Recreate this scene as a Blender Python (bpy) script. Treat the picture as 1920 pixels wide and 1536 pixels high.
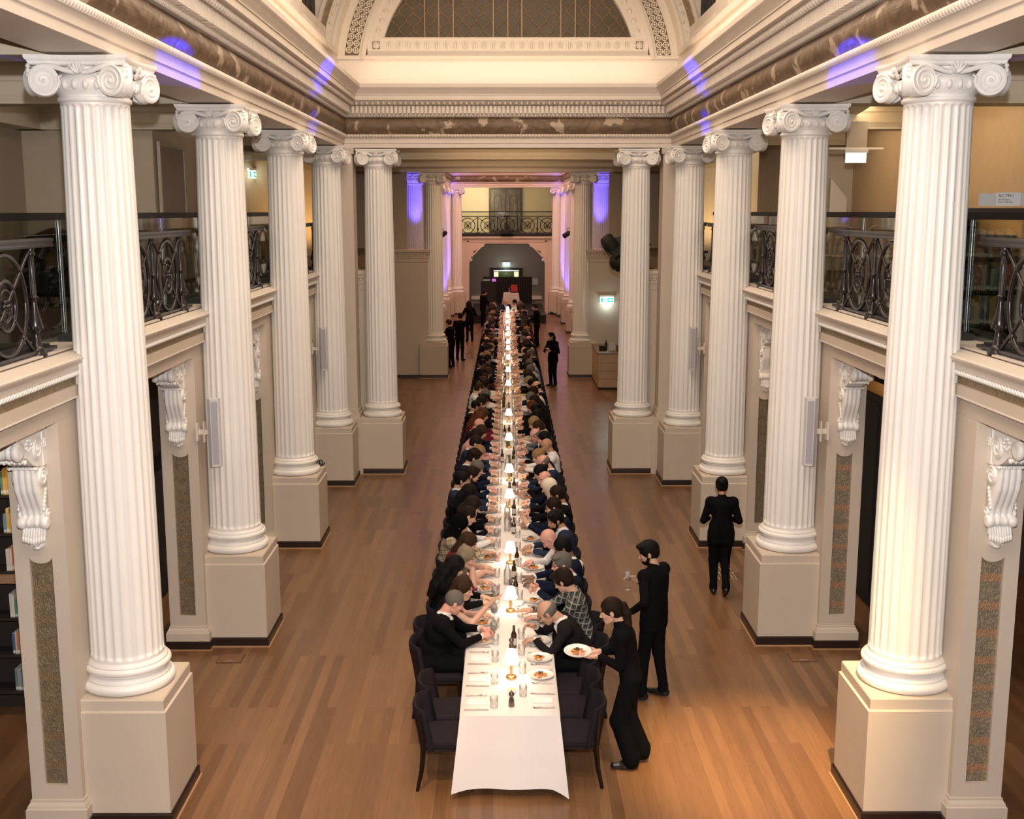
import bpy, math, random
import numpy as np
from mathutils import Vector, Matrix
random.seed(7)
PI = math.pi
for _o in list(bpy.data.objects):
    bpy.data.objects.remove(_o)
SC = bpy.context.scene
COL = SC.collection

# ------------------------------------------------------------------ camera
EYE = 5.2
cam_d = bpy.data.cameras.new('camera')
cam = bpy.data.objects.new('camera', cam_d)
COL.objects.link(cam)
SC.camera = cam
_p, _y, _r = 0.17067, 0.00299, -0.00077
_F = Vector((math.sin(_y)*math.cos(_p), math.cos(_y)*math.cos(_p), -math.sin(_p)))
_R = Vector((math.cos(_y), -math.sin(_y), 0))
_U = _R.cross(_F)
_R2 = _R*math.cos(_r) + _U*math.sin(_r)
_U2 = -_R*math.sin(_r) + _U*math.cos(_r)
_m = Matrix((_R2, _U2, -_F)).transposed().to_4x4()
_m.translation = Vector((-0.129, 0, EYE))
cam.matrix_world = _m
cam_d.sensor_fit = 'HORIZONTAL'
cam_d.sensor_width = 36
cam_d.lens = 2149.92/1920*36
cam_d.shift_x = 13.2/1920
cam_d.clip_start = 0.05
cam_d.clip_end = 300

# ------------------------------------------------------------------ world, view
w = bpy.data.worlds.new('world')
SC.world = w
w.use_nodes = True
w.node_tree.nodes['Background'].inputs[0].default_value = (1.0, 0.86, 0.70, 1)
w.node_tree.nodes['Background'].inputs[1].default_value = 0.02
SC.view_settings.view_transform = 'Standard'
SC.view_settings.look = 'None'
SC.view_settings.gamma = 1
SC.view_settings.exposure = 0.0
SC.view_settings.use_curve_mapping = False

# ------------------------------------------------------------------ lights of the room
def kelvin(c): return c
def light(kind, name, loc, energy, color=(1, 1, 1), target=None, size=0.3, size_y=None, spot=60, blend=0.5, spread=None):
    d = bpy.data.lights.new(name, kind)
    d.energy = energy
    d.color = color
    if kind == 'AREA':
        d.size = size
        if size_y:
            d.shape = 'RECTANGLE'; d.size_y = size_y
        if spread: d.spread = spread
    elif kind == 'SPOT':
        d.spot_size = math.radians(spot); d.spot_blend = blend; d.shadow_soft_size = size
    else:
        d.shadow_soft_size = size
    o = bpy.data.objects.new(name, d)
    COL.objects.link(o)
    o.location = loc
    if target is not None:
        o.rotation_euler = (Vector(target)-Vector(loc)).to_track_quat('-Z', 'Y').to_euler()
    return o

WARM = (1.0, 0.80, 0.60)
# photographer's flash beside the camera
light('SPOT', 'flash_light', (-0.10, 0.0, 5.62), 2900, (1.0, 0.955, 0.93), (-0.1, 10, 4.3), size=0.05, spot=84, blend=0.5)
# added soft fill below the ceilings of both halls and the crossing
for i, yy in enumerate((3.0, 10.0, 17.0)):
    light('AREA', 'ceiling_fill', (0, yy, 10.2), 400, WARM, (0, yy, 0), size=4.0, size_y=5.0)
for i, yy in enumerate((26.0, 30.0, 34.2)):
    light('AREA', 'ceiling_fill', (0, yy, 6.85), 95, (1.0, 0.64, 0.34), (0, yy, 0), size=3.0, size_y=1.6)
for i, yy in enumerate((41.0, 48.0, 55.0)):
    light('AREA', 'ceiling_fill', (0.1, yy, 10.2), 330, (1.0, 0.60, 0.44), (0.1, yy, 0), size=3.5, size_y=4.0)
# added fill that brightens the gallery walls, no real fittings
for s in (-1, 1):
    for yy in (11.6, 15.8, 20.0, 26.0):
        light('AREA', 'gallery_fill', (s*5.6, yy, 6.9), 14, (1.0, 0.80, 0.58), (s*5.6, yy, 0), size=0.8, size_y=2.0)
# cove lights on top of the cornice
light('AREA', 'cove_light', (0, 22.50, 7.66), 19, (1.0, 0.76, 0.58), (0, 23.1, 9.6), size=5.8, size_y=0.06)
for s in (-1, 1):
    light('AREA', 'cove_light', (s*2.98, 15.5, 7.66), 30, (1.0, 0.74, 0.50), (s*4.0, 15.5, 9.4), size=11, size_y=0.06)
# warm spotlights on the floor in front
light('SPOT', 'floor_spot', (2.2, 5.5, 10.0), 11000, (1.0, 0.62, 0.26), (2.3, 10.2, 0), size=0.10, spot=17, blend=0.9)
light('SPOT', 'floor_spot', (-2.0, 4.5, 10.0), 1900, (1.0, 0.64, 0.34), (-1.4, 10.6, 0), size=0.10, spot=26, blend=1.0)
# blue effect spots crossing from the light stands by the fifth columns
BLUE = (0.03, 0.03, 1.0)
for s in (-1, 1):
    light('SPOT', 'blue_spot', (s*3.0, 25.6, 4.7), 14000, BLUE, (-s*3.12, 11.3, 6.44), size=0.03, spot=2.5, blend=0.3)
    light('SPOT', 'blue_spot', (s*3.0, 25.6, 4.5), 9000, BLUE, (-s*2.92, 18.6, 7.32), size=0.05, spot=5.0, blend=0.6)
    light('SPOT', 'blue_spot', (s*2.9, 25.6, 4.3), 5000, BLUE, (-s*3.14, 18.9, 6.52), size=0.05, spot=4.0, blend=0.5)
    # uplights on the columns of the second hall
    light('SPOT', 'column_uplight', (0.08+s*2.75, 57.2, 0.15), 2600, (0.16, 0.12, 1.0), (0.08+s*3.03, 58.0, 5.0), size=0.08, spot=16, blend=0.6)
    light('SPOT', 'column_uplight', (0.08+s*2.70, 36.62, 4.10), 420, (0.12, 0.08, 1.0), (0.08+s*3.02, 37.35, 6.2), size=0.08, spot=50, blend=0.6)
    light('SPOT', 'column_uplight', (0.08+s*2.5, 52.6, 0.15), 500, (0.25, 0.18, 1.0), (0.08+s*3.03, 53.9, 4.0), size=0.08, spot=40, blend=0.6)
    light('SPOT', 'purple_wash', (0.08+s*1.9, 52.0, 5.2), 700, (0.42, 0.16, 1.0), (0.08-s*2.9, 58.9, 7.0), size=0.1, spot=20, blend=1.0)
    light('SPOT', 'purple_floor', (0.08+s*2.2, 36.9, 6.2), 900, (0.42, 0.16, 1.0), (0.08+s*1.9, 31.0, 0), size=0.1, spot=36, blend=1.0)
    light('SPOT', 'pink_wash', (0.1, 50.0, 9.5), 1300, (1.0, 0.50, 0.36), (0.16+s*2.6, 59.0, 3.5), size=0.3, spot=40, blend=0.9)
light('SPOT', 'door_light', (-1.6, 60.6, 6.5), 520, (1.0, 0.84, 0.58), (-2.2, 64, 5.4), size=0.1, spot=100, blend=0.8)
light('AREA', 'end_gallery_light', (0.2, 61.5, 6.7), 120, (1.0, 0.80, 0.50), (0.2, 63.5, 4.0), size=5, size_y=0.8)
light('AREA', 'end_room_light', (0.2, 61.5, 3.5), 60, (1.0, 0.78, 0.60), (0.2, 63.5, 0), size=3, size_y=1.0)
light('AREA', 'ochre_wash', (5.3, 17.0, 6.7), 36, (1.0, 0.68, 0.36), (6.6, 17.0, 4.7), size=7, size_y=0.3)
light('SPOT', 'ochre_wash', (-5.2, 28.8, 4.3), 120, (1.0, 0.62, 0.26), (-5.2, 30, 6.0), size=0.1, spot=120, blend=0.8)
light('SPOT', 'ochre_wash', (5.2, 26.0, 4.4), 120, (1.0, 0.66, 0.30), (4.6, 27, 6.0), size=0.1, spot=120, blend=0.8)
light('SPOT', 'gallery_floor_spot', (5.4, 9.6, 6.8), 160, (1.0, 0.72, 0.36), (4.4, 9.4, 4.1), size=0.05, spot=40, blend=0.9)

# ------------------------------------------------------------------ materials
MT = {}
def mat(name, col=(0.8, 0.8, 0.8), rough=0.5, metal=0.0, emit=None, es=1.0, noise=0.0, nscale=8.0, bump=0.0, bscale=40.0, spec=None, coat=0.0, alpha=None, trans=0.0, sss=0.0):
    if name in MT: return MT[name]
    m = bpy.data.materials.new(name); m.use_nodes = True
    nt = m.node_tree; b = nt.nodes['Principled BSDF']
    b.inputs['Base Color'].default_value = (*col, 1)
    b.inputs['Roughness'].default_value = rough
    b.inputs['Metallic'].default_value = metal
    if spec is not None: b.inputs['Specular IOR Level'].default_value = spec
    if coat: b.inputs['Coat Weight'].default_value = coat
    if trans: b.inputs['Transmission Weight'].default_value = trans
    if emit:
        b.inputs['Emission Color'].default_value = (*emit, 1)
        b.inputs['Emission Strength'].default_value = es
    tc = None
    if noise or bump:
        tc = nt.nodes.new('ShaderNodeTexCoord')
    if noise:
        n = nt.nodes.new('ShaderNodeTexNoise'); n.inputs['Scale'].default_value = nscale; n.inputs['Detail'].default_value = 5
        nt.links.new(tc.outputs['Object'], n.inputs['Vector'])
        r = nt.nodes.new('ShaderNodeMapRange'); r.inputs['From Min'].default_value = 0.3; r.inputs['From Max'].default_value = 0.7
        r.inputs['To Min'].default_value = 1-noise; r.inputs['To Max'].default_value = 1+noise*0.6
        nt.links.new(n.outputs['Fac'], r.inputs['Value'])
        mx = nt.nodes.new('ShaderNodeVectorMath'); mx.operation = 'SCALE'
        mx.inputs[0].default_value = col
        nt.links.new(r.outputs[0], mx.inputs['Scale'])
        nt.links.new(mx.outputs[0], b.inputs['Base Color'])
    if bump:
        n = nt.nodes.new('ShaderNodeTexNoise'); n.inputs['Scale'].default_value = bscale; n.inputs['Detail'].default_value = 4
        nt.links.new(tc.outputs['Object'], n.inputs['Vector'])
        bp = nt.nodes.new('ShaderNodeBump'); bp.inputs['Strength'].default_value = bump; bp.inputs['Distance'].default_value = 0.02
        nt.links.new(n.outputs['Fac'], bp.inputs['Height']); nt.links.new(bp.outputs[0], b.inputs['Normal'])
    MT[name] = m
    return m

def glassy(name, tint=(0.95, 0.97, 0.97), refl=0.08, rough=0.02, opaq=0.0, ocol=(0.9, 0.9, 0.9)):
    if name in MT: return MT[name]
    m = bpy.data.materials.new(name); m.use_nodes = True
    nt = m.node_tree; nt.nodes.clear()
    out = nt.nodes.new('ShaderNodeOutputMaterial')
    tr = nt.nodes.new('ShaderNodeBsdfTransparent'); tr.inputs[0].default_value = (*tint, 1)
    gl = nt.nodes.new('ShaderNodeBsdfGlossy'); gl.inputs['Roughness'].default_value = rough
    lw = nt.nodes.new('ShaderNodeLayerWeight'); lw.inputs['Blend'].default_value = 0.35
    ad = nt.nodes.new('ShaderNodeMath'); ad.operation = 'MULTIPLY_ADD'; ad.inputs[1].default_value = 0.6; ad.inputs[2].default_value = refl
    nt.links.new(lw.outputs['Fresnel'], ad.inputs[0])
    mx = nt.nodes.new('ShaderNodeMixShader')
    nt.links.new(ad.outputs[0], mx.inputs[0]); nt.links.new(tr.outputs[0], mx.inputs[1]); nt.links.new(gl.outputs[0], mx.inputs[2])
    last = mx
    if opaq:
        df = nt.nodes.new('ShaderNodeBsdfDiffuse'); df.inputs[0].default_value = (*ocol, 1)
        m2 = nt.nodes.new('ShaderNodeMixShader'); m2.inputs[0].default_value = opaq
        nt.links.new(mx.outputs[0], m2.inputs[1]); nt.links.new(df.outputs[0], m2.inputs[2]); last = m2
    nt.links.new(last.outputs[0], out.inputs[0])
    MT[name] = m
    return m

def floor_mat():
    m = bpy.data.materials.new('oak_boards'); m.use_nodes = True
    nt = m.node_tree; N = nt.nodes.new; L = nt.links.new
    b = nt.nodes['Principled BSDF']
    tc = N('ShaderNodeTexCoord'); sp = N('ShaderNodeSeparateXYZ'); cb = N('ShaderNodeCombineXYZ')
    L(tc.outputs['Object'], sp.inputs[0]); L(sp.outputs[1], cb.inputs[0]); L(sp.outputs[0], cb.inputs[1])
    br = N('ShaderNodeTexBrick'); L(cb.outputs[0], br.inputs['Vector'])
    br.offset = 0.37; br.offset_frequency = 2; br.squash = 1
    br.inputs['Color1'].default_value = (0, 0, 0, 1); br.inputs['Color2'].default_value = (1, 1, 1, 1)
    br.inputs['Mortar'].default_value = (0.5, 0.5, 0.5, 1)
    br.inputs['Scale'].default_value = 1; br.inputs['Mortar Size'].default_value = 0.0016; br.inputs['Mortar Smooth'].default_value = 0.2
    br.inputs['Brick Width'].default_value = 2.3; br.inputs['Row Height'].default_value = 0.105; br.inputs['Bias'].default_value = -0.1
    ramp = N('ShaderNodeValToRGB'); e = ramp.color_ramp.elements
    e[0].position = 0.0; e[0].color = (0.150, 0.073, 0.033, 1)
    e[1].position = 1.0; e[1].color = (0.245, 0.130, 0.062, 1)
    a = e.new(0.35); a.color = (0.190, 0.096, 0.044, 1)
    a = e.new(0.7); a.color = (0.215, 0.111, 0.052, 1)
    L(br.outputs['Color'], ramp.inputs[0])
    # grain
    mp = N('ShaderNodeMapping'); mp.inputs['Scale'].default_value = (60, 2.2, 1); L(tc.outputs['Object'], mp.inputs[0])
    n1 = N('ShaderNodeTexNoise'); n1.inputs['Scale'].default_value = 1.0; n1.inputs['Detail'].default_value = 6; n1.inputs['Roughness'].default_value = 0.65
    L(mp.outputs[0], n1.inputs['Vector'])
    mr = N('ShaderNodeMapRange'); mr.inputs['From Min'].default_value = 0.3; mr.inputs['From Max'].default_value = 0.7; mr.inputs['To Min'].default_value = 0.80; mr.inputs['To Max'].default_value = 1.14
    L(n1.outputs['Fac'], mr.inputs[0])
    mu = N('ShaderNodeVectorMath'); mu.operation = 'SCALE'; L(ramp.outputs[0], mu.inputs[0]); L(mr.outputs[0], mu.inputs['Scale'])
    mo = N('ShaderNodeMix'); mo.data_type = 'RGBA'; L(br.outputs['Fac'], mo.inputs['Factor']); L(mu.outputs[0], mo.inputs['A']); mo.inputs['B'].default_value = (0.13, 0.07, 0.035, 1)
    L(mo.outputs['Result'], b.inputs['Base Color'])
    n2 = N('ShaderNodeTexNoise'); n2.inputs['Scale'].default_value = 1.3; L(tc.outputs['Object'], n2.inputs['Vector'])
    rr = N('ShaderNodeMapRange'); rr.inputs['To Min'].default_value = 0.22; rr.inputs['To Max'].default_value = 0.38; L(n2.outputs['Fac'], rr.inputs[0])
    L(rr.outputs[0], b.inputs['Roughness'])
    b.inputs['Specular IOR Level'].default_value = 0.45
    return m

def patina_mat(name, base, marks, scale=9.0, thr=0.55, stretch=(1, 1, 1), extra=None, period=0, et=0.62):
    """worn painted ornament: bands of scroll-like voronoi and wave over a ground colour"""
    m = bpy.data.materials.new(name); m.use_nodes = True
    nt = m.node_tree; N = nt.nodes.new; L = nt.links.new
    b = nt.nodes['Principled BSDF']; b.inputs['Roughness'].default_value = 0.55
    tc = N('ShaderNodeTexCoord'); mp = N('ShaderNodeMapping'); mp.inputs['Scale'].default_value = stretch
    L(tc.outputs['Object'], mp.inputs[0])
    n = N('ShaderNodeTexNoise'); n.inputs['Scale'].default_value = scale*0.35; n.inputs['Detail'].default_value = 7; n.inputs['Roughness'].default_value = 0.7
    L(mp.outputs[0], n.inputs['Vector'])
    v = N('ShaderNodeTexVoronoi'); v.feature = 'SMOOTH_F1'; v.inputs['Scale'].default_value = scale; L(mp.outputs[0], v.inputs['Vector'])
    wv = N('ShaderNodeMath'); wv.operation = 'SINE'
    mu = N('ShaderNodeMath'); mu.operation = 'MULTIPLY'; mu.inputs[1].default_value = 15; L(v.outputs['Distance'], mu.inputs[0]); L(mu.outputs[0], wv.inputs[0])
    ramp = N('ShaderNodeValToRGB'); e = ramp.color_ramp.elements
    e[0].position = 0.30; e[0].color = (*base[0], 1); e[1].position = 0.75; e[1].color = (*base[-1], 1)
    if len(base) > 2:
        x = e.new(0.5); x.color = (*base[1], 1)
    L(n.outputs['Fac'], ramp.inputs[0])
    mr = N('ShaderNodeMapRange'); mr.inputs['From Min'].default_value = -1; mr.inputs['From Max'].default_value = 1; mr.inputs['To Min'].default_value = 0; mr.inputs['To Max'].default_value = thr
    L(wv.outputs[0], mr.inputs[0])
    mx = N('ShaderNodeMix'); mx.data_type = 'RGBA'; L(mr.outputs[0], mx.inputs['Factor']); L(ramp.outputs[0], mx.inputs['A']); mx.inputs['B'].default_value = (*marks, 1)
    last = mx.outputs['Result']
    if extra:
        n3 = N('ShaderNodeTexNoise'); n3.inputs['Scale'].default_value = scale*0.5; n3.inputs['Detail'].default_value = 3
        mp2 = N('ShaderNodeMapping'); mp2.inputs['Location'].default_value = (5, 9, 3); L(tc.outputs['Object'], mp2.inputs[0]); L(mp2.outputs[0], n3.inputs['Vector'])
        m3 = N('ShaderNodeMapRange'); m3.inputs['From Min'].default_value = et; m3.inputs['From Max'].default_value = et+0.03; L(n3.outputs['Fac'], m3.inputs[0])
        mz = N('ShaderNodeMix'); mz.data_type = 'RGBA'
        fac = m3.outputs[0]
        if period:
            sx = N('ShaderNodeSeparateXYZ'); L(tc.outputs['Object'], sx.inputs[0])
            pm = N('ShaderNodeMath'); pm.operation = 'MULTIPLY'; pm.inputs[1].default_value = 2*PI/period; L(sx.outputs[2], pm.inputs[0])
            ps = N('ShaderNodeMath'); ps.operation = 'SINE'; L(pm.outputs[0], ps.inputs[0])
            pa = N('ShaderNodeMath'); pa.operation = 'ADD'; L(ps.outputs[0], pa.inputs[0]); L(n3.outputs['Fac'], pa.inputs[1])
            pr = N('ShaderNodeMapRange'); pr.inputs['From Min'].default_value = 1.05; pr.inputs['From Max'].default_value = 1.3; pr.inputs['To Max'].default_value = 0.7; L(pa.outputs[0], pr.inputs[0]); fac = pr.outputs[0]
        L(fac, mz.inputs['Factor']); L(last, mz.inputs['A']); mz.inputs['B'].default_value = (*extra, 1)
        last = mz.outputs['Result']
    L(last, b.inputs['Base Color'])
    bp = N('ShaderNodeBump'); bp.inputs['Strength'].default_value = 0.35; bp.inputs['Distance'].default_value = 0.01; L(wv.outputs[0], bp.inputs['Height']); L(bp.outputs[0], b.inputs['Normal'])
    MT[name] = m
    return m

def plaid_mat(name, ground, a, bcol, scale=26):
    m = bpy.data.materials.new(name); m.use_nodes = True
    nt = m.node_tree; N = nt.nodes.new; L = nt.links.new
    b = nt.nodes['Principled BSDF']; b.inputs['Roughness'].default_value = 0.9
    tc = N('ShaderNodeTexCoord'); mp = N('ShaderNodeMapping'); mp.inputs['Rotation'].default_value = (0.1, 0.25, 0.15); L(tc.outputs['Object'], mp.inputs[0])
    sp = N('ShaderNodeSeparateXYZ'); L(mp.outputs[0], sp.inputs[0])
    last = None
    for i, (ax, c, k, t) in enumerate(((0, a, 1, 0.72), (2, a, 1, 0.72), (0, bcol, 2, 0.75), (2, bcol, 2, 0.75))):
        mu = N('ShaderNodeMath'); mu.operation = 'MULTIPLY'; mu.inputs[1].default_value = 6.283*scale*k*0.5; L(sp.outputs[ax], mu.inputs[0])
        sn = N('ShaderNodeMath'); sn.operation = 'SINE'; L(mu.outputs[0], sn.inputs[0])
        gt = N('ShaderNodeMath'); gt.operation = 'GREATER_THAN'; gt.inputs[1].default_value = t; L(sn.outputs[0], gt.inputs[0])
        mx = N('ShaderNodeMix'); mx.data_type = 'RGBA'
        hf = N('ShaderNodeMath'); hf.operation = 'MULTIPLY'; hf.inputs[1].default_value = 0.7; L(gt.outputs[0], hf.inputs[0])
        L(hf.outputs[0], mx.inputs['Factor'])
        if last is None: mx.inputs['A'].default_value = (*ground, 1)
        else: L(last, mx.inputs['A'])
        mx.inputs['B'].default_value = (*c, 1); last = mx.outputs['Result']
    L(last, b.inputs['Base Color'])
    MT[name] = m
    return m

def blotch_mat(name, ground, spot, scale=14, thr=0.5):
    m = bpy.data.materials.new(name); m.use_nodes = True
    nt = m.node_tree; N = nt.nodes.new; L = nt.links.new
    b = nt.nodes['Principled BSDF']; b.inputs['Roughness'].default_value = 0.85
    tc = N('ShaderNodeTexCoord'); n = N('ShaderNodeTexNoise'); n.inputs['Scale'].default_value = scale; n.inputs['Detail'].default_value = 1.5
    L(tc.outputs['Object'], n.inputs['Vector'])
    r = N('ShaderNodeValToRGB'); r.color_ramp.interpolation = 'CONSTANT'; r.color_ramp.elements[0].color = (*ground, 1); r.color_ramp.elements[1].position = thr; r.color_ramp.elements[1].color = (*spot, 1)
    L(n.outputs['Fac'], r.inputs[0]); L(r.outputs[0], b.inputs['Base Color'])
    MT[name] = m
    return m

M_COL = mat('column_white_paint', (0.83, 0.805, 0.775), 0.42, noise=0.03, nscale=2)
M_WALL = mat('cream_wall_paint', (0.57, 0.485, 0.40), 0.6, noise=0.04, nscale=1.5, bump=0.05, bscale=60)
M_TRIM = mat('warm_white_plaster', (0.70, 0.62, 0.54), 0.55, noise=0.04, nscale=3)
M_GAL = mat('taupe_gallery_paint', (0.40, 0.335, 0.26), 0.7, noise=0.04, nscale=1.2)
M_DARKW = mat('aisle_shade_tone', (0.10, 0.085, 0.075), 0.8)  # shade of the unlit aisles put into the wall colour
M_BASEB = mat('dark_brown_skirting', (0.020, 0.010, 0.008), 0.35)
M_WOODTRIM = mat('oak_bead', (0.42, 0.24, 0.12), 0.5)
M_IRON = mat('dark_cast_iron', (0.014, 0.009, 0.009), 0.30, coat=0.12)
M_BLACK = mat('matt_black', (0.006, 0.006, 0.006), 0.7)
M_RAIL = mat('black_handrail', (0.006, 0.005, 0.005), 0.5, spec=0.2)
M_GLASS = glassy('barrier_glass', (0.90, 0.93, 0.90), 0.04)
M_TGLASS = glassy('clear_tumbler_glass', (0.97, 0.97, 0.97), 0.03, 0.08, 0.10, (0.9, 0.88, 0.85))
M_FLOOR = floor_mat()
M_FRIEZE = patina_mat('worn_brown_frieze', ((0.10, 0.065, 0.04), (0.17, 0.11, 0.065), (0.24, 0.165, 0.10)), (0.10, 0.062, 0.035), 5.5, 0.45, (1, 1, 1), (0.42, 0.33, 0.24), 0, 0.605)
M_BAND = patina_mat('worn_gilded_band', ((0.20, 0.14, 0.07), (0.29, 0.21, 0.11), (0.38, 0.29, 0.17)), (0.16, 0.12, 0.07), 30, 0.5)
M_PANEL1 = patina_mat('faded_olive_ornament', ((0.11, 0.085, 0.05), (0.20, 0.145, 0.08), (0.28, 0.20, 0.11)), (0.095, 0.085, 0.055), 48, 0.5, (1, 1, 0.7), (0.20, 0.125, 0.065), 0.26)
M_PANEL2 = patina_mat('blue_and_rust_ornament', ((0.17, 0.14, 0.09), (0.27, 0.20, 0.12), (0.34, 0.26, 0.16)), (0.10, 0.10, 0.095), 44, 0.6, (1, 1, 0.7), (0.36, 0.18, 0.09), 0.24)

# ------------------------------------------------------------------ mesh building
class MB:
    def __init__(s): s.v = []; s.f = []; s.m = []; s.sm = []
    def add(s, vs, fs, m=0, smooth=False):
        o = len(s.v); s.v.extend([tuple(p) for p in vs])
        for f in fs:
            s.f.append(tuple(i+o for i in f)); s.m.append(m); s.sm.append(smooth)
        return s
    def box(s, x0, x1, y0, y1, z0, z1, m=0):
        if x0 > x1: x0, x1 = x1, x0
        if y0 > y1: y0, y1 = y1, y0
        if z0 > z1: z0, z1 = z1, z0
        v = [(x0,y0,z0),(x1,y0,z0),(x1,y1,z0),(x0,y1,z0),(x0,y0,z1),(x1,y0,z1),(x1,y1,z1),(x0,y1,z1)]
        return s.add(v, [(0,3,2,1),(4,5,6,7),(0,1,5,4),(1,2,6,5),(2,3,7,6),(3,0,4,7)], m)
    def cbox(s, x0, x1, y0, y1, z0, z1, c=0.01, m=0):
        """box with chamfered edges"""
        if x0 > x1: x0, x1 = x1, x0
        if y0 > y1: y0, y1 = y1, y0
        P = []
        for (z, k) in ((z0, c), (z0+c, 0), (z1-c, 0), (z1, c)):
            P.append([(x0+k+(c if k == 0 else 0), y0+k, z), (x1-k-(c if k == 0 else 0), y0+k, z), (x1-k, y0+k+(c if k == 0 else 0), z), (x1-k, y1-k-(c if k == 0 else 0), z),
                      (x1-k-(c if k == 0 else 0), y1-k, z), (x0+k+(c if k == 0 else 0), y1-k, z), (x0+k, y1-k-(c if k == 0 else 0), z), (x0+k, y0+k+(c if k == 0 else 0), z)])
        return s.loft(P, m, caps=True)
    def loft(s, rings, m=0, smooth=False, closed=True, caps=False):
        n = len(rings[0]); v = [p for r in rings for p in r]; f = []
        for i in range(len(rings)-1):
            for j in range(n if closed else n-1):
                k = (j+1) % n
                f.append((i*n+j, i*n+k, (i+1)*n+k, (i+1)*n+j))
        s.add(v, f, m, smooth)
        if caps:
            s.add(rings[0], [tuple(range(n-1, -1, -1))], m); s.add(rings[-1], [tuple(range(n))], m)
        return s
    def lathe(s, prof, n=24, c=(0, 0, 0), m=0, smooth=True, caps=True, sx=1, sy=1):
        rings = [[(c[0]+r*sx*math.cos(2*PI*j/n), c[1]+r*sy*math.sin(2*PI*j/n), c[2]+z) for j in range(n)] for r, z in prof]
        return s.loft(rings, m, smooth, True, caps)
    def tube(s, pts, r, n=8, closed=False, m=0, smooth=True, flat=None):
        P = [Vector(p) for p in pts]; N = len(P); rings = []
        prev = None
        for i in range(N):
            if closed: t = (P[(i+1) % N]-P[i-1])
            else: t = P[min(i+1, N-1)]-P[max(i-1, 0)]
            t = t.normalized() if t.length > 1e-9 else Vector((0, 0, 1))
            if prev is None:
                up = Vector((0, 0, 1)) if abs(t.z) < 0.9 else Vector((1, 0, 0))
                a = t.cross(up).normalized()
            else:
                a = prev - t*prev.dot(t); a = a.normalized() if a.length > 1e-6 else t.orthogonal().normalized()
            prev = a; b = t.cross(a)
            rr = r[i] if isinstance(r, (list, tuple)) else r
            fa, fb = (1, 1) if flat is None else flat
            rings.append([tuple(P[i]+a*(rr*fa*math.cos(2*PI*j/n))+b*(rr*fb*math.sin(2*PI*j/n))) for j in range(n)])
        if closed: rings.append(rings[0]); return s.loft(rings, m, smooth)
        return s.loft(rings, m, smooth, caps=True)
    def bar(s, p, q, r, n=6, m=0): return s.tube([p, q], r, n, m=m, smooth=n > 6)
    def ell(s, c, r, n=12, k=8, m=0, R=None):
        if not isinstance(r, (tuple, list)): r = (r, r, r)
        rings = []
        for i in range(k+1):
            a = PI*i/k; ring = []
            for j in range(n):
                p = Vector((r[0]*math.sin(a)*math.cos(2*PI*j/n), r[1]*math.sin(a)*math.sin(2*PI*j/n), -r[2]*math.cos(a)))
                if R is not None: p = R @ p
                ring.append(tuple(p+Vector(c)))
            rings.append(ring)
        return s.loft(rings, m, True)
    def prism(s, poly, axis, a, b, m=0, smooth=False):
        """poly of 2-D points extruded along an axis from a to b"""
        def P(u, v, t): return {'x': (t, u, v), 'y': (u, t, v), 'z': (u, v, t)}[axis]
        return s.loft([[P(u, v, a) for u, v in poly], [P(u, v, b) for u, v in poly]], m, smooth, True, True)
    def quad(s, a, b, c, d, m=0): return s.add([a, b, c, d], [(0, 1, 2, 3)], m)
    def xf(s, M):
        s.v = [tuple(M @ Vector(p)) for p in s.v]; return s
    def mesh(s, name, mats):
        me = bpy.data.meshes.new(name); me.from_pydata(s.v, [], s.f)
        for q in (mats if isinstance(mats, (list, tuple)) else [mats]): me.materials.append(q)
        me.polygons.foreach_set('material_index', s.m); me.polygons.foreach_set('use_smooth', s.sm)
        me.update()
        return me
    def build(s, name, mats, parent=None, loc=None, rot=None):
        me = s.mesh(name, mats)
        import bmesh
        bm = bmesh.new(); bm.from_mesh(me); bmesh.ops.recalc_face_normals(bm, faces=bm.faces); bm.to_mesh(me); bm.free()
        o = bpy.data.objects.new(name, me); COL.objects.link(o)
        if parent is not None: o.parent = parent
        if loc is not None: o.location = loc
        if rot is not None: o.rotation_euler = rot
        return o

def empty(name, loc=(0, 0, 0), rz=0):
    o = bpy.data.objects.new(name, None); o.empty_display_size = 0.1; COL.objects.link(o); o.location = loc; o.rotation_euler = (0, 0, rz); return o
def tag(o, label, cat, group=None, kind=None):
    o['label'] = label; o['category'] = cat
    if group: o['group'] = group
    if kind: o['kind'] = kind
    return o
def struct(o, label=None):
    o['kind'] = 'structure'
    if label: o['label'] = label
    return o
KIDS = {}
def copy_tree(o, parent=None):
    c = o.copy(); COL.objects.link(c)
    if parent is not None: c.parent = parent
    for ch in o.children: copy_tree(ch, c)
    return c
ORD = ['zeroth', 'first', 'second', 'third', 'fourth', 'fifth', 'sixth', 'seventh', 'eighth', 'ninth', 'tenth', 'eleventh', 'twelfth', 'thirteenth', 'fourteenth', 'fifteenth', 'sixteenth', 'seventeenth', 'eighteenth', 'nineteenth', 'twentieth', 'twenty-first', 'twenty-second', 'twenty-third', 'twenty-fourth']
COLY = [9.56+4.1265*i for i in range(-2, 4)]   # bays: two behind the picture's edge
def at(px, py, axis, val):
    """world point of a photo pixel on a plane"""
    d = _F + _R2*((px-960+13.2)/2149.92) - _U2*((py-768)/2149.92)
    k = 'xyz'.index(axis); o = Vector((-0.129, 0, EYE)); t = (val-o[k])/d[k]
    return o+d*t

def ORD2(n):
    if n <= 24: return ORD[n]
    return {2: 'twenty', 3: 'thirty', 4: 'forty', 5: 'fifty', 6: 'sixty', 7: 'seventy', 8: 'eighty'}[n//10]+('-'+ORD[n % 10] if n % 10 else '')

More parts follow.
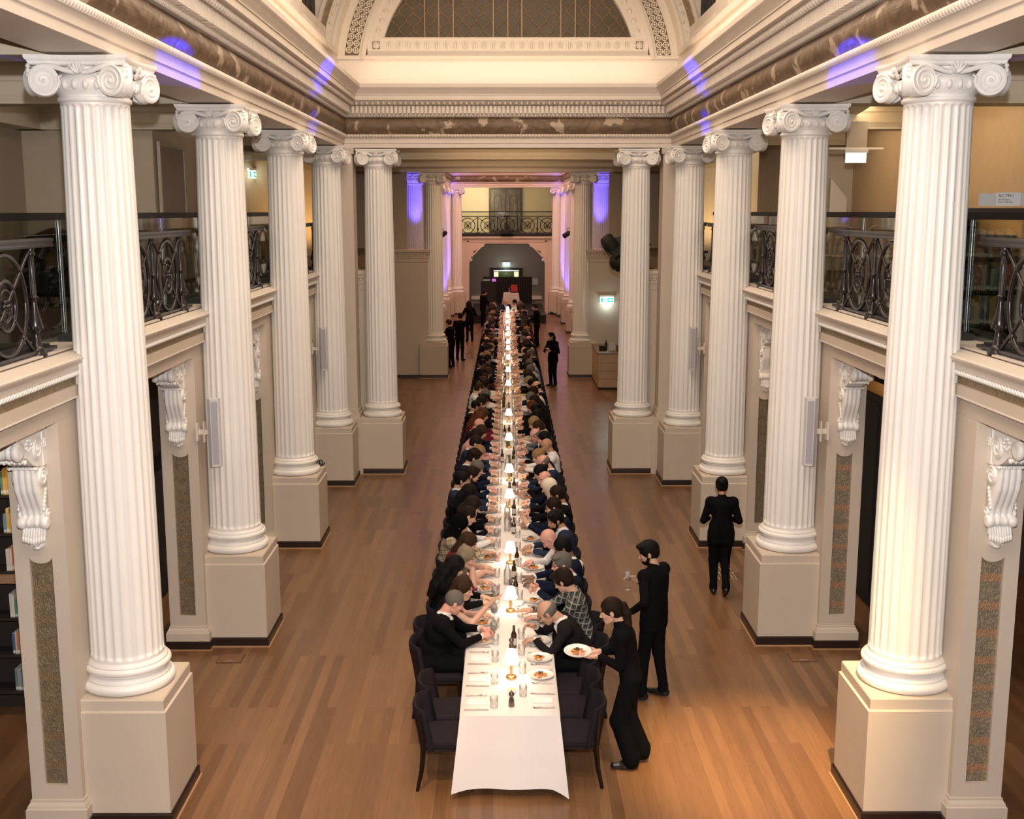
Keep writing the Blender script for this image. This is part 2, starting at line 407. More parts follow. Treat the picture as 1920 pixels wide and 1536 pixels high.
# ================================================================== SETTING
HX = 3.16       # inner face of the entablature
YT = 22.645     # face of the transverse entablature
GX = 7.4        # gallery outer wall
# ---- floor
b = MB(); b.quad((-9, -3, 0), (9, -3, 0), (9, 68, 0), (-9, 68, 0))
struct(b.build('floor', M_FLOOR))

# ---- column -------------------------------------------------------
def shaft_mb(z0=1.40, z1=6.07, r0=0.31, r1=0.268, nf=24, k=6):
    n = nf*k; w = PI/nf
    zs = [z0, z0+0.02]
    hw = 0.036
    zs += [z0+0.03+hw*(1-math.cos(PI/2*i/4)) for i in range(5)]
    zs += [z0+0.1+(z1-z0-0.2)*i/8 for i in range(9)]
    zs += [z1-0.03-hw*(1-math.sin(PI/2*i/4)) for i in range(5)] + [z1-0.02, z1]
    rings = []
    for z in zs:
        t = (z-z0)/(z1-z0); R = r0+(r1-r0)*(t**1.5)
        ext = 1.0
        for ze, sg in ((z0+0.03, 1), (z1-0.03, -1)):
            u = (z-ze)*sg/hw
            if u <= 0: ext = 0
            elif u < 1: ext = min(ext, math.sqrt(max(0, 1-(1-u)**2)))
        ring = []
        for j in range(n):
            a = 2*PI*j/n; q = (j % k)/k
            x = abs(q-0.5)*2/0.84      # 0 centre .. 1 edge of flute
            d = 0
            if ext > 0 and x < ext: d = 0.021*math.sqrt(max(0, 1-(x/ext)**2))*ext
            ring.append(((R-d)*math.cos(a), (R-d)*math.sin(a), z))
        rings.append(ring)
    b = MB(); b.loft(rings, 0, True, True, True)
    return b
def spiral_disc(b, c, R, T, rad, turns=2.6):
    """volute: disc with a raised spiral; R rotation matrix taking local z to the outward normal"""
    c = Vector(c)
    def P(x, y, z): return tuple(c+R @ Vector((x, y, z)))
    n = 28
    prof = [(rad, -T), (rad*1.02, -T*0.5), (rad*0.93, -T*0.15), (rad*1.0, T*0.75), (rad*0.94, T), (rad*0.86, T*0.80), (0.0001, T*0.80)]
    b.loft([[P(r*math.cos(2*PI*j/n), r*math.sin(2*PI*j/n), z) for j in range(n)] for r, z in prof], 0, True)
    N = 64; pts = []; rs = []
    for i in range(N):
        t = i/(N-1); a = -2*PI*turns*t+PI/2; r = rad*0.90*(1-t)**0.9+0.010
        pts.append(P(r*math.cos(a), r*math.sin(a), T*0.82)); rs.append(0.010*(1-0.45*t))
    b.tube(pts, rs, 6)
    b.ell(P(0, 0, T*0.85), 0.018, 8, 6)
def palmette_mb(s):
    b = MB(); Rz = Matrix.Rotation(PI/2*s, 3, 'Z')
    for h, (dx, dz, r) in enumerate(((0, 0.05, 0.05), (0.025, 0.045, 0.045), (-0.025, 0.045, 0.045), (0.045, 0.02, 0.035), (-0.045, 0.02, 0.035), (0.03, -0.012, 0.03), (-0.03, -0.012, 0.03))):
        p0 = Rz @ Vector((dx*0.2, -0.335, 6.27)); p1 = Rz @ Vector((dx*1.3, -0.372-abs(dz)*0.15, 6.30+dz))
        b.tube([p0, (Vector(p0)+Vector(p1))/2+Rz @ Vector((0, -0.012, 0)), p1], [0.012, 0.015, 0.006], 6)
    return b
def volute_mb(s, e):
    b = MB(); Rz = Matrix.Rotation(PI/2*s, 3, 'Z')
    R = Rz @ Matrix.Rotation(math.radians(-20)*e, 3, 'Z') @ Matrix.Rotation(PI/2, 3, 'X') @ Matrix.Scale(e, 3, Vector((1, 0, 0)))
    spiral_disc(b, Rz @ Vector((0.270*e, -0.345, 6.205)), R, 0.045, 0.118)
    return b
def capital_mb(only_abacus=False):
    b = MB()
    # neck and echinus
    b.lathe([(0.268, 6.055), (0.285, 6.065), (0.288, 6.08), (0.285, 6.095), (0.272, 6.10), (0.275, 6.11), (0.305, 6.15), (0.335, 6.20), (0.33, 6.24), (0.26, 6.26), (0.26, 6.34)], 40)
    for q in range(24):   # egg and dart
        a = 2*PI*(q+0.5)/24
        b.ell((0.325*math.cos(a), 0.325*math.sin(a), 6.185), (0.026, 0.026, 0.040), 8, 6)
    for s in range(4):
        Rz = Matrix.Rotation(PI/2*s, 3, 'Z')
        b.ell(tuple(Rz @ Vector((0.295, -0.295, 6.205))), (0.085, 0.085, 0.11), 10, 8)
        for e in (-1, 1):
            # channel running from the abacus to the volute
            pts = [Rz @ Vector((x*e, y, z)) for x, y, z in ((0.03, -0.325, 6.27), (0.10, -0.33, 6.285), (0.19, -0.34, 6.315), (0.27, -0.355, 6.325))]
            b.tube(pts, [0.018, 0.022, 0.024, 0.02], 6)
            pts = [Rz @ Vector((x*e, y, z)) for x, y, z in ((0.17, -0.335, 6.16), (0.15, -0.34, 6.20), (0.155, -0.345, 6.235), (0.125, -0.345, 6.25))]
            b.tube(pts, [0.02, 0.017, 0.013, 0.006], 6)
        # corner leaf
        for h in range(3):
            p = Rz @ Vector((0.375, -0.375, 6.245+0.035*h)); b.ell(tuple(p), 0.026-0.003*h, 6, 5)
    # abacus with concave sides
    def ring(k, z):
        pts = []
        for s in range(4):
            Rz = Matrix.Rotation(PI/2*s, 3, 'Z')
            for i in range(9):
                t = i/8*2-1
                x = t*0.40*k; y = -(0.345+0.055*abs(t)**2.2)*k
                if i == 0: pass
                pts.append(tuple(Rz @ Vector((x*0.995, y, z))))
        return pts
    if only_abacus: b = MB()
    else: return b
    b.loft([ring(0.90, 6.325), ring(0.94, 6.335), ring(0.955, 6.355), ring(0.985, 6.365), ring(1.0, 6.38), ring(1.0, 6.40)], 0, False, True, True)
    return b
def base_mb():
    b = MB()
    tor = lambda rc, zc, r, n=9: [(rc+r*math.cos(-PI/2+PI*i/(n-1)), zc+r*math.sin(-PI/2+PI*i/(n-1))) for i in range(n)]
    prof = tor(0.352, 1.184, 0.047)+[(0.355, 1.232), (0.355, 1.240), (0.338, 1.252), (0.332, 1.27), (0.338, 1.288), (0.35, 1.293), (0.35, 1.30)]
    prof += tor(0.335, 1.332, 0.032)+[(0.34, 1.366), (0.34, 1.375), (0.322, 1.385), (0.312, 1.402)]
    b.lathe(prof, 48)
    return b
def plinth_mb():
    b = MB()
    b.box(-0.435, 0.435, -0.435, 0.435, 0.0, 1.025, 0)
    r = lambda k, z: [(-k, -k, z), (k, -k, z), (k, k, z), (-k, k, z)]
    b.loft([r(0.435, 1.025), r(0.418, 1.036), r(0.418, 1.125), r(0.41, 1.137)], 0, False, True, True)
    return b
def skirt_ring(k, h=0.115, t=0.02):
    b = MB(); r = lambda q, z: [(-q, -q, z), (q, -q, z), (q, q, z), (-q, q, z)]
    b.loft([r(k, 0.0), r(k, h-0.015), r(k-t*0.6, h)], 0, False, True, True)
    return b
ME = dict(abacus=capital_mb(True).mesh('abacus', M_COL), **{'vol%d%d' % (q, e): volute_mb(q, e).mesh('volute', M_COL) for q in range(4) for e in (-1, 1)}, **{'pal%d' % q: palmette_mb(q).mesh('palmette', M_COL) for q in range(4)}, shaft=shaft_mb().mesh('shaft', M_COL), cap=capital_mb().mesh('capital', M_COL), base=base_mb().mesh('column_base', M_COL),
          plinth=plinth_mb().mesh('plinth', M_WALL), skirt=skirt_ring(0.455).mesh('skirting', M_BASEB), bead=skirt_ring(0.472, 0.014, 0.004).mesh('floor_bead', M_WOODTRIM))
def part(name, me, parent, loc=None):
    o = bpy.data.objects.new(name, me); COL.objects.link(o); o.parent = parent
    if loc: o.location = loc
    return o
def column(x, y, label):
    t = empty('fluted_column', (x, y, 0))
    tag(t, label, 'column', 'white fluted columns')
    part('plinth', ME['plinth'], t); part('skirting', ME['skirt'], t); part('floor_bead', ME['bead'], t)
    part('column_base', ME['base'], t); part('shaft', ME['shaft'], t); c = part('capital', ME['cap'], t)
    part('abacus', ME['abacus'], c)
    for q in range(4):
        part('palmette', ME['pal%d' % q], c)
        for e in (-1, 1): part('volute', ME['vol%d%d' % (q, e)], c)
    return t
nearw = ['', '', 'nearest the camera', 'second from the camera', 'third from the camera', 'fourth from the camera, beside the far crossing']
for s, sd in ((-1, 'left'), (1, 'right')):
    for i, y in enumerate(COLY):
        if i < 2: continue
        column(s*3.41, y, 'tall white fluted column on cream plinth, %s row, %s' % (sd, nearw[i]))
    column(s*2.535-0.01, 22.97, 'free-standing white fluted column carrying the cross beam, %s of the long table' % sd)
CX2 = 0.08
for s, sd in ((-1, 'left'), (1, 'right')):
    column(CX2+s*2.36, 36.45, 'cream fluted column at the mouth of the second hall, %s side' % sd)
    column(CX2+0.08+s*2.58, 59.05, 'pink lit fluted column in front of the end gallery, %s of the stage' % sd)
    for k in range(6):
        column(CX2+s*3.03, 37.6+4.08*k, 'blue lit fluted column in the second hall, %s row, %s from its mouth' % (sd, ORD[k+1]))

# ---- entablature (swept round three sides) -------------------------
def sweep_u(b, prof, hx, y0, yt, cx=0, m=0):
    """profile (d,z) swept along left side, far side, right side; d goes into the hall"""
    rings = []
    for d, z in prof:
        rings.append([(cx-hx+d, y0, z), (cx-hx+d, yt-d, z), (cx+hx-d, yt-d, z), (cx+hx-d, y0, z)])
    n = 4; v = [p for r in rings for p in r]; f = []
    for i in range(len(rings)-1):
        for j in range(3): f.append((i*n+j, i*n+j+1, (i+1)*n+j+1, (i+1)*n+j))
    b.add(v, f, m)
def bulge(d0, d1, z0, z1, n=10):
    return [(d0+(d1-d0)*math.sin(PI*i/n), z0+(z1-z0)*i/n) for i in range(n+1)]
def along(hx, y0, yt, cx, pitch, fn):
    """call fn(b-origin, tangent rotation) at each step along the three sides"""
    n = int((yt-y0)/pitch)
    for i in range(n): fn('l', y0+(i+0.5)*pitch)
    for i in range(n): fn('r', y0+(i+0.5)*pitch)
    m = int((2*hx)/pitch); off = (2*hx-m*pitch)/2
    for i in range(m): fn('t', cx-hx+off+(i+0.5)*pitch)
def entablature(idx, hx, y0, yt, cx, detail=True):
    root = empty('trim_%d' % idx, (0, 0, 0)); struct(root, 'deep classical entablature round the %s hall above the columns' % ('front' if idx == 1 else 'second'))
    b = MB()
    sweep_u(b, [(-0.52, 6.42), (0, 6.42), (0, 6.50), (0.016, 6.506), (0.016, 6.60), (0.035, 6.62), (0.065, 6.650), (0.065, 6.668), (0.0, 6.672)], hx, y0, yt, cx)
    b.build('architrave', M_TRIM, root)
    b = MB(); sweep_u(b, bulge(0.0, 0.075, 6.672, 6.985), hx, y0, yt, cx); b.build('frieze', M_FRIEZE, root)
    b = MB()
    sweep_u(b, [(0.0, 6.985), (0.03, 6.99), (0.06, 7.01), (0.07, 7.035), (0.07, 7.20), (0.13, 7.205), (0.15, 7.215), (0.19, 7.26), (0.20, 7.285), (0.27, 7.290), (0.27, 7.375), (0.285, 7.38),
                (0.285, 7.395), (0.30, 7.42), (0.335, 7.47), (0.36, 7.50), (0.37, 7.515), (0.37, 7.58), (0.0, 7.60)], hx, y0, yt, cx)
    b.build('cornice', M_TRIM, root)
    if not detail: 
        return root
    # dentils, egg moulding, rope beads: one carved course each
    dn = MB(); eg = MB(); be = MB()
    def put(b, side, t, u0, u1, d0, d1, z0, z1):
        if side == 'l': b.box(cx-hx+d0, cx-hx+d1, t+u0, t+u1, z0, z1)
        elif side == 'r': b.box(cx+hx-d1, cx+hx-d0, t+u0, t+u1, z0, z1)
        else: b.box(t+u0, t+u1, yt-d1, yt-d0, z0, z1)
    def blob(b, side, t, d, z, r, n=6, k=4):
        if side == 'l': b.ell((cx-hx+d, t, z), (r[0], r[1], r[2]), n, k)
        elif side == 'r': b.ell((cx+hx-d, t, z), (r[0], r[1], r[2]), n, k)
        else: b.ell((t, yt-d, z), (r[1], r[0], r[2]), n, k)
    ya = 4.0
    along(hx, ya, yt-0.15, cx, 0.082, lambda s, t: put(dn, s, t, -0.024, 0.024, 0.065, 0.155, 7.055, 7.19))
    along(hx, ya, yt-0.15, cx, 0.105, lambda s, t: blob(eg, s, t, 0.185, 7.242, (0.044, 0.036, 0.044)))
    along(hx, ya, yt-0.05, cx, 0.052, lambda s, t: blob(be, s, t, 0.062, 7.012, (0.032, 0.020, 0.030), 6, 4))
    along(hx, ya, yt-0.05, cx, 0.060, lambda s, t: blob(be, s, t, 0.052, 6.636, (0.036, 0.024, 0.036), 6, 4))
    dn.build('dentil_course', M_TRIM, root); eg.build('egg_moulding', M_TRIM, root); be.build('bead_moulding', M_TRIM, root)
    return root
entablature(1, HX, -2.5, YT, 0)
entablature(2, 2.82, 37.0, 58.70, CX2+0.08, False)
# beam backs so the entablature is solid
b = MB()
for s in (-1, 1):
    b.box(s*(HX+0.01), s*(HX+0.52), -2.5, YT+0.6, 6.43, 7.59)
    b.box(s*2.83+CX2+.08, s*3.4+CX2+.08, 36.2, 59.3, 6.43, 7.59)
b.box(-3.7, 3.7, YT+0.01, YT+0.66, 6.43, 7.59)
b.box(-3.7, 3.9, 58.71, 59.4, 6.43, 7.59)
b.box(-3.7, 3.9, 36.15, 36.85, 6.42, 7.0)
struct(b.build('trim_3', M_TRIM), 'solid beams behind the entablature faces')

# ---- arcade piers, lintels, balustrade ledges ----------------------
PY0, PY1 = -0.51, 0.51
def pier_mb():
    """pier local: hall face at x=0 going outward +x to .43 ; y from -.51 to .51"""
    b = MB()
    # front and back reveals with a sunk panel: build as frame pieces
    X1 = 0.43; z0, z1 = 0.0, 3.544
    px0, px1, pz0, pz1 = 0.118, 0.305, 0.415, 2.40
    dd = 0.03
    b.box(0, X1, PY0+dd, PY1, z0, z1)
    b.box(0, px0, PY0, PY0+dd, z0, z1); b.box(px1, X1, PY0, PY0+dd, z0, z1)
    b.box(px0, px1, PY0, PY0+dd, z0, pz0)
    # piece above the panel with a drooping arc
    cxm = (px0+px1)/2; hw = (px1-px0)/2
    n = 10
    arc = [(cxm-hw*math.cos(PI*i/n), pz1+0.02-0.055*math.sin(PI*i/n)) for i in range(n+1)]
    poly = arc+[(px1, z1), (px0, z1)]
    b.prism([(u, v) for u, v in poly], 'y', PY0, PY0+dd)
    # base mould
    r = lambda k, z: [(-k, PY0-k, z), (X1+k, PY0-k, z), (X1+k, PY1+k, z), (-k, PY1+k, z)]
    b.loft([r(0.045, 0.10), r(0.045, 0.205), r(0.035, 0.215), r(0.03, 0.235), r(0.012, 0.262), r(0.012, 0.28), r(0.0, 0.285)], 0, False, True, True)
    return b
def spool(b, c, L, r, axis='x'):
    prof = [(0.6, 0), (0.98, 0.02), (1.05, 0.12), (0.95, 0.22), (0.72, 0.27), (0.80, 0.31), (0.88, 0.36), (0.80, 0.42), (0.74, 0.44), (0.84, 0.5), (0.74, 0.56), (0.80, 0.58), (0.88, 0.64), (0.80, 0.69), (0.72, 0.73), (0.95, 0.78), (1.05, 0.88), (0.98, 0.98), (0.6, 1.0)]
    n = 20
    b.loft([[(c[0]-L/2+L*t, c[1]+r*q*math.cos(2*PI*j/n), c[2]+r*q*math.sin(2*PI*j/n)) for j in range(n)] for q, t in prof], 0, True, True, True)
def corbel_mb():
    """scrolled console on the front reveal; local x across, y=0 on the wall (towards -y), z up (absolute)"""
    b = MB(); W = 0.195
    # vertical S console, ridged front: profile of depth against height
    zz = [3.20, 3.12, 3.02, 2.92, 2.84, 2.79, 2.76]
    dd = [0.20, 0.205, 0.19, 0.14, 0.095, 0.085, 0.10]
    import bisect
    nx = 26; rings = []
    for z, d in zip(zz, dd):
        ring = []
        for i in range(nx+1):
            t = i/nx*2-1
            rid = 0.014*(abs(math.sin(PI*2*(t+1)))**0.6)
            edge = 0.02*max(0, abs(t)-0.85)/0.15
            ring.append((t*W/2, -(d+rid-edge), z))
        ring.append((W/2, 0.01, z)); ring.append((-W/2, 0.01, z))
        rings.append(ring)
    # refine between rings
    R2 = []
    for a, c in zip(rings[:-1], rings[1:]):
        for k in range(3):
            t = k/3; t = t*t*(3-2*t) if False else t
            R2.append([tuple(p*(1-t)+q*t for p, q in zip(u, v)) for u, v in zip(a, c)])
    R2.append(rings[-1]); b.loft(R2, 0, True, True, True)
    # side scrolls
    for e in (-1, 1):
        for (y, z, r) in ((-0.10, 3.12, 0.075), (-0.06, 2.80, 0.035)):
            R = Matrix.Rotation(PI/2*e, 3, 'Y'); spiral_disc(b, (e*W/2, y, z), R, 0.014, r, 2)
        for k in range(6):
            b.ell((e*(W/2+0.004), -0.05-0.012*k, 3.0-0.03*k), (0.012, 0.022, 0.02), 6, 4)
    # upper block with rosette and the arm under the lintel
    b.box(-W/2-0.01, W/2+0.01, -0.06, 0.01, 3.20, 3.54)
    arm = [(-0.05, 3.54), (-0.05, 3.22), (-0.16, 3.21), (-0.26, 3.25), (-0.36, 3.32), (-0.46, 3.335), (-0.52, 3.36), (-0.54, 3.42), (-0.53, 3.50), (-0.50, 3.54)]
    b.loft([[(x, u, v) for u, v in arm] for x in (-W/2, -W/4, 0, W/4, W/2)], 0, False, True, True)
    for e in (-1, 1):
        R = Matrix.Rotation(PI/2*e, 3, 'Y'); spiral_disc(b, (e*(W/2+0.002), -0.17, 3.36), R, 0.014, 0.085, 2)
        R = Matrix.Rotation(PI/2*e, 3, 'Y'); spiral_disc(b, (e*W/2, 0.0-0.02, 3.38), R, 0.008, 0.03, 1)
        for k in range(7):
            a = k/7*2*PI; b.ell((e*(W/2+0.012), -0.33+0.05*math.cos(a), 3.42+0.04*math.sin(a)), (0.014, 0.02, 0.016), 6, 4)
    # leafy collar below the arm
    for k in range(-5, 6):
        b.ell((k*0.021, -0.20-0.012*(k % 2), 3.205), (0.015, 0.035, 0.014), 6, 4)
        b.ell((k*0.02, -0.40, 3.305-0.008*(k % 2)), (0.015, 0.03, 0.022), 6, 4)
    for k in range(8):
        a = k/8*2*PI
        for e in (-1, 1): b.ell((e*(W/2+0.012), -0.03+0.022*math.cos(a), 3.38+0.03*math.sin(a)), 0.013, 6, 4)
    return b
def leaf_mb():
    b = MB()
    # acanthus under the roll
    for k in range(-4, 5):
        t = k/4; top = Vector((t*0.082, -0.075, 2.70)); bot = Vector((t*0.045, -0.045-0.02*(1-abs(t)), 2.52+0.045*abs(t)))
        mid = (top+bot)/2+Vector((t*0.02, -0.035, 0.0))
        b.tube([top, mid, bot+Vector((0, -0.015, 0.02)), bot], [0.014, 0.02, 0.016, 0.008], 6)
        b.ell(tuple(mid+Vector((0, -0.012, -0.03))), (0.014, 0.014, 0.03), 6, 4)
    b.ell((0, -0.05, 2.515), (0.035, 0.03, 0.018), 8, 5)
    b.box(-0.05, 0.05, -0.045, 0.01, 2.52, 2.72)
    return b
ME['acanthus'] = leaf_mb().mesh('acanthus_leaf', M_COL)
_b = MB(); spool(_b, (0, -0.085, 2.735), 0.245, 0.052); ME['roll1'] = _b.mesh('scroll_roll', M_COL)
_b = MB(); spool(_b, (0, -0.50, 3.40), 0.235, 0.075); ME['roll2'] = _b.mesh('scroll_roll', M_COL)
ME['pier'] = pier_mb().mesh('pier', M_WALL)
ME['corbel'] = corbel_mb().mesh('corbel', M_COL)
_b = MB(); _b.box(0.1182, 0.3048, -0.4815, -0.478, 0.416, 2.399)
ME['panel1'] = _b.mesh('painted_panel', M_PANEL1); ME['panel2'] = _b.mesh('painted_panel', M_PANEL2)
_b = MB(); r = lambda k, z: [(-k, PY0-k, z), (0.43+k, PY0-k, z), (0.43+k, PY1+k, z), (-k, PY1+k, z)]
_b.loft([r(0.058, 0.0), r(0.058, 0.095), r(0.045, 0.108)], 0, False, True, True); ME['pskirt'] = _b.mesh('skirting', M_BASEB)
_b = MB(); _b.loft([r(0.072, 0.0), r(0.072, 0.012)], 0, False, True, True); ME['pbead'] = _b.mesh('floor_bead', M_WOODTRIM)
for s, sd in ((-1, 'left'), (1, 'right')):
    for i, y in enumerate(COLY):
        if i < 1: continue
        t = empty('arcade_pier', (s*3.69, y, 0)); t.scale = (s, 1, 1)
        where = ['', 'beside the frame edge', 'behind the nearest column', 'behind the second column', 'behind the third column', 'behind the fourth column'][i]
        tag(t, 'cream arcade pier %s of the %s row, with sunk ornament panel' % (where, sd), 'pier', 'arcade piers')
        part('pier_body', ME['pier'], t); part('skirting', ME['pskirt'], t); part('floor_bead', ME['pbead'], t)
        p = part('painted_panel', ME['panel1' if (s < 0 or i > 3) else 'panel2'], t)
        p['label'] = 'strip of old painted ornament sunk in the pier'
        c = part('corbel', ME['corbel'], t, (0.212, PY0+0.0, 0)); c['label'] = 'carved white scrolled corbel'; part('acanthus_leaf', ME['acanthus'], c); part('scroll_roll', ME['roll1'], c); part('scroll_roll', ME['roll2'], c)

def ledge(s, sd, y0, y1, idx):
    root = empty('trim_%d' % idx); struct(root, 'gallery edge with ledge, rope moulding and gilded band, %s side' % sd)
    def seg(prof, mtl, name):
        b = MB()
        b.loft([[(s*x, y, z) for x, z in prof+[(4.12, prof[-1][1]), (4.12, prof[0][1])]] for y in (y0, y1)], 0, False, True, True)
        return b.build(name, mtl, root)
    seg([(3.69, 3.545), (3.69, 3.70), (3.635, 3.70), (3.635, 3.795), (3.66, 3.80)], M_WALL, 'lintel')
    seg([(3.655, 3.80), (3.655, 3.872)], M_BAND, 'gilded_band')
    seg([(3.655, 3.872), (3.64, 3.875), (3.62, 3.92), (3.60, 3.925), (3.60, 3.975), (3.575, 3.985), (3.545, 4.02), (3.54, 4.035), (3.56, 4.045), (3.66, 4.075), (3.70, 4.085), (3.70, 4.10)], M_TRIM, 'ledge')
    b = MB()
    n = int((y1-y0)/0.055)
    for k in range(n):
        yy = y0+(k+0.5)*0.055
        b.tube([(s*3.63, yy-0.035, 3.878), (s*3.612, yy, 3.897), (s*3.606, yy+0.035, 3.918)], [0.010, 0.017, 0.010], 6)
    b.build('rope_moulding', M_COL, root)
    b = MB()
    n = int((y1-y0)/0.03)
    for k in range(n): b.box(s*3.628, s*3.64, y0+k*0.03, y0+k*0.03+0.018, 3.695, 3.707)
    b.build('bead_row', M_TRIM, root)
for s, sd in ((-1, 'left'), (1, 'right')):
    ledge(s, sd, -2.5, 22.5, 4 if s < 0 else 5)

# ---- gallery floors, ceilings, beams, walls
b = MB()
for s in (-1, 1):
    b.box(s*3.68, s*GX, -2.5, 36, 3.80, 4.085)
struct(b.build('floor_gallery', mat('gallery_carpet', (0.10, 0.075, 0.05), 0.8, noise=0.1)), 'gallery floor')
b = MB()
for s in (-1, 1):
    b.box(s*3.6, s*GX, -2.5, 36, 6.95, 7.1)
    b.box(s*4.12, s*GX, -2.5, 36, 3.70, 3.79)
b.box(-GX, GX, YT+0.66, 36.2, 6.95, 7.1)
struct(b.build('ceiling_gallery', M_GAL), 'gallery ceilings')
M_BEAM = mat('beam_cream_paint', (0.60, 0.53, 0.42), 0.6)
M_SOFF = mat('beam_soffit', (0.42, 0.35, 0.27), 0.7)
bi = 0
def beam(x0, x1, yc, hy, label):
    global bi
    bi += 1
    b = MB()
    prof = [(-hy, 6.52), (-hy+0.03, 6.44), (-hy+0.03, 6.42), (hy-0.03, 6.42), (hy-0.03, 6.44), (hy, 6.52), (hy, 6.66), (hy+0.015, 6.67), (hy+0.015, 6.95), (-hy-0.015, 6.95), (-hy-0.015, 6.67), (-hy, 6.66)]
    b.prism([(u+yc, v) for u, v in prof], 'x', x0, x1)
    o = b.build('ceiling_beam', M_BEAM); tag(o, label, 'ceiling beam', 'ceiling beams')
for s, sd in ((-1, 'left'), (1, 'right')):
    for i, y in enumerate(COLY[1:]+[24.2, 28.0, 31.9, 35.6]):
        beam(s*3.68, s*GX, y, 0.24, 'cream cross beam of the %s gallery ceiling, %s from the camera' % (sd, ORD[i+1]))
    b = MB()
    b.box(s*7.0, s*7.4, -2.5, 36, 6.42, 6.95)
    struct(b.build('trim_%d' % (6 if s < 0 else 7), M_BEAM), 'wall beam of the %s gallery' % sd)
beam(-3.3, 3.3, 27.9, 0.3, 'cream cross beam over the crossing, nearer the front hall')
beam(-3.3, 3.3, 32.2, 0.3, 'cream cross beam over the crossing, nearer the second hall')
for s, sd in ((-1, 'left'), (1, 'right')):
    b = MB(); b.box(s*GX, s*(GX+0.15), -2.5, 66, 0, 11)
    struct(b.build('wall_%s' % sd, M_GAL))
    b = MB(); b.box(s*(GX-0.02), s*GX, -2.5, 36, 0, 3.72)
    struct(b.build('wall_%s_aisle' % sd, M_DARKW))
b = MB(); b.box(-GX, GX, -2.65, -2.5, 0, 11); struct(b.build('wall_back', M_GAL))
b = MB(); b.box(-GX, GX, -2.65, 66, 10.9, 11.1); struct(b.build('ceiling', M_TRIM))
# front-hall attic side walls above the cornice
for s, sd in ((-1, 'left'), (1, 'right')):
    b = MB()
    b.box(s*3.28, s*3.72, -2.5, 23.4, 7.58, 8.20)
    b.box(s*3.42, s*3.72, -2.5, 23.4, 8.20, 8.62)
    b.box(s*3.22, s*3.3, -2.5, 22.6, 8.12, 8.20)
    for yy in (-2.0, 3.2, 8.4, 13.6, 18.7):
        b.box(s*3.40, s*3.75, yy, yy+1.0, 8.2, 10.9)
    b.box(s*3.66, s*3.72, -2.5, 23.4, 9.9, 10.9)
    struct(b.build('wall_%s_attic' % sd, M_TRIM))
    M_SL = patina_mat('dark_slatted_skylight', ((0.015, 0.012, 0.01), (0.04, 0.03, 0.02), (0.10, 0.075, 0.05)), (0.02, 0.015, 0.012), 4, 0.6, (3, 9, 1)) if 'dark_slatted_skylight' not in MT else MT['dark_slatted_skylight']
    b = MB(); b.box(s*3.60, s*3.65, 14.6, 23.4, 8.62, 9.95)
    for k in range(60):
        yy = 14.7+k*0.145; b.box(s*3.585, s*3.60, yy, yy+0.03, 8.62, 9.95, 1)
    o = b.build('window_1' if s < 0 else 'window_2', [M_SL, M_SL]); struct(o, 'dark slatted clerestory window, %s side' % sd)
    # carved band under the clerestory
    b = MB()
    for k in range(70):
        yy = 14+k*0.12; b.ell((s*3.42, yy, 8.41), (0.008, 0.045, 0.06), 6, 4)
    struct(b.build('trim_%d' % (8 if s < 0 else 9), M_TRIM), 'carved band under the clerestory')
# ---- end wall of the front hall with the lunette
b = MB(); b.box(-3.7, 3.7, 22.95, 23.3, 7.58, 8.13)
ZC = 7.78
def arc_pts(R, n=40, zmin=8.1):
    a0 = math.asin(min(1, (zmin-ZC)/R)); return [(R*math.cos(a0+(PI-2*a0)*i/n), ZC+R*math.sin(a0+(PI-2*a0)*i/n)) for i in range(n+1)]
def arch_ring(b, R0, R1, y0, y1, zmin=8.1, m=0, n=48):
    a = arc_pts(R0, n, zmin); c = arc_pts(R1, n, zmin)
    for i in range(n):
        q = [a[i], a[i+1], c[i+1], c[i]]
        v = [(u, y0, z) for u, z in q]+[(u, y1, z) for u, z in q]
        b.add(v, [(0, 1, 2, 3), (7, 6, 5, 4), (0, 4, 5, 1), (2, 6, 7, 3)], m)
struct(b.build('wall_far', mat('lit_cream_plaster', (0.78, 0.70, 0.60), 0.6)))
M_ARCH = mat('arch_cream_plaster', (0.74, 0.66, 0.55), 0.55)
b = MB()
arch_ring(b, 2.76, 2.84, 22.86, 23.3)       # moulded frame edge
arch_ring(b, 2.84, 3.30, 22.90, 23.3)
arch_ring(b, 3.30, 3.36, 22.40, 23.3)
arch_ring(b, 3.36, 3.52, 22.44, 22.9)
arch_ring(b, 3.62, 3.68, 22.30, 22.9)
arch_ring(b, 3.68, 4.6, 22.34, 22.8)
b.box(-2.78, 2.78, 22.85, 22.95, 8.10, 8.17); b.box(-2.74, 2.74, 22.83, 22.95, 8.13, 8.15)
arch_ring(b, 2.48, 2.76, 22.90, 23.3, 8.50)
b.box(-2.70, 2.70, 22.90, 23.3, 8.17, 8.50)
b.box(-2.42, 2.42, 22.88, 22.9, 8.485, 8.50)
struct(b.build('trim_10', M_ARCH), 'stepped plaster arch round the lunette')
b = MB(); arch_ring(b, 3.52, 3.62, 22.42, 22.9); struct(b.build('trim_11', M_BAND), 'brown gilded arch band')
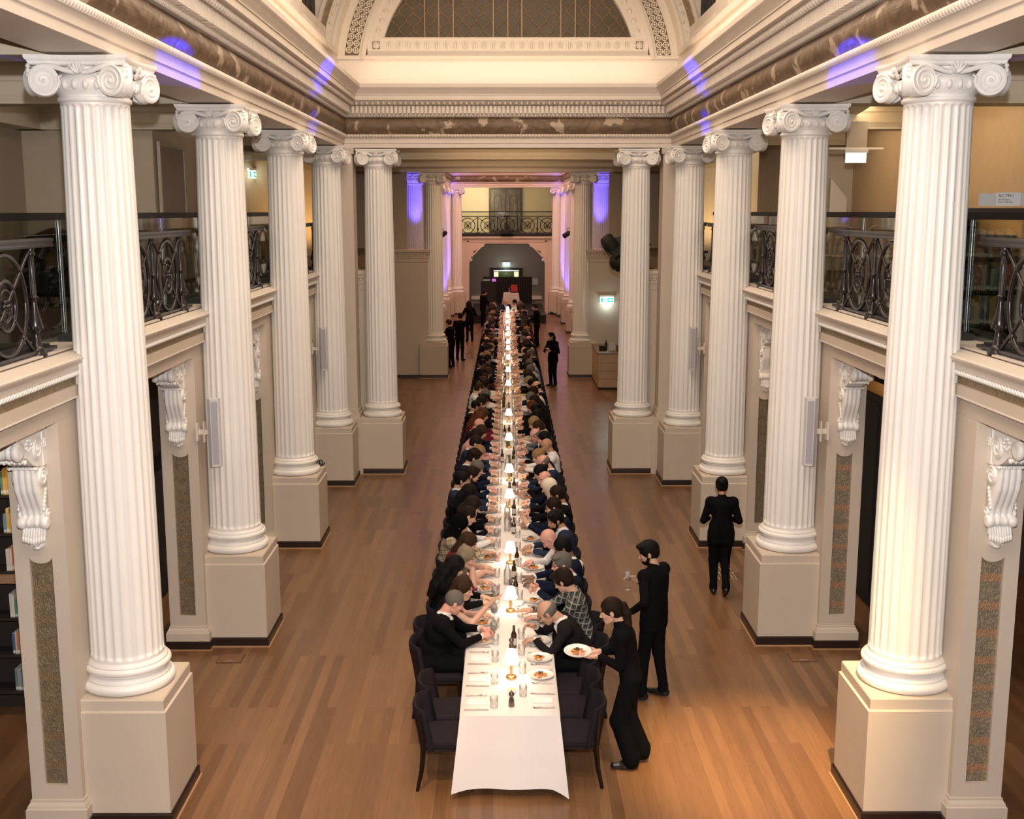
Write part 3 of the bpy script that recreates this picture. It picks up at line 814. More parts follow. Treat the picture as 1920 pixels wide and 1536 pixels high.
# carved ornament on the arch: rosettes in two rows, scrolls, palmette row, corner squares
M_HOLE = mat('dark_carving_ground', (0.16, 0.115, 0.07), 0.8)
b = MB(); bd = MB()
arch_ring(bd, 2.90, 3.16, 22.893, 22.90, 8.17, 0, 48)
for row, R in ((0, 2.965), (1, 3.09)):
    n = 90
    for i in range(n):
        a = math.asin((8.235-ZC)/R)+i*0.0425*3.03/R*1.0
        if a > PI-math.asin((8.235-ZC)/R)+0.01: break
        x, z = R*math.cos(a), ZC+R*math.sin(a)
        R3 = Matrix.Rotation(PI/2, 3, 'X')
        pts = [(x+0.052*math.cos(t*2*PI/12), 22.888, z+0.052*math.sin(t*2*PI/12)) for t in range(12)]
        b.tube(pts, 0.013, 5, True)
        b.ell((x, 22.888, z), (0.024, 0.014, 0.024), 6, 4)
        for t in range(4):
            b.ell((x+0.036*math.cos(t*PI/2), 22.89, z+0.036*math.sin(t*PI/2)), (0.012, 0.008, 0.012), 5, 4)
for i in range(60):       # scroll dots on the outer ring
    R = 3.44; a = math.asin((8.2-ZC)/R)+i*0.05
    if a > PI-0.1: break
    b.ell((R*math.cos(a)+0.02*math.sin(i*1.7), 22.438, ZC+R*math.sin(a)), (0.03, 0.01, 0.035), 6, 4)
for i in range(26):       # palmettes on the sill
    x = -2.28+i*4.56/25
    for e, h in ((0, 0.10), (0.035, 0.07), (-0.035, 0.07)):
        b.ell((x+e, 22.898, 8.35), (0.018, 0.008, h), 6, 5)
    b.box(x+0.07, x+0.115, 22.895, 22.9, 8.28, 8.42)
for i in range(34):       # reliefs on the arch frame
    R = 2.62; a0 = math.asin((8.62-ZC)/R); a = a0+(PI-2*a0)*i/33
    b.ell((R*math.cos(a), 22.897, ZC+R*math.sin(a)), (0.05, 0.008, 0.05), 8, 4)
for e in (-1, 1):
    x = e*2.53
    bd.box(x-0.07, x+0.07, 22.893, 22.90, 8.285, 8.425)
    b.box(x-0.055, x+0.055, 22.888, 22.893, 8.30, 8.41)
    for t in range(8):
        a = t*PI/4; b.tube([(x, 22.885, 8.355), (x+0.07*math.cos(a), 22.885, 8.355+0.07*math.sin(a))], [0.022, 0.014], 5)
struct(b.build('trim_12', M_ARCH), 'carved rosettes and palmettes of the lunette arch')
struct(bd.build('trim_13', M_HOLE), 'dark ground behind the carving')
# lunette glass and leading
wn = empty('window_3', (0, 23.05, 8.5)); struct(wn, 'arched lunette window with fish-scale leading')
b = MB(); pts = arc_pts(2.48, 32, 8.5); b.add([(u, 0.02, z-8.5) for u, z in pts], [tuple(range(len(pts)))])
b.build('lunette_glass', mat('olive_obscured_glass', (0.11, 0.085, 0.05), 0.35, noise=0.2, nscale=2, spec=0.25), wn)
M_LEAD = mat('bronze_leading', (0.30, 0.18, 0.08), 0.4, metal=0.3)
b = MB(); cw, chh = 0.42, 0.40
def inside(u, z): return u*u+(z-ZC)**2 < 2.47**2 and z >= 8.5
cw, chh = 0.135, 0.34
for k in range(-19, 20):
    seg = []
    for i in range(61):
        z = 8.5+i*0.04
        ph = math.cos(PI*2*(z-8.5)/chh); ph = math.copysign(abs(ph)**0.8, ph)
        u = k*cw+(0.5*cw)*ph*(1 if k % 2 else -1)
        if inside(u, z): seg.append((u, 0.0, z-8.5))
        else:
            if len(seg) > 1: b.tube(seg, 0.010, 5)
            seg = []
    if len(seg) > 1: b.tube(seg, 0.010, 5)
for u in (-1.60, -1.33, -1.05, -0.28, 0.0, 0.27, 1.02, 1.30, 1.58):
    zt = ZC+math.sqrt(max(0, 2.46**2-u*u)); b.box(u-0.011, u+0.011, -0.02, 0.01, 0, zt-8.5)
b.build('leading', M_LEAD, wn)
# closing wall above the lunette (out of the picture)
b = MB(); b.box(-3.7, 3.7, 23.3, 23.4, 7.58, 10.95); struct(b.build('wall_far_upper', M_TRIM))

# ---- crossing and second hall
def lowblock(s, y, x0, x1, depth, label, zt=4.04):
    b = MB()
    b.box(x0, x1, y, y+depth, 0, 3.66)
    for k, (z0, z1, e) in enumerate(((3.66, 3.78, 0.015), (3.78, 3.90, 0.03), (3.90, 3.97, 0.055), (3.97, 4.04, 0.085))):
        b.box(x0-e, x1+e, y-e, y+depth+e, z0, z1)
    b.box(x0-0.03, x1+0.03, y-0.03, y+depth+0.03, 0.1, 0.26)
    o = b.build('pier_wall', M_WALL); tag(o, label, 'pier', 'low wall piers')
    b2 = MB(); b2.box(x0-0.04, x1+0.04, y-0.04, y+depth+0.04, 0, 0.1); b2.build('skirting', M_BASEB, o)
    b2 = MB()
    for k in range(int((x1-x0)/0.09)): b2.ell((x0+0.05+k*0.09, y-0.04, 3.86), (0.03, 0.012, 0.03), 6, 4)
    b2.build('leaf_moulding', M_TRIM, o)
    return o
for s, sd in ((-1, 'left'), (1, 'right')):
    a, c = sorted((s*2.72, s*3.9)); lowblock(s, 23.15, a, c, 0.5, 'cream wall pier between the last two near columns, %s side' % sd)
    a, c = sorted((CX2+s*2.5, CX2+s*4.2)); lowblock(s, 36.15, a, c, 0.8, 'tall taupe wall pier beside the second hall, %s side' % sd)
    # flat pilaster behind the corner
    b = MB(); x = s*3.17
    b.box(x-0.17, x+0.17, 22.6, 23.1, 1.10, 6.42)
    b.box(x-0.21, x+0.21, 22.56, 23.14, 1.10, 1.22); b.box(x-0.19, x+0.19, 22.58, 23.12, 1.22, 1.30); b.box(x-0.2, x+0.2, 22.57, 23.13, 6.30, 6.42)
    b.box(x-0.3, x+0.26, 22.5, 23.3, 0, 1.13)
    o = b.build('flat_pilaster', M_WALL); tag(o, 'flat cream pilaster tucked behind the corner column on the %s' % sd, 'pilaster')
    # crossing and second hall walls
    b = MB(); b.box(CX2+s*3.6, CX2+s*3.75, 36.6, 61, 0, 10.9); b.box(CX2+s*3.4, CX2+s*7.3, 36.9, 37.05, 4.04, 7)
    struct(b.build('wall_%s_hall' % sd, mat('hall_pinkish_plaster', (0.62, 0.52, 0.43), 0.6)))
    b = MB(); b.box(CX2+s*3.16, s*GX, 36.3, 36.5, 4.0, 7); struct(b.build('wall_%s_crossing' % sd, M_GAL))
for s, sd in ((-1, 'left'), (1, 'right')):   # pedestals between the blue columns
    for k, yy in enumerate((53.9,)):
        b = MB(); b.cbox(CX2+s*2.97-0.25, CX2+s*2.97+0.25, yy-0.25, yy+0.25, 0, 1.35, 0.05)
        tag(b.build('pedestal', M_WALL), 'cream rounded pedestal against the blue column, %s side of the second hall' % sd, 'pedestal')
# end gallery wall with shaped opening
EX = 0.16; EY = 59.5
b = MB()
x0, x1 = EX-1.97, EX+1.97
b.box(EX-3.6, x0, EY, EY+0.4, 0, 3.94); b.box(x1, EX+3.6, EY, EY+0.4, 0, 3.94)
def cusp(e):
    P = [(x0, 2.35), (x0+0.02, 2.60), (x0+0.10, 2.70), (x0+0.08, 2.84), (x0+0.14, 2.95), (x0+0.26, 3.06), (x0+0.22, 3.20), (x0+0.34, 3.24), (x0+0.50, 3.32), (x0+0.62, 3.44), (x0+0.78, 3.47), (x0+0.86, 3.60)]
    q = P+[(x0+0.86, 3.94), (x0, 3.94)]
    return [((u if e < 0 else 2*EX-u), v) for u, v in q]
for e in (-1, 1): b.prism(cusp(e), 'y', EY, EY+0.4)
b.box(x0+0.86, x1-0.86, EY, EY+0.4, 3.60, 3.94)
for e in (-1, 1):
    xx = EX+e*2.0; b.box(xx-0.05, xx+0.05, EY-0.03, EY, 0.0, 3.75)
b.box(x0-0.1, x1+0.1, EY-0.03, EY, 3.68, 3.76)
b.box(EX-3.6, EX+3.6, EY-0.06, EY, 3.82, 3.88); b.box(EX-3.6, EX+3.6, EY-0.12, EY, 3.88, 3.96)
struct(b.build('wall_end_arch', mat('arch_pink_plaster', (0.64, 0.53, 0.44), 0.55)), 'end wall with a cusped opening under the gallery')
for e in (-1, 1):
    R = Matrix.Rotation(PI/2, 3, 'X')
    b = MB(); spiral_disc(b, (EX+e*1.86, EY-0.01, 2.78), R, 0.03, 0.08, 2); spiral_disc(b, (EX+e*1.24, EY-0.01, 3.50), R, 0.03, 0.07, 2)
    for k in range(9): b.ell((EX+e*(1.80-0.06*k), EY-0.02, 2.95+0.06*k), (0.05, 0.03, 0.05), 6, 5)
    struct(b.build('trim_%d' % (14+(e > 0)), M_TRIM), 'carved scroll in the corner of the end opening')
b = MB(); b.box(EX-3.6, EX+3.6, EY-0.05, 64, 3.96, 4.08); struct(b.build('floor_end_gallery', M_BLACK))
b = MB(); b.box(EX-3.6, EX+3.6, EY+0.4, 64, 3.56, 3.9); struct(b.build('ceiling_end', M_GAL))
b = MB(); b.box(-GX, GX, 64, 64.2, 0, 3.96); struct(b.build('wall_end_lower', mat('grey_end_wall', (0.22, 0.19, 0.165), 0.7)))
b = MB(); b.box(-GX, GX, 64, 64.2, 3.96, 10.9); struct(b.build('wall_end_upper', mat('yellow_end_wall', (0.62, 0.52, 0.36), 0.7)))
b = MB(); b.box(-4, 4, 59.41, 64, 6.75, 6.85); struct(b.build('ceiling_end_gallery', M_TRIM))
b = MB(); b.box(EX-1.97, EX+1.97, 63.9, 64, 0.4, 0.6); b.build('baseboard_end', M_TRIM)['kind'] = 'structure'
# room boxes inside the galleries (cross walls with a door)
M_TAN = mat('tan_gallery_wall', (0.52, 0.44, 0.33), 0.65, noise=0.03)
M_ORANGE_LIT = mat('orange_lit_gallery_wall', (0.58, 0.42, 0.25), 0.65, noise=0.05)  # orange light on these gallery walls is put into the colour
b = MB(); b.box(-7.4, -5.42, 17.85, 21.4, 4.08, 6.95); struct(b.build('wall_left_room', M_TAN), 'closed room inside the left gallery')
b = MB(); b.box(-7.4, -3.9, 30.0, 30.2, 4.08, 6.95); struct(b.build('wall_left_far', M_ORANGE_LIT))
b = MB(); b.box(5.15, 7.4, 22.2, 24, 4.08, 6.95); b.box(3.95, 7.4, 27.0, 27.2, 4.08, 6.95); struct(b.build('wall_right_room', M_TAN), 'closed room inside the right gallery')
b = MB(); b.box(6.55, 6.65, 9.0, 22.2, 4.08, 6.9); struct(b.build('wall_right_orange_lit', M_ORANGE_LIT))
d = empty('door_1', (-5.40, 18.7, 4.1)); struct(d, 'taupe door in the side of the gallery room')
b = MB(); b.box(0, 0.03, -0.65, 0.65, 0, 2.1); b.build('door_leaf', mat('taupe_door', (0.33, 0.27, 0.21), 0.5), d)
b = MB(); b.box(0, 0.05, -0.72, -0.65, 0, 2.17); b.box(0, 0.05, 0.65, 0.72, 0, 2.17); b.box(0, 0.05, -0.65, 0.65, 2.1, 2.17); b.build('door_frame', M_TAN, d)
b = MB(); b.bar((0.03, 0.45, 1.0), (0.10, 0.45, 1.0), 0.012, 8); b.bar((0.10, 0.45, 1.0), (0.10, 0.25, 1.0), 0.012, 8); b.build('door_handle', M_BLACK, d)
# slanted white board fixed to the right gallery wall
b = MB(); b.prism([(0, 0), (0.32, 0), (0.32, 1.35), (0, 1.72)], 'y', 0, 0.10)
o = b.build('wall_fin', M_TRIM, None, (6.05, 21.9, 4.1)); tag(o, 'narrow white fin with a slanted top standing against the orange-lit gallery wall', 'wall fin')

# ================================================================== BALUSTRADES
def baluster_mb(h=0.86):
    b = MB()
    b.lathe([(0.075, 0), (0.075, 0.035), (0.060, 0.045), (0.066, 0.06), (0.045, 0.075), (0.036, 0.10), (0.034, 0.14), (0.026, 0.15), (0.030, 0.165), (0.022, 0.18), (0.030, 0.195), (0.055, 0.225), (0.058, 0.245), (0.045, 0.29),
             (0.030, 0.36), (0.022, 0.42), (0.020, 0.455), (0.034, 0.462), (0.034, 0.470), (0.021, 0.478), (0.019, 0.70), (0.022, 0.78), (0.034, 0.79), (0.03, 0.81), (0.022, 0.82), (0.032, h-0.01), (0.032, h)], 14)
    for k in range(8):
        a = PI/4*k; b.tube([(0.02*math.cos(a), 0.02*math.sin(a), 0.48), (0.018*math.cos(a), 0.018*math.sin(a), 0.78)], 0.005, 4)
        b.ell((0.054*math.cos(a), 0.054*math.sin(a), 0.225), (0.012, 0.012, 0.02), 5, 4)
    return b
def scroll_panel_mb(W=1.0325, h=0.86):
    """ring, inner ring, crossing bars with collars and a rosette, in the local y-z plane centred at y=0"""
    b = MB(); zc = h/2+0.005
    def ring(ry, rz, r, fl=(1.5, 0.8)):
        pts = [(0, ry*math.cos(2*PI*i/36), zc+rz*math.sin(2*PI*i/36)) for i in range(36)]
        b.tube(pts, r, 6, True)
    ring(0.36, 0.375, 0.020); ring(0.165, 0.185, 0.017); ring(0.10, 0.12, 0.010)
    for e in (-1, 1):
        # crossing bars run from post foot to post head
        b.tube([(0.004*e, -0.47*e*1.0, zc-0.40), (0.004*e, 0, zc), (0.004*e, 0.47*e, zc+0.40)], 0.015, 6)
        for k in (-1, 1):
            b.ell((0, k*0.125*e, zc+k*0.125), 0.024, 7, 5)
            b.ell((0, k*0.262*e, zc+k*0.262), 0.026, 7, 5)
            b.box(-0.02, 0.02, k*0.262*e-0.03, k*0.262*e+0.03, zc+k*0.262-0.008, zc+k*0.262+0.008)
    for k in range(6):
        a = k*PI/3; b.ell((0.0, 0.035*math.cos(a), zc+0.035*math.sin(a)), (0.03, 0.022, 0.022), 6, 5)
    b.ell((0, 0, zc), (0.045, 0.024, 0.024), 8, 6)
    for k in (-1, 1):
        pts = [(0, 0.05*math.cos(t)*k*(1-t/9), zc-0.085+0.05*math.sin(t)*(1-t/9)) for t in [i*0.5 for i in range(12)]]
        b.tube(pts, 0.008, 5)
    return b
ME['baluster'] = baluster_mb().mesh('baluster', M_IRON); ME['scroll'] = scroll_panel_mb().mesh('scroll_panel', M_IRON)
M_RAILW = mat('dark_moulded_rail', (0.022, 0.015, 0.012), 0.4, coat=0.1)
posts = [8.93+1.0325*k for k in range(-5, 14)]
nb = 0
for s, sd in ((-1, 'left'), (1, 'right')):
    for i in range(-1, 5):
        y0 = COLY[0]+4.1265*(i)+0.31 if i >= 0 else -0.5
        y0 = 9.56+4.1265*(i-1)+0.30; y1 = y0+4.1265-0.60
        if i == 0: y0 = 3.0
        if i < 0: continue
        t = empty('balustrade', (s*3.76, 0, 4.085))
        nm = ['level with the nearest column', 'between the first and second columns', 'between the second and third columns', 'between the third and fourth columns', 'past the fourth column'][i]
        tag(t, 'ornate dark iron balustrade with rings on the %s gallery, %s' % (sd, nm), 'balustrade', 'gallery balustrades')
        b = MB(); b.prism([(-0.045, 0.845), (-0.055, 0.86), (-0.045, 0.875), (-0.06, 0.90), (-0.055, 0.915), (0.055, 0.915), (0.06, 0.90), (0.045, 0.875), (0.055, 0.86), (0.045, 0.845)], 'y', y0, y1); b.build('top_rail', M_RAILW, t)
        b = MB(); b.box(s*0.03, s*0.20, y0, y1, 0.0, 0.07); b.build('kick_plate', M_BLACK, t)
        b = MB(); b.box(-0.03, 0.03, y0, y1, 0.03, 0.055); b.build('bottom_rail', M_IRON, t)
        for p in posts:
            if y0 < p < y1: part('baluster', ME['baluster'], t, (0, p, 0))
            q = p+0.516
            if y0-0.1 < q < y1+0.1: part('scroll_panel', ME['scroll'], t, (0, q, 0))
    # glass barrier behind it with a black handrail
    t = empty('glass_barrier', (s*3.98, 0, 4.085)); tag(t, 'clear glass barrier with black handrail behind the %s iron balustrade' % sd, 'glass barrier')
    b = MB(); b.box(-0.035, 0.035, 2.5, 22.4, 1.048, 1.111); b.build('handrail', M_RAIL, t)
    for k in range(13):
        b = MB(); b.box(-0.005, 0.005, 2.5+k*1.53, 2.5+k*1.53+1.50, 0.0, 1.055); b.build('glass_panel', M_GLASS, t)
    for k in range(14):
        b = MB(); b.box(-0.006, 0.006, 2.485+k*1.53, 2.495+k*1.53, 0.0, 1.055); b.build('steel_post', mat('brushed_steel', (0.42, 0.44, 0.46), 0.4, metal=1.0), t)
# end-gallery balustrade
t = empty('balustrade', (EX, EY+0.12, 4.08)); tag(t, 'dark iron balustrade with rings along the end gallery above the stage', 'balustrade')
b = MB(); b.box(-3.0, 3.0, -0.03, 0.03, 0.87, 0.91); b.build('top_rail', M_IRON, t)
b = MB(); b.box(-3.0, 3.0, -0.02, 0.02, 0.03, 0.055); b.build('bottom_rail', M_IRON, t)
for k in range(-3, 4):
    part('baluster', ME['baluster'], t, (k*1.02-0.36+0.36-0.48, 0, 0))
    p = part('scroll_panel', ME['scroll'], t, (k*1.02+0.03, 0, 0)); p.rotation_euler = (0, 0, PI/2)
t = empty('glass_barrier', (EX, EY+0.5, 4.08)); tag(t, 'glass barrier with thin dark handrail on the end gallery', 'glass barrier')
b = MB(); b.box(-3, 3, -0.03, 0.03, 1.10, 1.15); b.build('handrail', M_RAIL, t)
b = MB(); b.box(-3, 3, -0.005, 0.005, 0, 1.10); b.build('glass_panel', M_GLASS, t)
# carved double door hung on the end wall
t = empty('carved_door', (EX-0.05, 63.95, 4.6)); tag(t, 'old weathered grey double door displayed on the end gallery wall', 'door display')
M_OLDW = patina_mat('weathered_grey_wood', ((0.06, 0.05, 0.04), (0.14, 0.12, 0.10), (0.26, 0.23, 0.20)), (0.04, 0.03, 0.03), 6, 0.5, (1, 1, 0.3))
b = MB(); b.box(-0.92, 0.92, -0.12, 0, -0.4, 1.90); b.build('door_frame', mat('dark_door_frame', (0.05, 0.035, 0.028), 0.5), t)
for e in (-1, 1):
    b = MB(); b.box(e*0.02, e*0.80, -0.17, -0.10, -0.4, 1.80)
    o = b.build('door_leaf', M_OLDW, t)
    b = MB(); P = [(e*0.22, 0.1), (e*0.62, 0.1), (e*0.62, 1.3)]+[(e*0.42+0.2*math.cos(a)*e, 1.3+0.2*math.sin(a)) for a in [PI*i/8 for i in range(9)]]+[(e*0.22, 1.3)]
    b.tube([(u, -0.18, z) for u, z in P], 0.022, 6, True); b.build('arched_moulding', mat('door_red_brown', (0.12, 0.045, 0.03), 0.5), o)

# ================================================================== SPEAKERS
M_SPK = mat('speaker_white', (0.62, 0.60, 0.62), 0.4); M_GRL = mat('speaker_grille', (0.38, 0.37, 0.42), 0.6)
def speaker(s, y, label):
    t = empty('line_speaker', (s*3.47, y, 2.27)); t.scale = (s, 1, 1); tag(t, label, 'loudspeaker', 'slim wall speakers')
    b = MB(); b.prism([(-0.06, -0.05), (0.03, -0.075), (0.075, -0.03), (0.075, 0.06), (-0.06, 0.06)], 'z', 0, 0.80); b.build('cabinet', M_SPK, t)
    b = MB(); b.add([(-0.05, -0.0565, 0.03), (0.02, -0.0765, 0.03), (0.02, -0.0765, 0.77), (-0.05, -0.0565, 0.77)], [(0, 1, 2, 3)]); b.build('grille', M_GRL, t)
    b = MB(); b.box(0.07, 0.20, 0.0, 0.03, 0.37, 0.43); b.box(0.12, 0.135, -0.02, 0.05, 0.28, 0.52); b.box(0.195, 0.22, -0.03, 0.06, 0.30, 0.50); b.build('bracket', M_TRIM, t)
for s, sd in ((-1, 'left'), (1, 'right')):
    speaker(s, COLY[3]-0.54, 'slim white line speaker beside the second column on the %s' % sd)
    speaker(s, COLY[5]-0.52, 'slim white line speaker beside the fourth column on the %s' % sd)

# ================================================================== STAGE LIGHTS ON THE RIGHT
def lamp_head(t, loc, rot, kind=0):
    R = Matrix.Translation(loc) @ rot.to_matrix().to_4x4()
    b = MB()
    if kind == 0:
        b.lathe([(0.10, -0.02), (0.12, 0.0), (0.13, 0.16), (0.11, 0.30), (0.06, 0.34)], 16)
        b.cbox(-0.10, 0.10, -0.10, 0.10, 0.28, 0.44, 0.02)
    else:
        b.lathe([(0.13, 0.0), (0.15, 0.03), (0.15, 0.22), (0.12, 0.30)], 16); b.box(-0.17, 0.17, -0.02, 0.02, 0.10, 0.14)
    b.xf(R @ Matrix.Scale(1.25, 4)); o = b.build('lamp_head', M_BLACK, t)
    b = MB(); b.tube([(0.17, 0, 0.12), (0.17, 0, 0.5), (-0.17, 0, 0.5), (-0.17, 0, 0.12)], 0.015, 5); b.xf(R); b.build('yoke', M_BLACK, t)
from mathutils import Euler
t = empty('stage_light_stand', (2.86, 25.9, 0)); tag(t, 'black stage light stand with moving heads half hidden behind the fifth column on the right', 'stage lights', 'stage light stands')
b = MB(); b.tube([(0, 0, 0.0), (0, 0, 5.15)], 0.03, 8); b.build('pole', M_BLACK, t)
b = MB(); b.box(-0.75, 0.35, -0.03, 0.03, 4.45, 4.50); b.box(-0.5, 0.35, -0.03, 0.03, 3.92, 3.97); b.build('crossbar', M_BLACK, t)
for e in range(3):
    a = e*2*PI/3; b = MB(); b.tube([(0, 0, 0.9), (0.6*math.cos(a), 0.6*math.sin(a), 0.02)], 0.02, 6); b.build('leg', M_BLACK, t)
lamp_head(t, Vector((-0.66, -0.1, 4.62)), Euler((0.4, 2.5, 0)), 0)
lamp_head(t, Vector((-0.34, -0.1, 4.62)), Euler((0.2, 3.0, 0)), 0)
lamp_head(t, Vector((0.05, -0.1, 4.50)), Euler((0.2, 3.3, 0)), 0)
lamp_head(t, Vector((-0.46, -0.1, 4.12)), Euler((0.9, 1.8, 0)), 1)
lamp_head(t, Vector((-0.22, -0.1, 3.98)), Euler((1.2, 2.0, 0)), 1)
t = empty('stage_light_stand', (4.10, 26.2, 0)); tag(t, 'black stage light stand visible between the fourth and fifth columns on the right', 'stage lights', 'stage light stands')
b = MB(); b.tube([(0, 0, 0.0), (0, 0, 4.6)], 0.03, 8); b.build('pole', M_BLACK, t)
b = MB(); b.box(-0.45, 0.45, -0.03, 0.03, 4.28, 4.33); b.box(-0.4, 0.4, -0.03, 0.03, 3.93, 3.97); b.build('crossbar', M_BLACK, t)
lamp_head(t, Vector((0.0, -0.1, 4.05)), Euler((0.1, 0.1, 0)), 1); lamp_head(t, Vector((-0.25, -0.1, 3.72)), Euler((1.2, 1.0, 0)), 1); lamp_head(t, Vector((0.22, -0.1, 3.70)), Euler((1.0, 2.4, 0)), 0)
# two small black effect spots on the far blue columns
for x, y, lab in ((CX2-2.72, 50.0, 'small black spotlight clamped inside the left colonnade of the second hall'), (CX2+2.62, 50.0, 'small black spotlight clamped inside the right colonnade of the second hall')):
    t = empty('clamp_spotlight', (x, y, 4.25)); tag(t, lab, 'spotlight', 'clamped spotlights')
    b = MB(); b.lathe([(0.08, -0.2), (0.11, -0.16), (0.10, 0.12), (0.05, 0.2)], 12); b.xf(Matrix.Rotation(1.0, 4, 'Y')); b.build('lamp_body', M_BLACK, t)
    b = MB(); b.tube([(0, 0, 0), (0.0, 0, 0.25), (0.18*(1 if x > 0 else -1), 0, 0.25)], 0.015, 6); b.build('clamp_arm', M_BLACK, t)
# black projector on the end balustrade
t = empty('projector', (EX+0.0, EY-0.12, 4.1)); tag(t, 'black projector on a bracket in front of the end balustrade', 'projector')
b = MB(); b.cbox(-0.32, 0.32, -0.3, 0.02, 0.0, 0.22, 0.03); b.build('projector_body', M_BLACK, t)
b = MB(); b.lathe([(0.10, 0), (0.12, 0.03), (0.08, 0.14), (0.04, 0.2), (0.035, 0.62), (0.05, 0.64)], 12, (0, -0.12, 0.22)); b.cbox(-0.18, 0.18, -0.2, 0.0, 0.84, 0.92, 0.02); b.build('lamp_mount', M_BLACK, t)

# ================================================================== SIGNS
M_SIGNW = mat('lit_sign_white', (0.8, 0.9, 0.88), 0.4, emit=(0.80, 1.0, 0.95), es=1.8)
M_SIGNG = mat('lit_sign_green', (0.0, 0.4, 0.2), 0.4, emit=(0.02, 0.50, 0.27), es=1.1)
def exit_sign(loc, rz, label, W=0.42, H=0.19, blank=False, arrow=True):
    t = empty('exit_sign', loc, rz); tag(t, label, 'exit sign', 'lit exit signs')
    b = MB(); b.box(-W/2-0.02, W/2+0.02, -0.02, 0.05, H/2, H/2+0.05); b.build('housing', mat('sign_housing', (0.6, 0.58, 0.55), 0.4), t)
    b = MB(); b.box(-W/2, W/2, 0.0, 0.02, -H/2, H/2); b.build('light_panel', M_SIGNW, t)
    if not blank:
        b = MB()
        y0, y1 = -0.004, 0.0
        # running figure at a doorway and an arrow
        b.box(-W*0.46, -W*0.30, y0, y1, -H*0.40, H*0.40)
        def limb(*p):
            for q, r in zip(p[:-1], p[1:]):
                q = Vector(q); r = Vector(r); d = (r-q).normalized()*0.006; n = Vector((-d.y, d.x))*1.3
                b.add([(q.x-n.x, y0, q.y-n.y), (r.x-n.x, y0, r.y-n.y), (r.x+n.x, y0, r.y+n.y), (q.x+n.x, y0, q.y+n.y)], [(0, 1, 2, 3)])
        ox = -W*0.16
        b.add([(ox+0.014*math.cos(k*PI/5), y0, H*0.30+0.014*math.sin(k*PI/5)) for k in range(10)], [tuple(range(10))])
        limb((ox, H*0.18), (ox-0.012, -H*0.05)); limb((ox-0.012, -H*0.05), (ox+0.02, -H*0.18), (ox+0.008, -H*0.38)); limb((ox-0.012, -H*0.05), (ox-0.03, -H*0.22), (ox-0.055, -H*0.22))
        limb((ox, H*0.14), (ox+0.03, H*0.04)); limb((ox, H*0.14), (ox-0.03, H*0.10), (ox-0.035, -H*0.05))
        b.add([(W*0.02, y0, -H*0.36), (W*0.46, y0, -H*0.36), (W*0.46, y0, H*0.36), (W*0.02, y0, H*0.36)], [(0, 1, 2, 3)])
        b.build('green_symbol', M_SIGNG, t)
        if arrow:
            b = MB(); cx0 = W*0.24; yy = -0.006
            b.add([(cx0-0.06, yy, -0.014), (cx0+0.01, yy, -0.014), (cx0+0.01, yy, -0.045), (cx0+0.065, yy, 0.0), (cx0+0.01, yy, 0.045), (cx0+0.01, yy, 0.014), (cx0-0.06, yy, 0.014)], [tuple(range(7))])
            b.build('white_arrow', M_SIGNW, t)
    return t
exit_sign((3.19, 36.10, 2.47), 0, 'lit green and white exit sign on the wall pier right of the table')
light('POINT', 'exit_light', (3.19, 35.95, 2.33), 6, (0.8, 1.0, 0.95), size=0.1)
exit_sign((0.14, 63.95, 2.33), 0, 'lit exit sign above the doorway at the far end', 0.40, 0.18)
light('POINT', 'exit_light', (0.14, 63.7, 2.15), 10, (0.8, 1.0, 0.95), size=0.1)
p = at(475, 327, 'y', 29.9); exit_sign((p.x, p.y, p.z), 1.15, 'small lit exit sign on the orange-lit wall of the left gallery', 0.34, 0.20)
light('POINT', 'exit_light', (p.x-0.1, p.y-0.25, p.z), 5, (0.8, 1.0, 0.95), size=0.05)
p = at(1605, 296, 'y', 17.2); exit_sign((p.x, p.y, p.z), 0, 'blank glowing white sign box hanging from the right gallery ceiling', 0.30, 0.14, blank=True)
b = MB(); b.box(p.x-0.4, p.x+0.4, 17.2, 17.26, p.z+0.12, p.z+0.15); tag(b.build('sign_rail', M_TRIM), 'thin white mounting rail above the blank glowing sign', 'rail')
b = MB(); b.box(p.x-0.15, p.x+0.15, 17.2, 17.26, p.z+0.15, 6.5); o = b.build('hanger', M_GAL); tag(o, 'taupe hanger above the blank glowing sign', 'hanger')
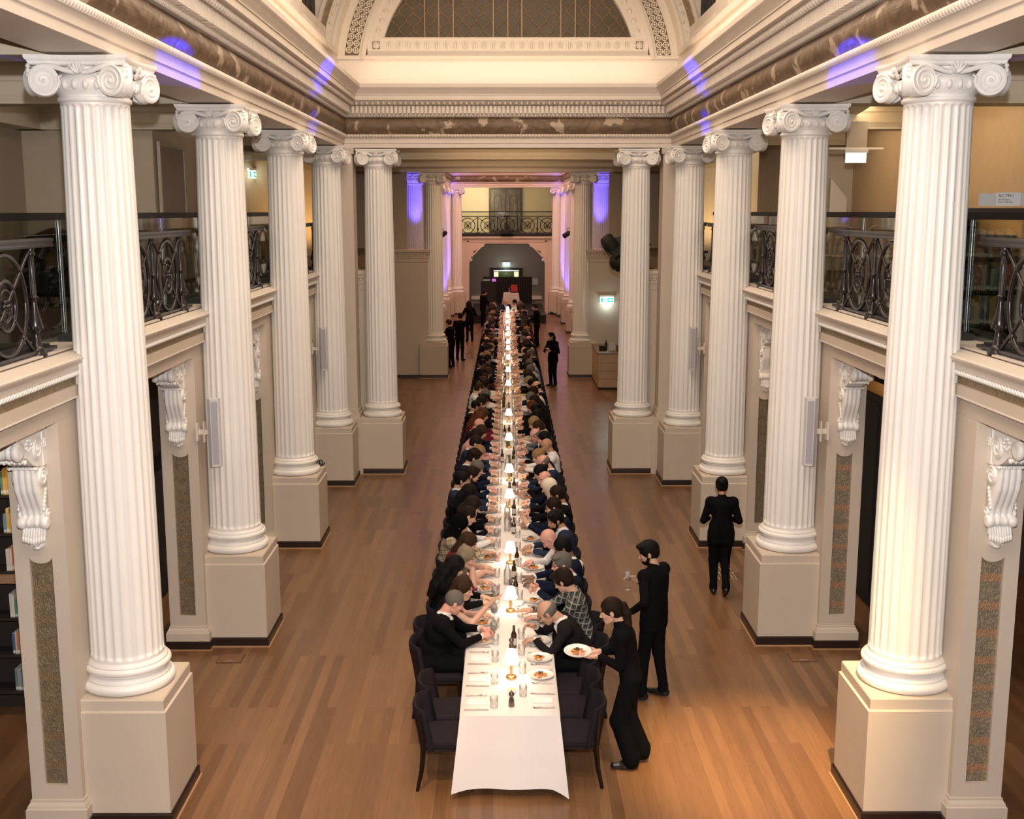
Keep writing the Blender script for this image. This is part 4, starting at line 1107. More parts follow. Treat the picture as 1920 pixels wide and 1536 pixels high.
# shelf label cards on top of the right bookcase
def text_obj(s, size, loc, rot, mtl, parent, name='lettering', depth=0.0008):
    cu = bpy.data.curves.new(name, 'FONT'); cu.body = s; cu.size = size; cu.extrude = depth
    o = bpy.data.objects.new(name, cu); COL.objects.link(o)
    bpy.context.view_layer.update()
    dg = bpy.context.evaluated_depsgraph_get()
    me = bpy.data.meshes.new_from_object(o.evaluated_get(dg)); bpy.data.objects.remove(o)
    me.materials.clear(); me.materials.append(mtl)
    o = bpy.data.objects.new(name, me); COL.objects.link(o); o.location = loc; o.rotation_euler = rot; o.parent = parent
    return o
BKY = 10.6
p0 = at(1835, 385, 'y', BKY); p1 = at(1868, 360, 'y', BKY); p2 = at(1913, 385, 'y', BKY)
for (xa, xb, lab, txt) in ((p0.x, p1.x-0.004, 'blank grey card standing left of the lettered shelf card', None), (p1.x, p2.x, 'white shelf card lettered AC 794.1 on the right gallery bookcase', 1), (p2.x+0.004, p2.x+0.30, 'grey shelf card cut off at the right picture edge', None)):
    t = empty('shelf_card', (xa, BKY, p0.z-0.005)); tag(t, lab, 'shelf card', 'shelf cards')
    H = p1.z-p0.z if txt else p1.z-p0.z-0.008
    b = MB(); b.box(0, xb-xa, 0, 0.004, 0, H); b.build('card', mat('card_white', (0.62, 0.61, 0.60), 0.5) if txt else mat('card_grey', (0.50, 0.49, 0.48), 0.5), t)
    if txt:
        W = xb-xa
        for s_, sz, zz in (('AC 794.1', W*0.165, H*0.66), ('MV Anderson', W*0.085, H*0.42), ('Chess Collection', W*0.085, H*0.24)):
            text_obj(s_, sz, (W*0.09, -0.002, zz), (PI/2, 0, 0), mat('ink', (0.02, 0.02, 0.02), 0.6), t)
# ================================================================== BOOKCASES AND BOOKS
BC = [(0.55, 0.50, 0.40), (0.08, 0.13, 0.28), (0.45, 0.08, 0.05), (0.62, 0.60, 0.55), (0.04, 0.04, 0.05), (0.10, 0.25, 0.20), (0.60, 0.42, 0.12), (0.16, 0.28, 0.42), (0.50, 0.20, 0.10), (0.30, 0.30, 0.30), (0.70, 0.66, 0.56)]
BM = [mat('book_cover_%s' % n, c, 0.6) for n, c in zip(('cream', 'navy', 'red', 'white', 'black', 'green', 'mustard', 'blue', 'rust', 'grey', 'ivory'), BC)]
BN = ['cream', 'navy', 'red', 'white', 'black', 'green', 'mustard', 'blue', 'rust', 'grey', 'ivory']
book_me = {}
def book_mesh(k):
    if k not in book_me:
        b = MB(); b.box(0, 1, 0.0, 1, 0, 1, 0); b.box(0.08, 0.92, 0.02, 1.003, 0.01, 1.003, 1); b.box(0.1, 0.9, -0.004, 0, 0.05, 0.18, 1)
        book_me[k] = b.mesh('book', [BM[k], mat('book_pages', (0.75, 0.72, 0.64), 0.8)])
    return book_me[k]
def bookcase(name, x0, x1, y, depth, z0, shelves, label, mtl, books, case='bookcase', grp='books', short='', rnd=None):
    rnd = rnd or random.Random(3)
    t = empty(name, (0, 0, 0)); t.location = (x0, y, z0); tag(t, label, case, 'bookcases')
    W = x1-x0; top = shelves[-1]
    b = MB(); b.box(0, 0.025, 0, depth, 0, top+0.03); b.box(W-0.025, W, 0, depth, 0, top+0.03); b.box(0, W, depth-0.01, depth, 0, top+0.03); b.build('case', mtl, t)
    for z in shelves:
        b = MB(); b.box(0.0, W, -0.01, depth, z, z+0.03); b.build('shelf', mtl, t)
    n = 0
    for si, (a, c) in enumerate(books):
        z = z0+shelves[si]+0.03; x = x0+a; n = 0
        gap = (shelves[si+1]-shelves[si]-0.05) if si+1 < len(shelves) else 0.25
        while x < x0+c:
            th = rnd.uniform(0.018, 0.042); h = min(gap, rnd.uniform(0.19, 0.27)); k = rnd.randrange(len(BM))
            o = bpy.data.objects.new('book', book_mesh(k)); COL.objects.link(o)
            o.location = (x, y+0.015, z); o.scale = (th*0.94, 0.16, h)
            n += 1; tag(o, '%s-spined book, %s from the left, %s shelf up, %s' % (BN[k], ORD2(n), ORD[si+1], short), 'book', grp)
            x += th
    return t
M_BCASE = mat('dark_bookcase', (0.03, 0.022, 0.018), 0.5)
px = at(1812, 470, 'y', BKY)
bk_ = bookcase('bookcase', px.x-0.42, px.x+1.35, BKY+0.05, 0.28, 4.085, [0.05, 0.36, 0.67, 0.985], 'dark bookcase with mixed books behind the right gallery glass', M_BCASE, [(0.42, 1.15), (0.42, 1.15), (0.42, 1.15)], grp='books behind the right glass barrier', short='right gallery bookcase')
b = MB(); b.box(-0.03, 1.82, -0.09, 0.31, 1.10, 1.146); b.box(0.0, 1.78, 0.02, 0.28, 1.0, 1.10); b.build('top_slab', M_BCASE, bk_)
bookcase('bookcase', 4.3, 7.0, 8.6, 0.25, 0.0, [0.15, 0.5, 0.85, 1.2, 1.55, 1.9, 2.25], 'black aisle bookcase at the lower right edge', M_BCASE, [(0.02, 0.42)]*6, grp='books in the right aisle', short='right aisle bookcase')
bookcase('bookcase', -6.3, -4.15, 11.3, 0.25, 0.0, [0.25, 0.65, 1.05, 1.55, 1.95, 2.35, 2.75], 'black aisle bookcase at the lower left edge', M_BCASE, [(1.1, 1.9), (1.1, 1.9), (1.1, 1.5), (1.1, 1.9), (1.1, 1.9), (1.1, 1.9)], grp='books in the left aisle', short='left aisle bookcase')
light('SPOT', 'shelf_light', (-4.9, 10.6, 3.2), 30, (1.0, 0.62, 0.35), (-5.0, 11.3, 1.9), size=0.05, spot=70, blend=0.8)
light('SPOT', 'shelf_light', (4.9, 8.0, 3.2), 20, (1.0, 0.72, 0.45), (4.9, 8.6, 1.9), size=0.05, spot=70, blend=0.8)
b = MB(); b.box(-6.3, -4.13, 11.26, 11.3, 1.46, 1.55); tag(b.build('shelf_lip', mat('oak_lip', (0.34, 0.21, 0.12), 0.5)), 'pale oak ledge across the front of the left aisle bookcase', 'ledge')
for s, sd, zt in ((-1, 'left', 1.75), (1, 'right', 2.85)):
    for k, (ya, yb) in enumerate(((12.1, 16.2), (16.4, 20.4))):
        b = MB(); b.cbox(s*4.75, s*5.15, ya, yb, 0, zt, 0.02)
        for q in range(5): b.box(s*4.735, s*4.75, ya+0.1+q*0.8, ya+0.75+q*0.8, 0.1, zt-0.1)
        tag(b.build('black_cabinet', M_BLACK), 'tall black cabinet standing in the %s aisle, %s of two' % (sd, ('nearer', 'farther')[k]), 'cabinet', 'black aisle cabinets')
# warm lit recess seen above the right aisle cabinet
b = MB(); b.box(5.6, 7.3, 17.2, 17.3, 2.7, 3.7); struct(b.build('wall_right_recess', mat('orange_lit_wall', (0.60, 0.34, 0.14), 0.7)), 'orange lit wall inside the right aisle')
light('POINT', 'aisle_lamp', (5.6, 16.3, 3.3), 40, (1.0, 0.42, 0.10), size=0.15)
# ================================================================== FLOOR HATCHES AND TACTILE MAT
for s, (x, y) in ((-1, (-3.33, 12.86)), (1, (3.42, 12.86))):
    t = empty('floor_hatch', (x, y, 0)); tag(t, 'square timber floor box lid let into the boards near the second %s column' % ('left' if s < 0 else 'right'), 'floor hatch', 'floor hatches')
    b = MB(); b.box(-0.15, 0.15, -0.14, 0.14, 0.001, 0.004); b.build('rim', mat('hatch_rim', (0.06, 0.035, 0.02), 0.4), t)
    b = MB(); b.box(-0.14, 0.14, -0.13, 0.13, 0.003, 0.006); b.build('lid', mat('hatch_oak', (0.20, 0.085, 0.035), 0.5), t)
    b = MB(); b.cbox(-0.05, 0.05, -0.12, -0.07, 0.005, 0.011, 0.002); b.build('lift_handle', mat('steel_handle', (0.5, 0.48, 0.45), 0.3, metal=1), t)
t = empty('tactile_studs', (3.12, 16.25, 0)); tag(t, 'patch of metal tactile studs in the floor behind the walking waitress', 'tactile studs')
b = MB()
for i in range(6):
    for j in range(14): b.lathe([(0.016, 0), (0.016, 0.003), (0.010, 0.006), (0.0001, 0.0065)], 8, (-0.12+i*0.05, -0.45+j*0.062, 0.0))
o = b.build('studs', mat('steel_studs', (0.55, 0.5, 0.42), 0.3, metal=1), t); o['kind'] = 'stuff'
# small black bird-like clip lamp on the third left column base
t = empty('cable_clip', (-3.41+0.33, COLY[4]+0.02, 1.20)); tag(t, 'small black coil of cable hung on the base of the third left column', 'cable')
b = MB(); b.tube([(0.03+0.035*math.cos(a)+0.004*a, 0.01*a, 0.05+0.05*math.sin(a)) for a in [i*0.6 for i in range(22)]], 0.010, 6); b.build('cable_coil', M_BLACK, t)
# ================================================================== COUNTER ON THE RIGHT
t = empty('host_counter', (2.71, 33.6, 0)); tag(t, 'pale oak host counter against the wall pier on the right', 'counter')
M_OAK = mat('pale_oak', (0.50, 0.34, 0.21), 0.45, noise=0.12, nscale=3)
b = MB()
b.box(0.03, 1.2, 0.02, 2.4, 0.06, 1.06)
b.build('carcass', M_OAK, t)
for k in range(4):
    b = MB(); b.box(0.04, 1.2, 0.0, 0.02, 0.07+k*0.25, 0.06+(k+1)*0.25-0.01); b.build('front_board', M_OAK, t)
b = MB(); b.box(0.0, 1.2, 0.0, 2.4, 1.06, 1.09); b.build('counter_top', mat('counter_dark_top', (0.20, 0.13, 0.09), 0.4), t)
b = MB(); b.box(0.03, 1.2, 0.03, 2.4, 0, 0.06); b.build('kick', M_BLACK, t)
for lab, x, y, sx, sy, sz, m_ in (('white card stand on the host counter', 3.19, 34.2, 0.20, 0.03, 0.24, mat('card_white')), ('black box at the right of the host counter', 3.45, 34.1, 0.26, 0.2, 0.16, M_BLACK), ('black gadget at the left of the host counter', 2.92, 34.3, 0.22, 0.16, 0.14, M_BLACK), ('dark glass bottle on the host counter', 3.05, 34.7, 0, 0, 0, None)):
    b = MB()
    if m_ is None: b.lathe([(0.035, 0), (0.037, 0.02), (0.037, 0.17), (0.015, 0.22), (0.014, 0.28)], 12); m_ = M_BLACK
    else: b.cbox(-sx/2, sx/2, -sy/2, sy/2, 0, sz, 0.008)
    o = b.build('counter_item' if False else ('card_stand' if 'card' in lab else 'bottle' if 'bottle' in lab else 'storage_box' if 'box' in lab else 'card_reader'), m_, None, (x, y, 1.091)); tag(o, lab, o.name.split('.')[0].replace('_', ' '))

# ================================================================== STAGE END
t = empty('stage', (0, 0, 0)); t.location = (0.22, 54.1, 0); tag(t, 'low black stage at the far end of the long table', 'stage')
b = MB(); b.box(-1.80, 1.76, 0, 7.0, 0.0, 0.38); b.build('skirt', M_BLACK, t)
b = MB(); b.box(-1.83, 1.78, -0.03, 7.03, 0.38, 0.41); b.build('deck', mat('black_deck', (0.015, 0.013, 0.013), 0.4), t)
t = empty('drape_screen', (0.20, 61.8, 0)); tag(t, 'black pleated pipe and drape screen across the far doorway', 'drape')
b = MB(); N = 160; W = 2.6
b.loft([[(-W/2+W*i/N, 0.035*math.sin(i*0.78), z) for i in range(N+1)] for z in (0.02, 1.74)], 0, True, False); b.loft([[(-W/2+W*i/N, 0.035*math.sin(i*0.78)+0.01, z) for i in range(N+1)] for z in (0.02, 1.74)], 0, True, False)
b.build('drape', mat('black_velvet', (0.012, 0.010, 0.011), 0.85), t)
b = MB(); b.tube([(-W/2, 0.0, 1.76), (W/2, 0, 1.76)], 0.02, 6); b.build('top_bar', M_BLACK, t)
for e in (-1, 1):
    b = MB(); b.tube([(e*W/2, 0, 0.0), (e*W/2, 0, 1.76)], 0.02, 6); b.build('upright', M_BLACK, t)
d = empty('door_2', (0.14, 63.98, 0.0)); struct(d, 'dark framed doorway in the end wall with a lit view beyond')
b = MB(); b.box(-0.90, -0.74, -0.06, 0.0, 0.0, 2.16); b.box(0.74, 0.90, -0.06, 0, 0, 2.16); b.box(-0.74, 0.74, -0.06, 0, 2.03, 2.16); b.build('door_frame', M_BLACK, d)
b = MB(); b.box(-0.74, 0.74, -0.02, -0.01, 0, 2.03); b.build('door_glass_back', mat('doorway_dark', (0.03, 0.025, 0.02), 0.7), d)
b = MB(); b.box(-0.70, 0.70, -0.035, -0.02, 1.97, 2.02); b.build('lit_transom', mat('lit_transom', (0.7, 0.7, 0.7), 0.5, emit=(0.9, 0.85, 0.95), es=0.8), d)
for e in (-1, 1):
    b = MB(); b.box(e*0.44, e*0.68, -0.05, -0.02, 0.3, 1.93); b.build('lit_column', mat('lit_yellow', (0.8, 0.7, 0.45), 0.5, emit=(1.0, 0.85, 0.5), es=0.9), d)
b = MB(); b.box(-0.42, 0.42, -0.03, -0.02, 0.5, 1.90); b.build('foliage_view', patina_mat('foliage_view', ((0.02, 0.03, 0.01), (0.10, 0.14, 0.04), (0.35, 0.33, 0.12)), (0.02, 0.03, 0.01), 9, 0.7), d)
# lectern-like equipment case at the left of the stage
t = empty('equipment_case', (-0.78, 60.2, 0.41)); tag(t, 'black equipment case with a small purple lit screen, left on the stage', 'equipment case')
b = MB(); b.cbox(-0.42, 0.42, -0.3, 0.3, 0.0, 1.22, 0.03); b.build('case_body', M_BLACK, t)
b = MB(); b.cbox(-0.35, 0.12, -0.2, 0.2, 1.22, 1.34, 0.02); b.build('mixer', mat('mixer_dark', (0.03, 0.03, 0.03), 0.4), t)
b = MB()
for k in range(7): b.ell((-0.28+k*0.05, -0.2, 1.29+0.01*(k % 2)), (0.018, 0.008, 0.010), 5, 4)
b.build('lit_buttons', mat('lit_buttons', (0.8, 0.8, 0.6), 0.5, emit=(1, 0.95, 0.75), es=1.2), t)
b = MB(); b.box(0.16, 0.36, -0.22, -0.18, 1.16, 1.36); b.build('screen', mat('purple_screen', (0.3, 0.05, 0.4), 0.5, emit=(0.6, 0.15, 0.75), es=0.8), t)
# small cloth covered table on the stage
def draped(name, x0, x1, y0, y1, z0, z1, label, fl=0.06):
    b = MB(); N = 24
    def ring(z, k):
        pts = []
        for (ax, ay, bx, by) in ((x0, y0, x1, y0), (x1, y0, x1, y1), (x1, y1, x0, y1), (x0, y1, x0, y0)):
            for i in range(N):
                t = i/N; wv = k*0.35*math.sin(t*PI*8)
                x = ax+(bx-ax)*t; y = ay+(by-ay)*t
                nx, ny = (by-ay), -(bx-ax); L = math.hypot(nx, ny); cr = abs(t-0.5)*2
                kk = k*(0.6+0.7*cr**3)+wv
                pts.append((x+nx/L*kk, y+ny/L*kk, z))
        return pts
    b.loft([ring(z1, 0), ring(z1-0.02, 0.008), ring(z1-(z1-z0)*0.5, fl*0.5), ring(z0, fl)], 0, True, True)
    b.add([(x0, y0, z1), (x1, y0, z1), (x1, y1, z1), (x0, y1, z1)], [(0, 1, 2, 3)])
    o = b.build(name, mat('pink_white_cloth', (0.72, 0.64, 0.57), 0.8)); tag(o, label, 'tablecloth'); return o
draped('small_tablecloth', -0.02, 0.70, 56.0, 56.7, 0.44, 1.29, 'white cloth draped over the small table on the stage', 0.10)
t = empty('gift_bottle_box', (0.50, 56.3, 1.295)); tag(t, 'red and black bottle crate on the small stage table', 'bottle crate')
b = MB(); b.box(-0.17, 0.17, -0.1, 0.1, 0, 0.05); b.build('tray', M_BLACK, t)
for k in range(3):
    b = MB(); b.cbox(-0.16+k*0.108, -0.06+k*0.108, -0.05, 0.05, 0.05, 0.36, 0.01); b.lathe([(0.02, 0.36), (0.02, 0.42)], 8, (-0.11+k*0.108, 0, 0)); b.build('red_box', mat('bright_red', (0.55, 0.03, 0.02), 0.4), t)
b = MB(); b.lathe([(0.05, 0), (0.05, 0.01), (0.03, 0.14), (0.035, 0.22), (0.02, 0.26)], 12); tag(b.build('trophy_bottle', M_TGLASS, None, (0.26, 56.3, 1.295)), 'clear glass bottle left of the red crate on the stage table', 'bottle')
# notice board right of the drape
b = MB(); b.box(-0.16, 0.16, 0, 0.03, 0, 0.36); b.box(-0.16, 0.16, -0.004, 0, 0.33, 0.37); tag(b.build('notice_board', mat('notice_grey', (0.5, 0.47, 0.45), 0.6), None, (1.75, 63.95, 1.2)), 'grey notice panel on the end wall right of the black drape', 'notice board')
# folded trolley / steps right of the stage
t = empty('folding_trolley', (2.45, 54.6, 0)); tag(t, 'black folding trolley leaning at the right end of the stage', 'trolley')
b = MB()
b.tube([(-0.25, 0, 0.48), (0.10, 0, 0.30), (0.52, 0, 0.06)], 0.025, 6); b.tube([(-0.25, 0.45, 0.48), (0.10, 0.45, 0.30), (0.52, 0.45, 0.06)], 0.025, 6)
b.build('frame', M_BLACK, t)
b = MB()
for k in range(5): b.box(-0.2+0.15*k, -0.1+0.15*k, 0, 0.45, 0.44-0.09*k, 0.47-0.09*k)
b.build('steps', M_BLACK, t)
for yy in (0, 0.45):
    b = MB(); b.lathe([(0.05, -0.015), (0.06, 0), (0.05, 0.015)], 12); b.xf(Matrix.Translation((0.52, yy, 0.06)) @ Matrix.Rotation(PI/2, 4, 'X')); b.build('wheel', M_BLACK, t)

# furniture glimpsed in the galleries
t = empty('lounge_chair', (-5.45, 14.0, 4.085)); tag(t, 'black rounded lounge chair glimpsed through the left gallery glass', 'chair')
b = MB(); b.cbox(-0.38, 0.38, -0.35, 0.35, 0.12, 0.42, 0.05); b.build('seat', M_BLACK, t)
b = MB(); b.tube([(-0.36, -0.2, 0.5), (-0.34, -0.05, 0.72), (-0.1, 0.05, 0.84), (0.12, 0.02, 0.80), (0.36, -0.15, 0.6)], [0.08, 0.12, 0.10, 0.10, 0.08], 10, flat=(1, 1)); b.cbox(-0.36, 0.36, -0.02, 0.14, 0.40, 0.76, 0.05); b.build('backrest', M_BLACK, t)
for dx in (-0.3, 0.3):
    for dy in (-0.28, 0.28):
        b = MB(); b.tube([(dx, dy, 0), (dx, dy, 0.13)], 0.02, 6); b.build('leg', M_BLACK, t)
M_PALEW = mat('pale_bentwood', (0.58, 0.42, 0.28), 0.45)
for q, (x, y) in enumerate(((4.95, 17.2), (5.55, 17.0))):
    t = empty('bentwood_chair', (x, y, 4.085), 0.3*q); tag(t, 'pale bentwood chair behind the right gallery glass, %s of the pair' % ('left', 'right')[q], 'chair', 'bentwood chairs')
    b = MB(); b.tube([(-0.22, 0.2, 0.0), (-0.22, 0.2, 0.75), (-0.19, 0.22, 0.86), (-0.1, 0.22, 0.90), (0.1, 0.22, 0.90), (0.19, 0.22, 0.86), (0.22, 0.2, 0.75), (0.22, 0.2, 0.0)], 0.017, 8); b.build('back_frame', M_PALEW, t)
    b = MB(); b.box(-0.21, 0.21, 0.2, 0.22, 0.66, 0.72); b.build('back_slat', M_PALEW, t)
    b = MB(); b.cbox(-0.22, 0.22, -0.22, 0.22, 0.44, 0.475, 0.01); b.build('seat', M_PALEW, t)
    for dx in (-0.2, 0.2):
        b = MB(); b.tube([(dx, -0.2, 0), (dx, -0.2, 0.45)], 0.016, 6); b.build('leg', M_PALEW, t)

# ================================================================== TABLE
TY0, TY1 = 9.66, 51.45
def txc(y): return -0.058+(y-9.65)*0.0046      # the table runs very slightly off the hall axis
TH = 0.448
TZ = 0.75
M_CLOTH = mat('white_table_linen', (0.80, 0.755, 0.74), 0.75, bump=0.06, bscale=5)
def cloth():
    b = MB()
    # top + side drops : cross-section loft along y, then the front drop
    def section(y, drop, fl):
        c = txc(y); wv = 0.010*math.sin(y*9.0)+0.006*math.sin(y*23)
        return [(c-TH-fl-wv, y, drop), (c-TH-fl*0.5-wv*0.5, y, (drop+TZ)/2), (c-TH-0.006, y, TZ-0.02), (c-TH, y, TZ), (c-0.15, y, TZ), (c+0.15, y, TZ), (c+TH, y, TZ), (c+TH+0.006, y, TZ-0.02), (c+TH+fl*0.5+wv*0.5, y, (drop+TZ)/2), (c+TH+fl+wv, y, drop)]
    ys = [TY0+0.0, TY0+0.1, TY0+0.25, TY0+0.45, TY0+0.7, TY0+0.95, TY0+1.2, TY0+1.35, TY0+1.5]
    y = TY0+1.7
    while y < TY1: ys.append(y); y += 0.12
    ys.append(TY1)
    rings = []
    for y in ys:
        d = 0.09 if y < TY0+1.1 else (0.09+(0.62-0.09)*min(1, (y-TY0-1.1)/0.35))
        fl = 0.035*(d < 0.3)+0.02
        rings.append(section(y, d, fl))
    b.loft(rings, 0, True, False)
    # front drop with folded corner points
    n = 40; R = []
    for k in range(9):
        t = k/8; row = []
        for i in range(n+1):
            u = i/n*2-1; c = txc(TY0)
            edge = abs(u)**8
            z = TZ-t*(TZ-0.075) - t*(0.012*max(0, abs(u)-0.75)/0.25 if u < 0 else 0.045*(max(0, abs(u)-0.72)/0.28)**1.2) + t*0.012*(1-abs(u)**3)
            fy = 0.004*math.exp(-(u/0.035)**2)*t+0.003*math.exp(-((t-0.5)/0.08)**2)+0.085*t+0.014*t*math.sin(u*5.5+1)+0.04*t*edge + (0.035*t*t*max(0, u)**3)
            row.append((c+u*(TH+0.0+0.068*t+0.012*t*edge), TY0-fy, z))
        R.append(row)
    b.loft(R, 0, True, False)
    return b
tag(cloth().build('tablecloth', M_CLOTH), 'white linen cloth running the whole length of the long banquet table', 'tablecloth')
t = empty('banquet_table', (0, 0, 0)); tag(t, 'long banquet table hidden under the white cloth down the middle of the hall', 'table')
b = MB()
b.add([(txc(TY0)-TH+0.01, TY0+0.01, TZ-0.006), (txc(TY0)+TH-0.01, TY0+0.01, TZ-0.006), (txc(TY1)+TH-0.01, TY1, TZ-0.006), (txc(TY1)-TH+0.01, TY1, TZ-0.006),
       (txc(TY0)-TH+0.01, TY0+0.01, TZ-0.035), (txc(TY0)+TH-0.01, TY0+0.01, TZ-0.035), (txc(TY1)+TH-0.01, TY1, TZ-0.035), (txc(TY1)-TH+0.01, TY1, TZ-0.035)],
      [(0, 1, 2, 3), (7, 6, 5, 4), (0, 4, 5, 1), (1, 5, 6, 2), (2, 6, 7, 3), (3, 7, 4, 0)])
b.build('tabletop', M_OAK, t)
for k in range(0, 24):
    yy = TY0+0.5+k*1.8
    if yy > TY1: break
    b = MB(); b.box(txc(yy)-0.02, txc(yy)+0.02, yy-0.02, yy+0.02, 0, TZ-0.035); b.build('leg', M_BLACK, t)

# ---- table lamps
LY = [10.50, 12.38, 14.17, 17.0, 18.76, 21.49, 24.2, 28.5, 30.96, 33.67, 36.06, 37.8, 40.3, 42.2, 44.8, 47.2, 49.5, 51.2]
M_BRASS = mat('brushed_brass', (0.62, 0.36, 0.13), 0.28, metal=0.9)
M_SHADE = mat('glowing_white_shade', (0.9, 0.88, 0.82), 0.6, emit=(1.0, 0.86, 0.68), es=3.2)
b = MB(); b.lathe([(0.0001, 0), (0.052, 0), (0.054, 0.006), (0.053, 0.022), (0.047, 0.030), (0.016, 0.033), (0.0001, 0.034)], 24); ME['lbase'] = b.mesh('lamp_base', M_BRASS)
b = MB(); b.lathe([(0.0145, 0.03), (0.0145, 0.185)], 16); ME['lstem'] = b.mesh('lamp_stem', M_BRASS)
b = MB(); b.lathe([(0.076, 0.160), (0.078, 0.168), (0.045, 0.285), (0.040, 0.290), (0.0001, 0.292)], 28, caps=False); b.lathe([(0.074, 0.160), (0.072, 0.168), (0.042, 0.28), (0.0001, 0.286)], 28, caps=False); ME['lshade'] = b.mesh('lamp_shade', M_SHADE)
for i, y in enumerate(LY):
    t = empty('table_lamp', (txc(y)+0.015, y, TZ)); tag(t, 'small brass table lamp with glowing white cone shade, %s from the near table end' % ORD[i+1], 'table lamp', 'brass table lamps')
    part('lamp_base', ME['lbase'], t); part('lamp_stem', ME['lstem'], t); part('lamp_shade', ME['lshade'], t)
    l = light('POINT', 'lamp_bulb', (txc(y)+0.015, y-0.025, TZ+0.155), 4.2 if y < 26 else 7.5, (1.0, 0.78, 0.52), size=0.03)
    l.location = (txc(y)+0.015, y, TZ+0.150)
def near_lamp(y):
    i = min(range(len(LY)), key=lambda k: abs(LY[k]-y)); d = y-LY[i]
    rel = 'level with' if abs(d) < 0.22 else ('just short of' if -0.75 < d < 0 else 'well short of' if d <= -0.75 else ('just past' if d < 0.75 else 'well past' if d < 1.35 else 'far past'))
    return rel, 'the %s lamp' % ORD[i+1]

# ---- chairs
M_CHF = mat('charcoal_chair_fabric', (0.017, 0.013, 0.017), 0.9, bump=0.08, bscale=300, spec=0.12)
M_CHW = mat('dark_stained_chair_wood', (0.012, 0.007, 0.006), 0.4, spec=0.3)
def make_chair():
    """faces +x; origin on the floor under the seat middle"""
    me = {}
    b = MB()
    P = []
    for z, k in ((0.405, 0.012), (0.42, 0), (0.455, 0), (0.475, 0.012), (0.482, 0.04)):
        P.append([(-0.235+k, -0.225+k, z), (0.235-k, -0.245+k, z), (0.25-k, -0.235+k, z), (0.25-k, 0.235-k, z), (0.235-k, 0.245-k, z), (-0.235+k, 0.225-k, z)])
    b.loft(P, 0, False, True, True); me['seat'] = b.mesh('seat', M_CHF)
    # upholstered wrap back, curved
    b = MB(); n = 14; rows = []
    for (z, tx) in ((0.40, 0.0), (0.50, -0.012), (0.60, -0.03), (0.70, -0.05), (0.765, -0.058), (0.79, -0.06)):
        th = 0.022 if z < 0.775 else 0.010
        w = 0.235 if z > 0.45 else 0.225
        fr = []; bk = []
        for i in range(n+1):
            u = i/n*2-1; wrap = 0.085*u*u*u*u+0.02*u*u
            fr.append((-0.235+tx+wrap+th, u*w, z-0.012*abs(u)**3)); bk.append((-0.235+tx+wrap-th, u*(w+0.004), z-0.012*abs(u)**3))
        rows.append(fr+bk[::-1])
    b.loft(rows, 0, True, True, True); me['backrest'] = b.mesh('backrest', M_CHF)
    b = MB(); b.box(-0.22, 0.235, -0.225, 0.225, 0.385, 0.407); me['frame'] = b.mesh('seat_frame', M_CHW)
    for nm, pts in (('leg_a', [(0.22, -0.21, 0.40), (0.235, -0.22, 0.0)]), ('leg_b', [(0.22, 0.21, 0.40), (0.235, 0.22, 0.0)]),
                    ('leg_c', [(-0.225, -0.225, 0.75), (-0.215, -0.225, 0.60), (-0.205, -0.222, 0.42), (-0.225, -0.222, 0.2), (-0.265, -0.225, 0.0)]),
                    ('leg_d', [(-0.225, 0.225, 0.75), (-0.215, 0.225, 0.60), (-0.205, 0.222, 0.42), (-0.225, 0.222, 0.2), (-0.265, 0.225, 0.0)])):
        b = MB(); k = len(pts); b.tube(pts, [0.026-0.010*(abs(p[2]-0.42)/0.42) for p in pts], 4, smooth=False); me[nm] = b.mesh('leg', M_CHW)
    t = empty('dining_chair', (0, 0, 0))
    part('seat', me['seat'], t); part('backrest', me['backrest'], t); part('seat_frame', me['frame'], t)
    for k in 'abcd': part('leg', me['leg_'+k], t)
    return t
chair0 = make_chair(); chair_used = [False]
CHC = []
def place_chair(x, y, rz, label):
    global chair0
    if not chair_used[0]: c = chair0; chair_used[0] = True
    else:
        c = chair0.copy(); COL.objects.link(c)
        for ch in CHK: q = ch.copy(); COL.objects.link(q); q.parent = c
    c.location = (x, y, 0); c.rotation_euler = (0, 0, rz); tag(c, label, 'chair', 'charcoal dining chairs'); return c
CHK = list(chair0.children)
SX = 0.578   # seat centre distance from the table line
for sd, s, ys in (('left', -1, ((9.93, 'nearest the camera'), (10.46, 'second from the camera'))), ('right', 1, ((9.97, 'nearest the camera'), (10.52, 'second from the camera'), (10.98, 'third from the camera')))):
    for y, w_ in ys: place_chair(txc(y)+s*SX, y, 0 if s < 0 else PI, 'empty charcoal dining chair on the %s of the table, %s' % (sd, w_))

# ---- place settings
M_CHINA = mat('white_china', (0.82, 0.80, 0.77), 0.15, spec=0.6)
M_STEEL = mat('polished_cutlery', (0.24, 0.20, 0.19), 0.25, metal=1.0)
M_NAP = mat('white_napkin', (0.82, 0.78, 0.77), 0.8)
b = MB(); b.lathe([(0.0001, 0.004), (0.06, 0.004), (0.075, 0.008), (0.092, 0.017), (0.128, 0.023), (0.133, 0.026), (0.128, 0.021), (0.09, 0.012), (0.07, 0.0), (0.0001, 0.0)], 32, caps=False); ME['plate'] = b.mesh('dinner_plate', M_CHINA)
FOODC = {'orange': (0.62, 0.20, 0.03), 'tomato': (0.55, 0.10, 0.02), 'green': (0.03, 0.05, 0.015), 'brown': (0.25, 0.11, 0.03), 'cream': (0.70, 0.55, 0.33)}
FM = {k: mat('food_'+k, v, 0.4) for k, v in FOODC.items()}
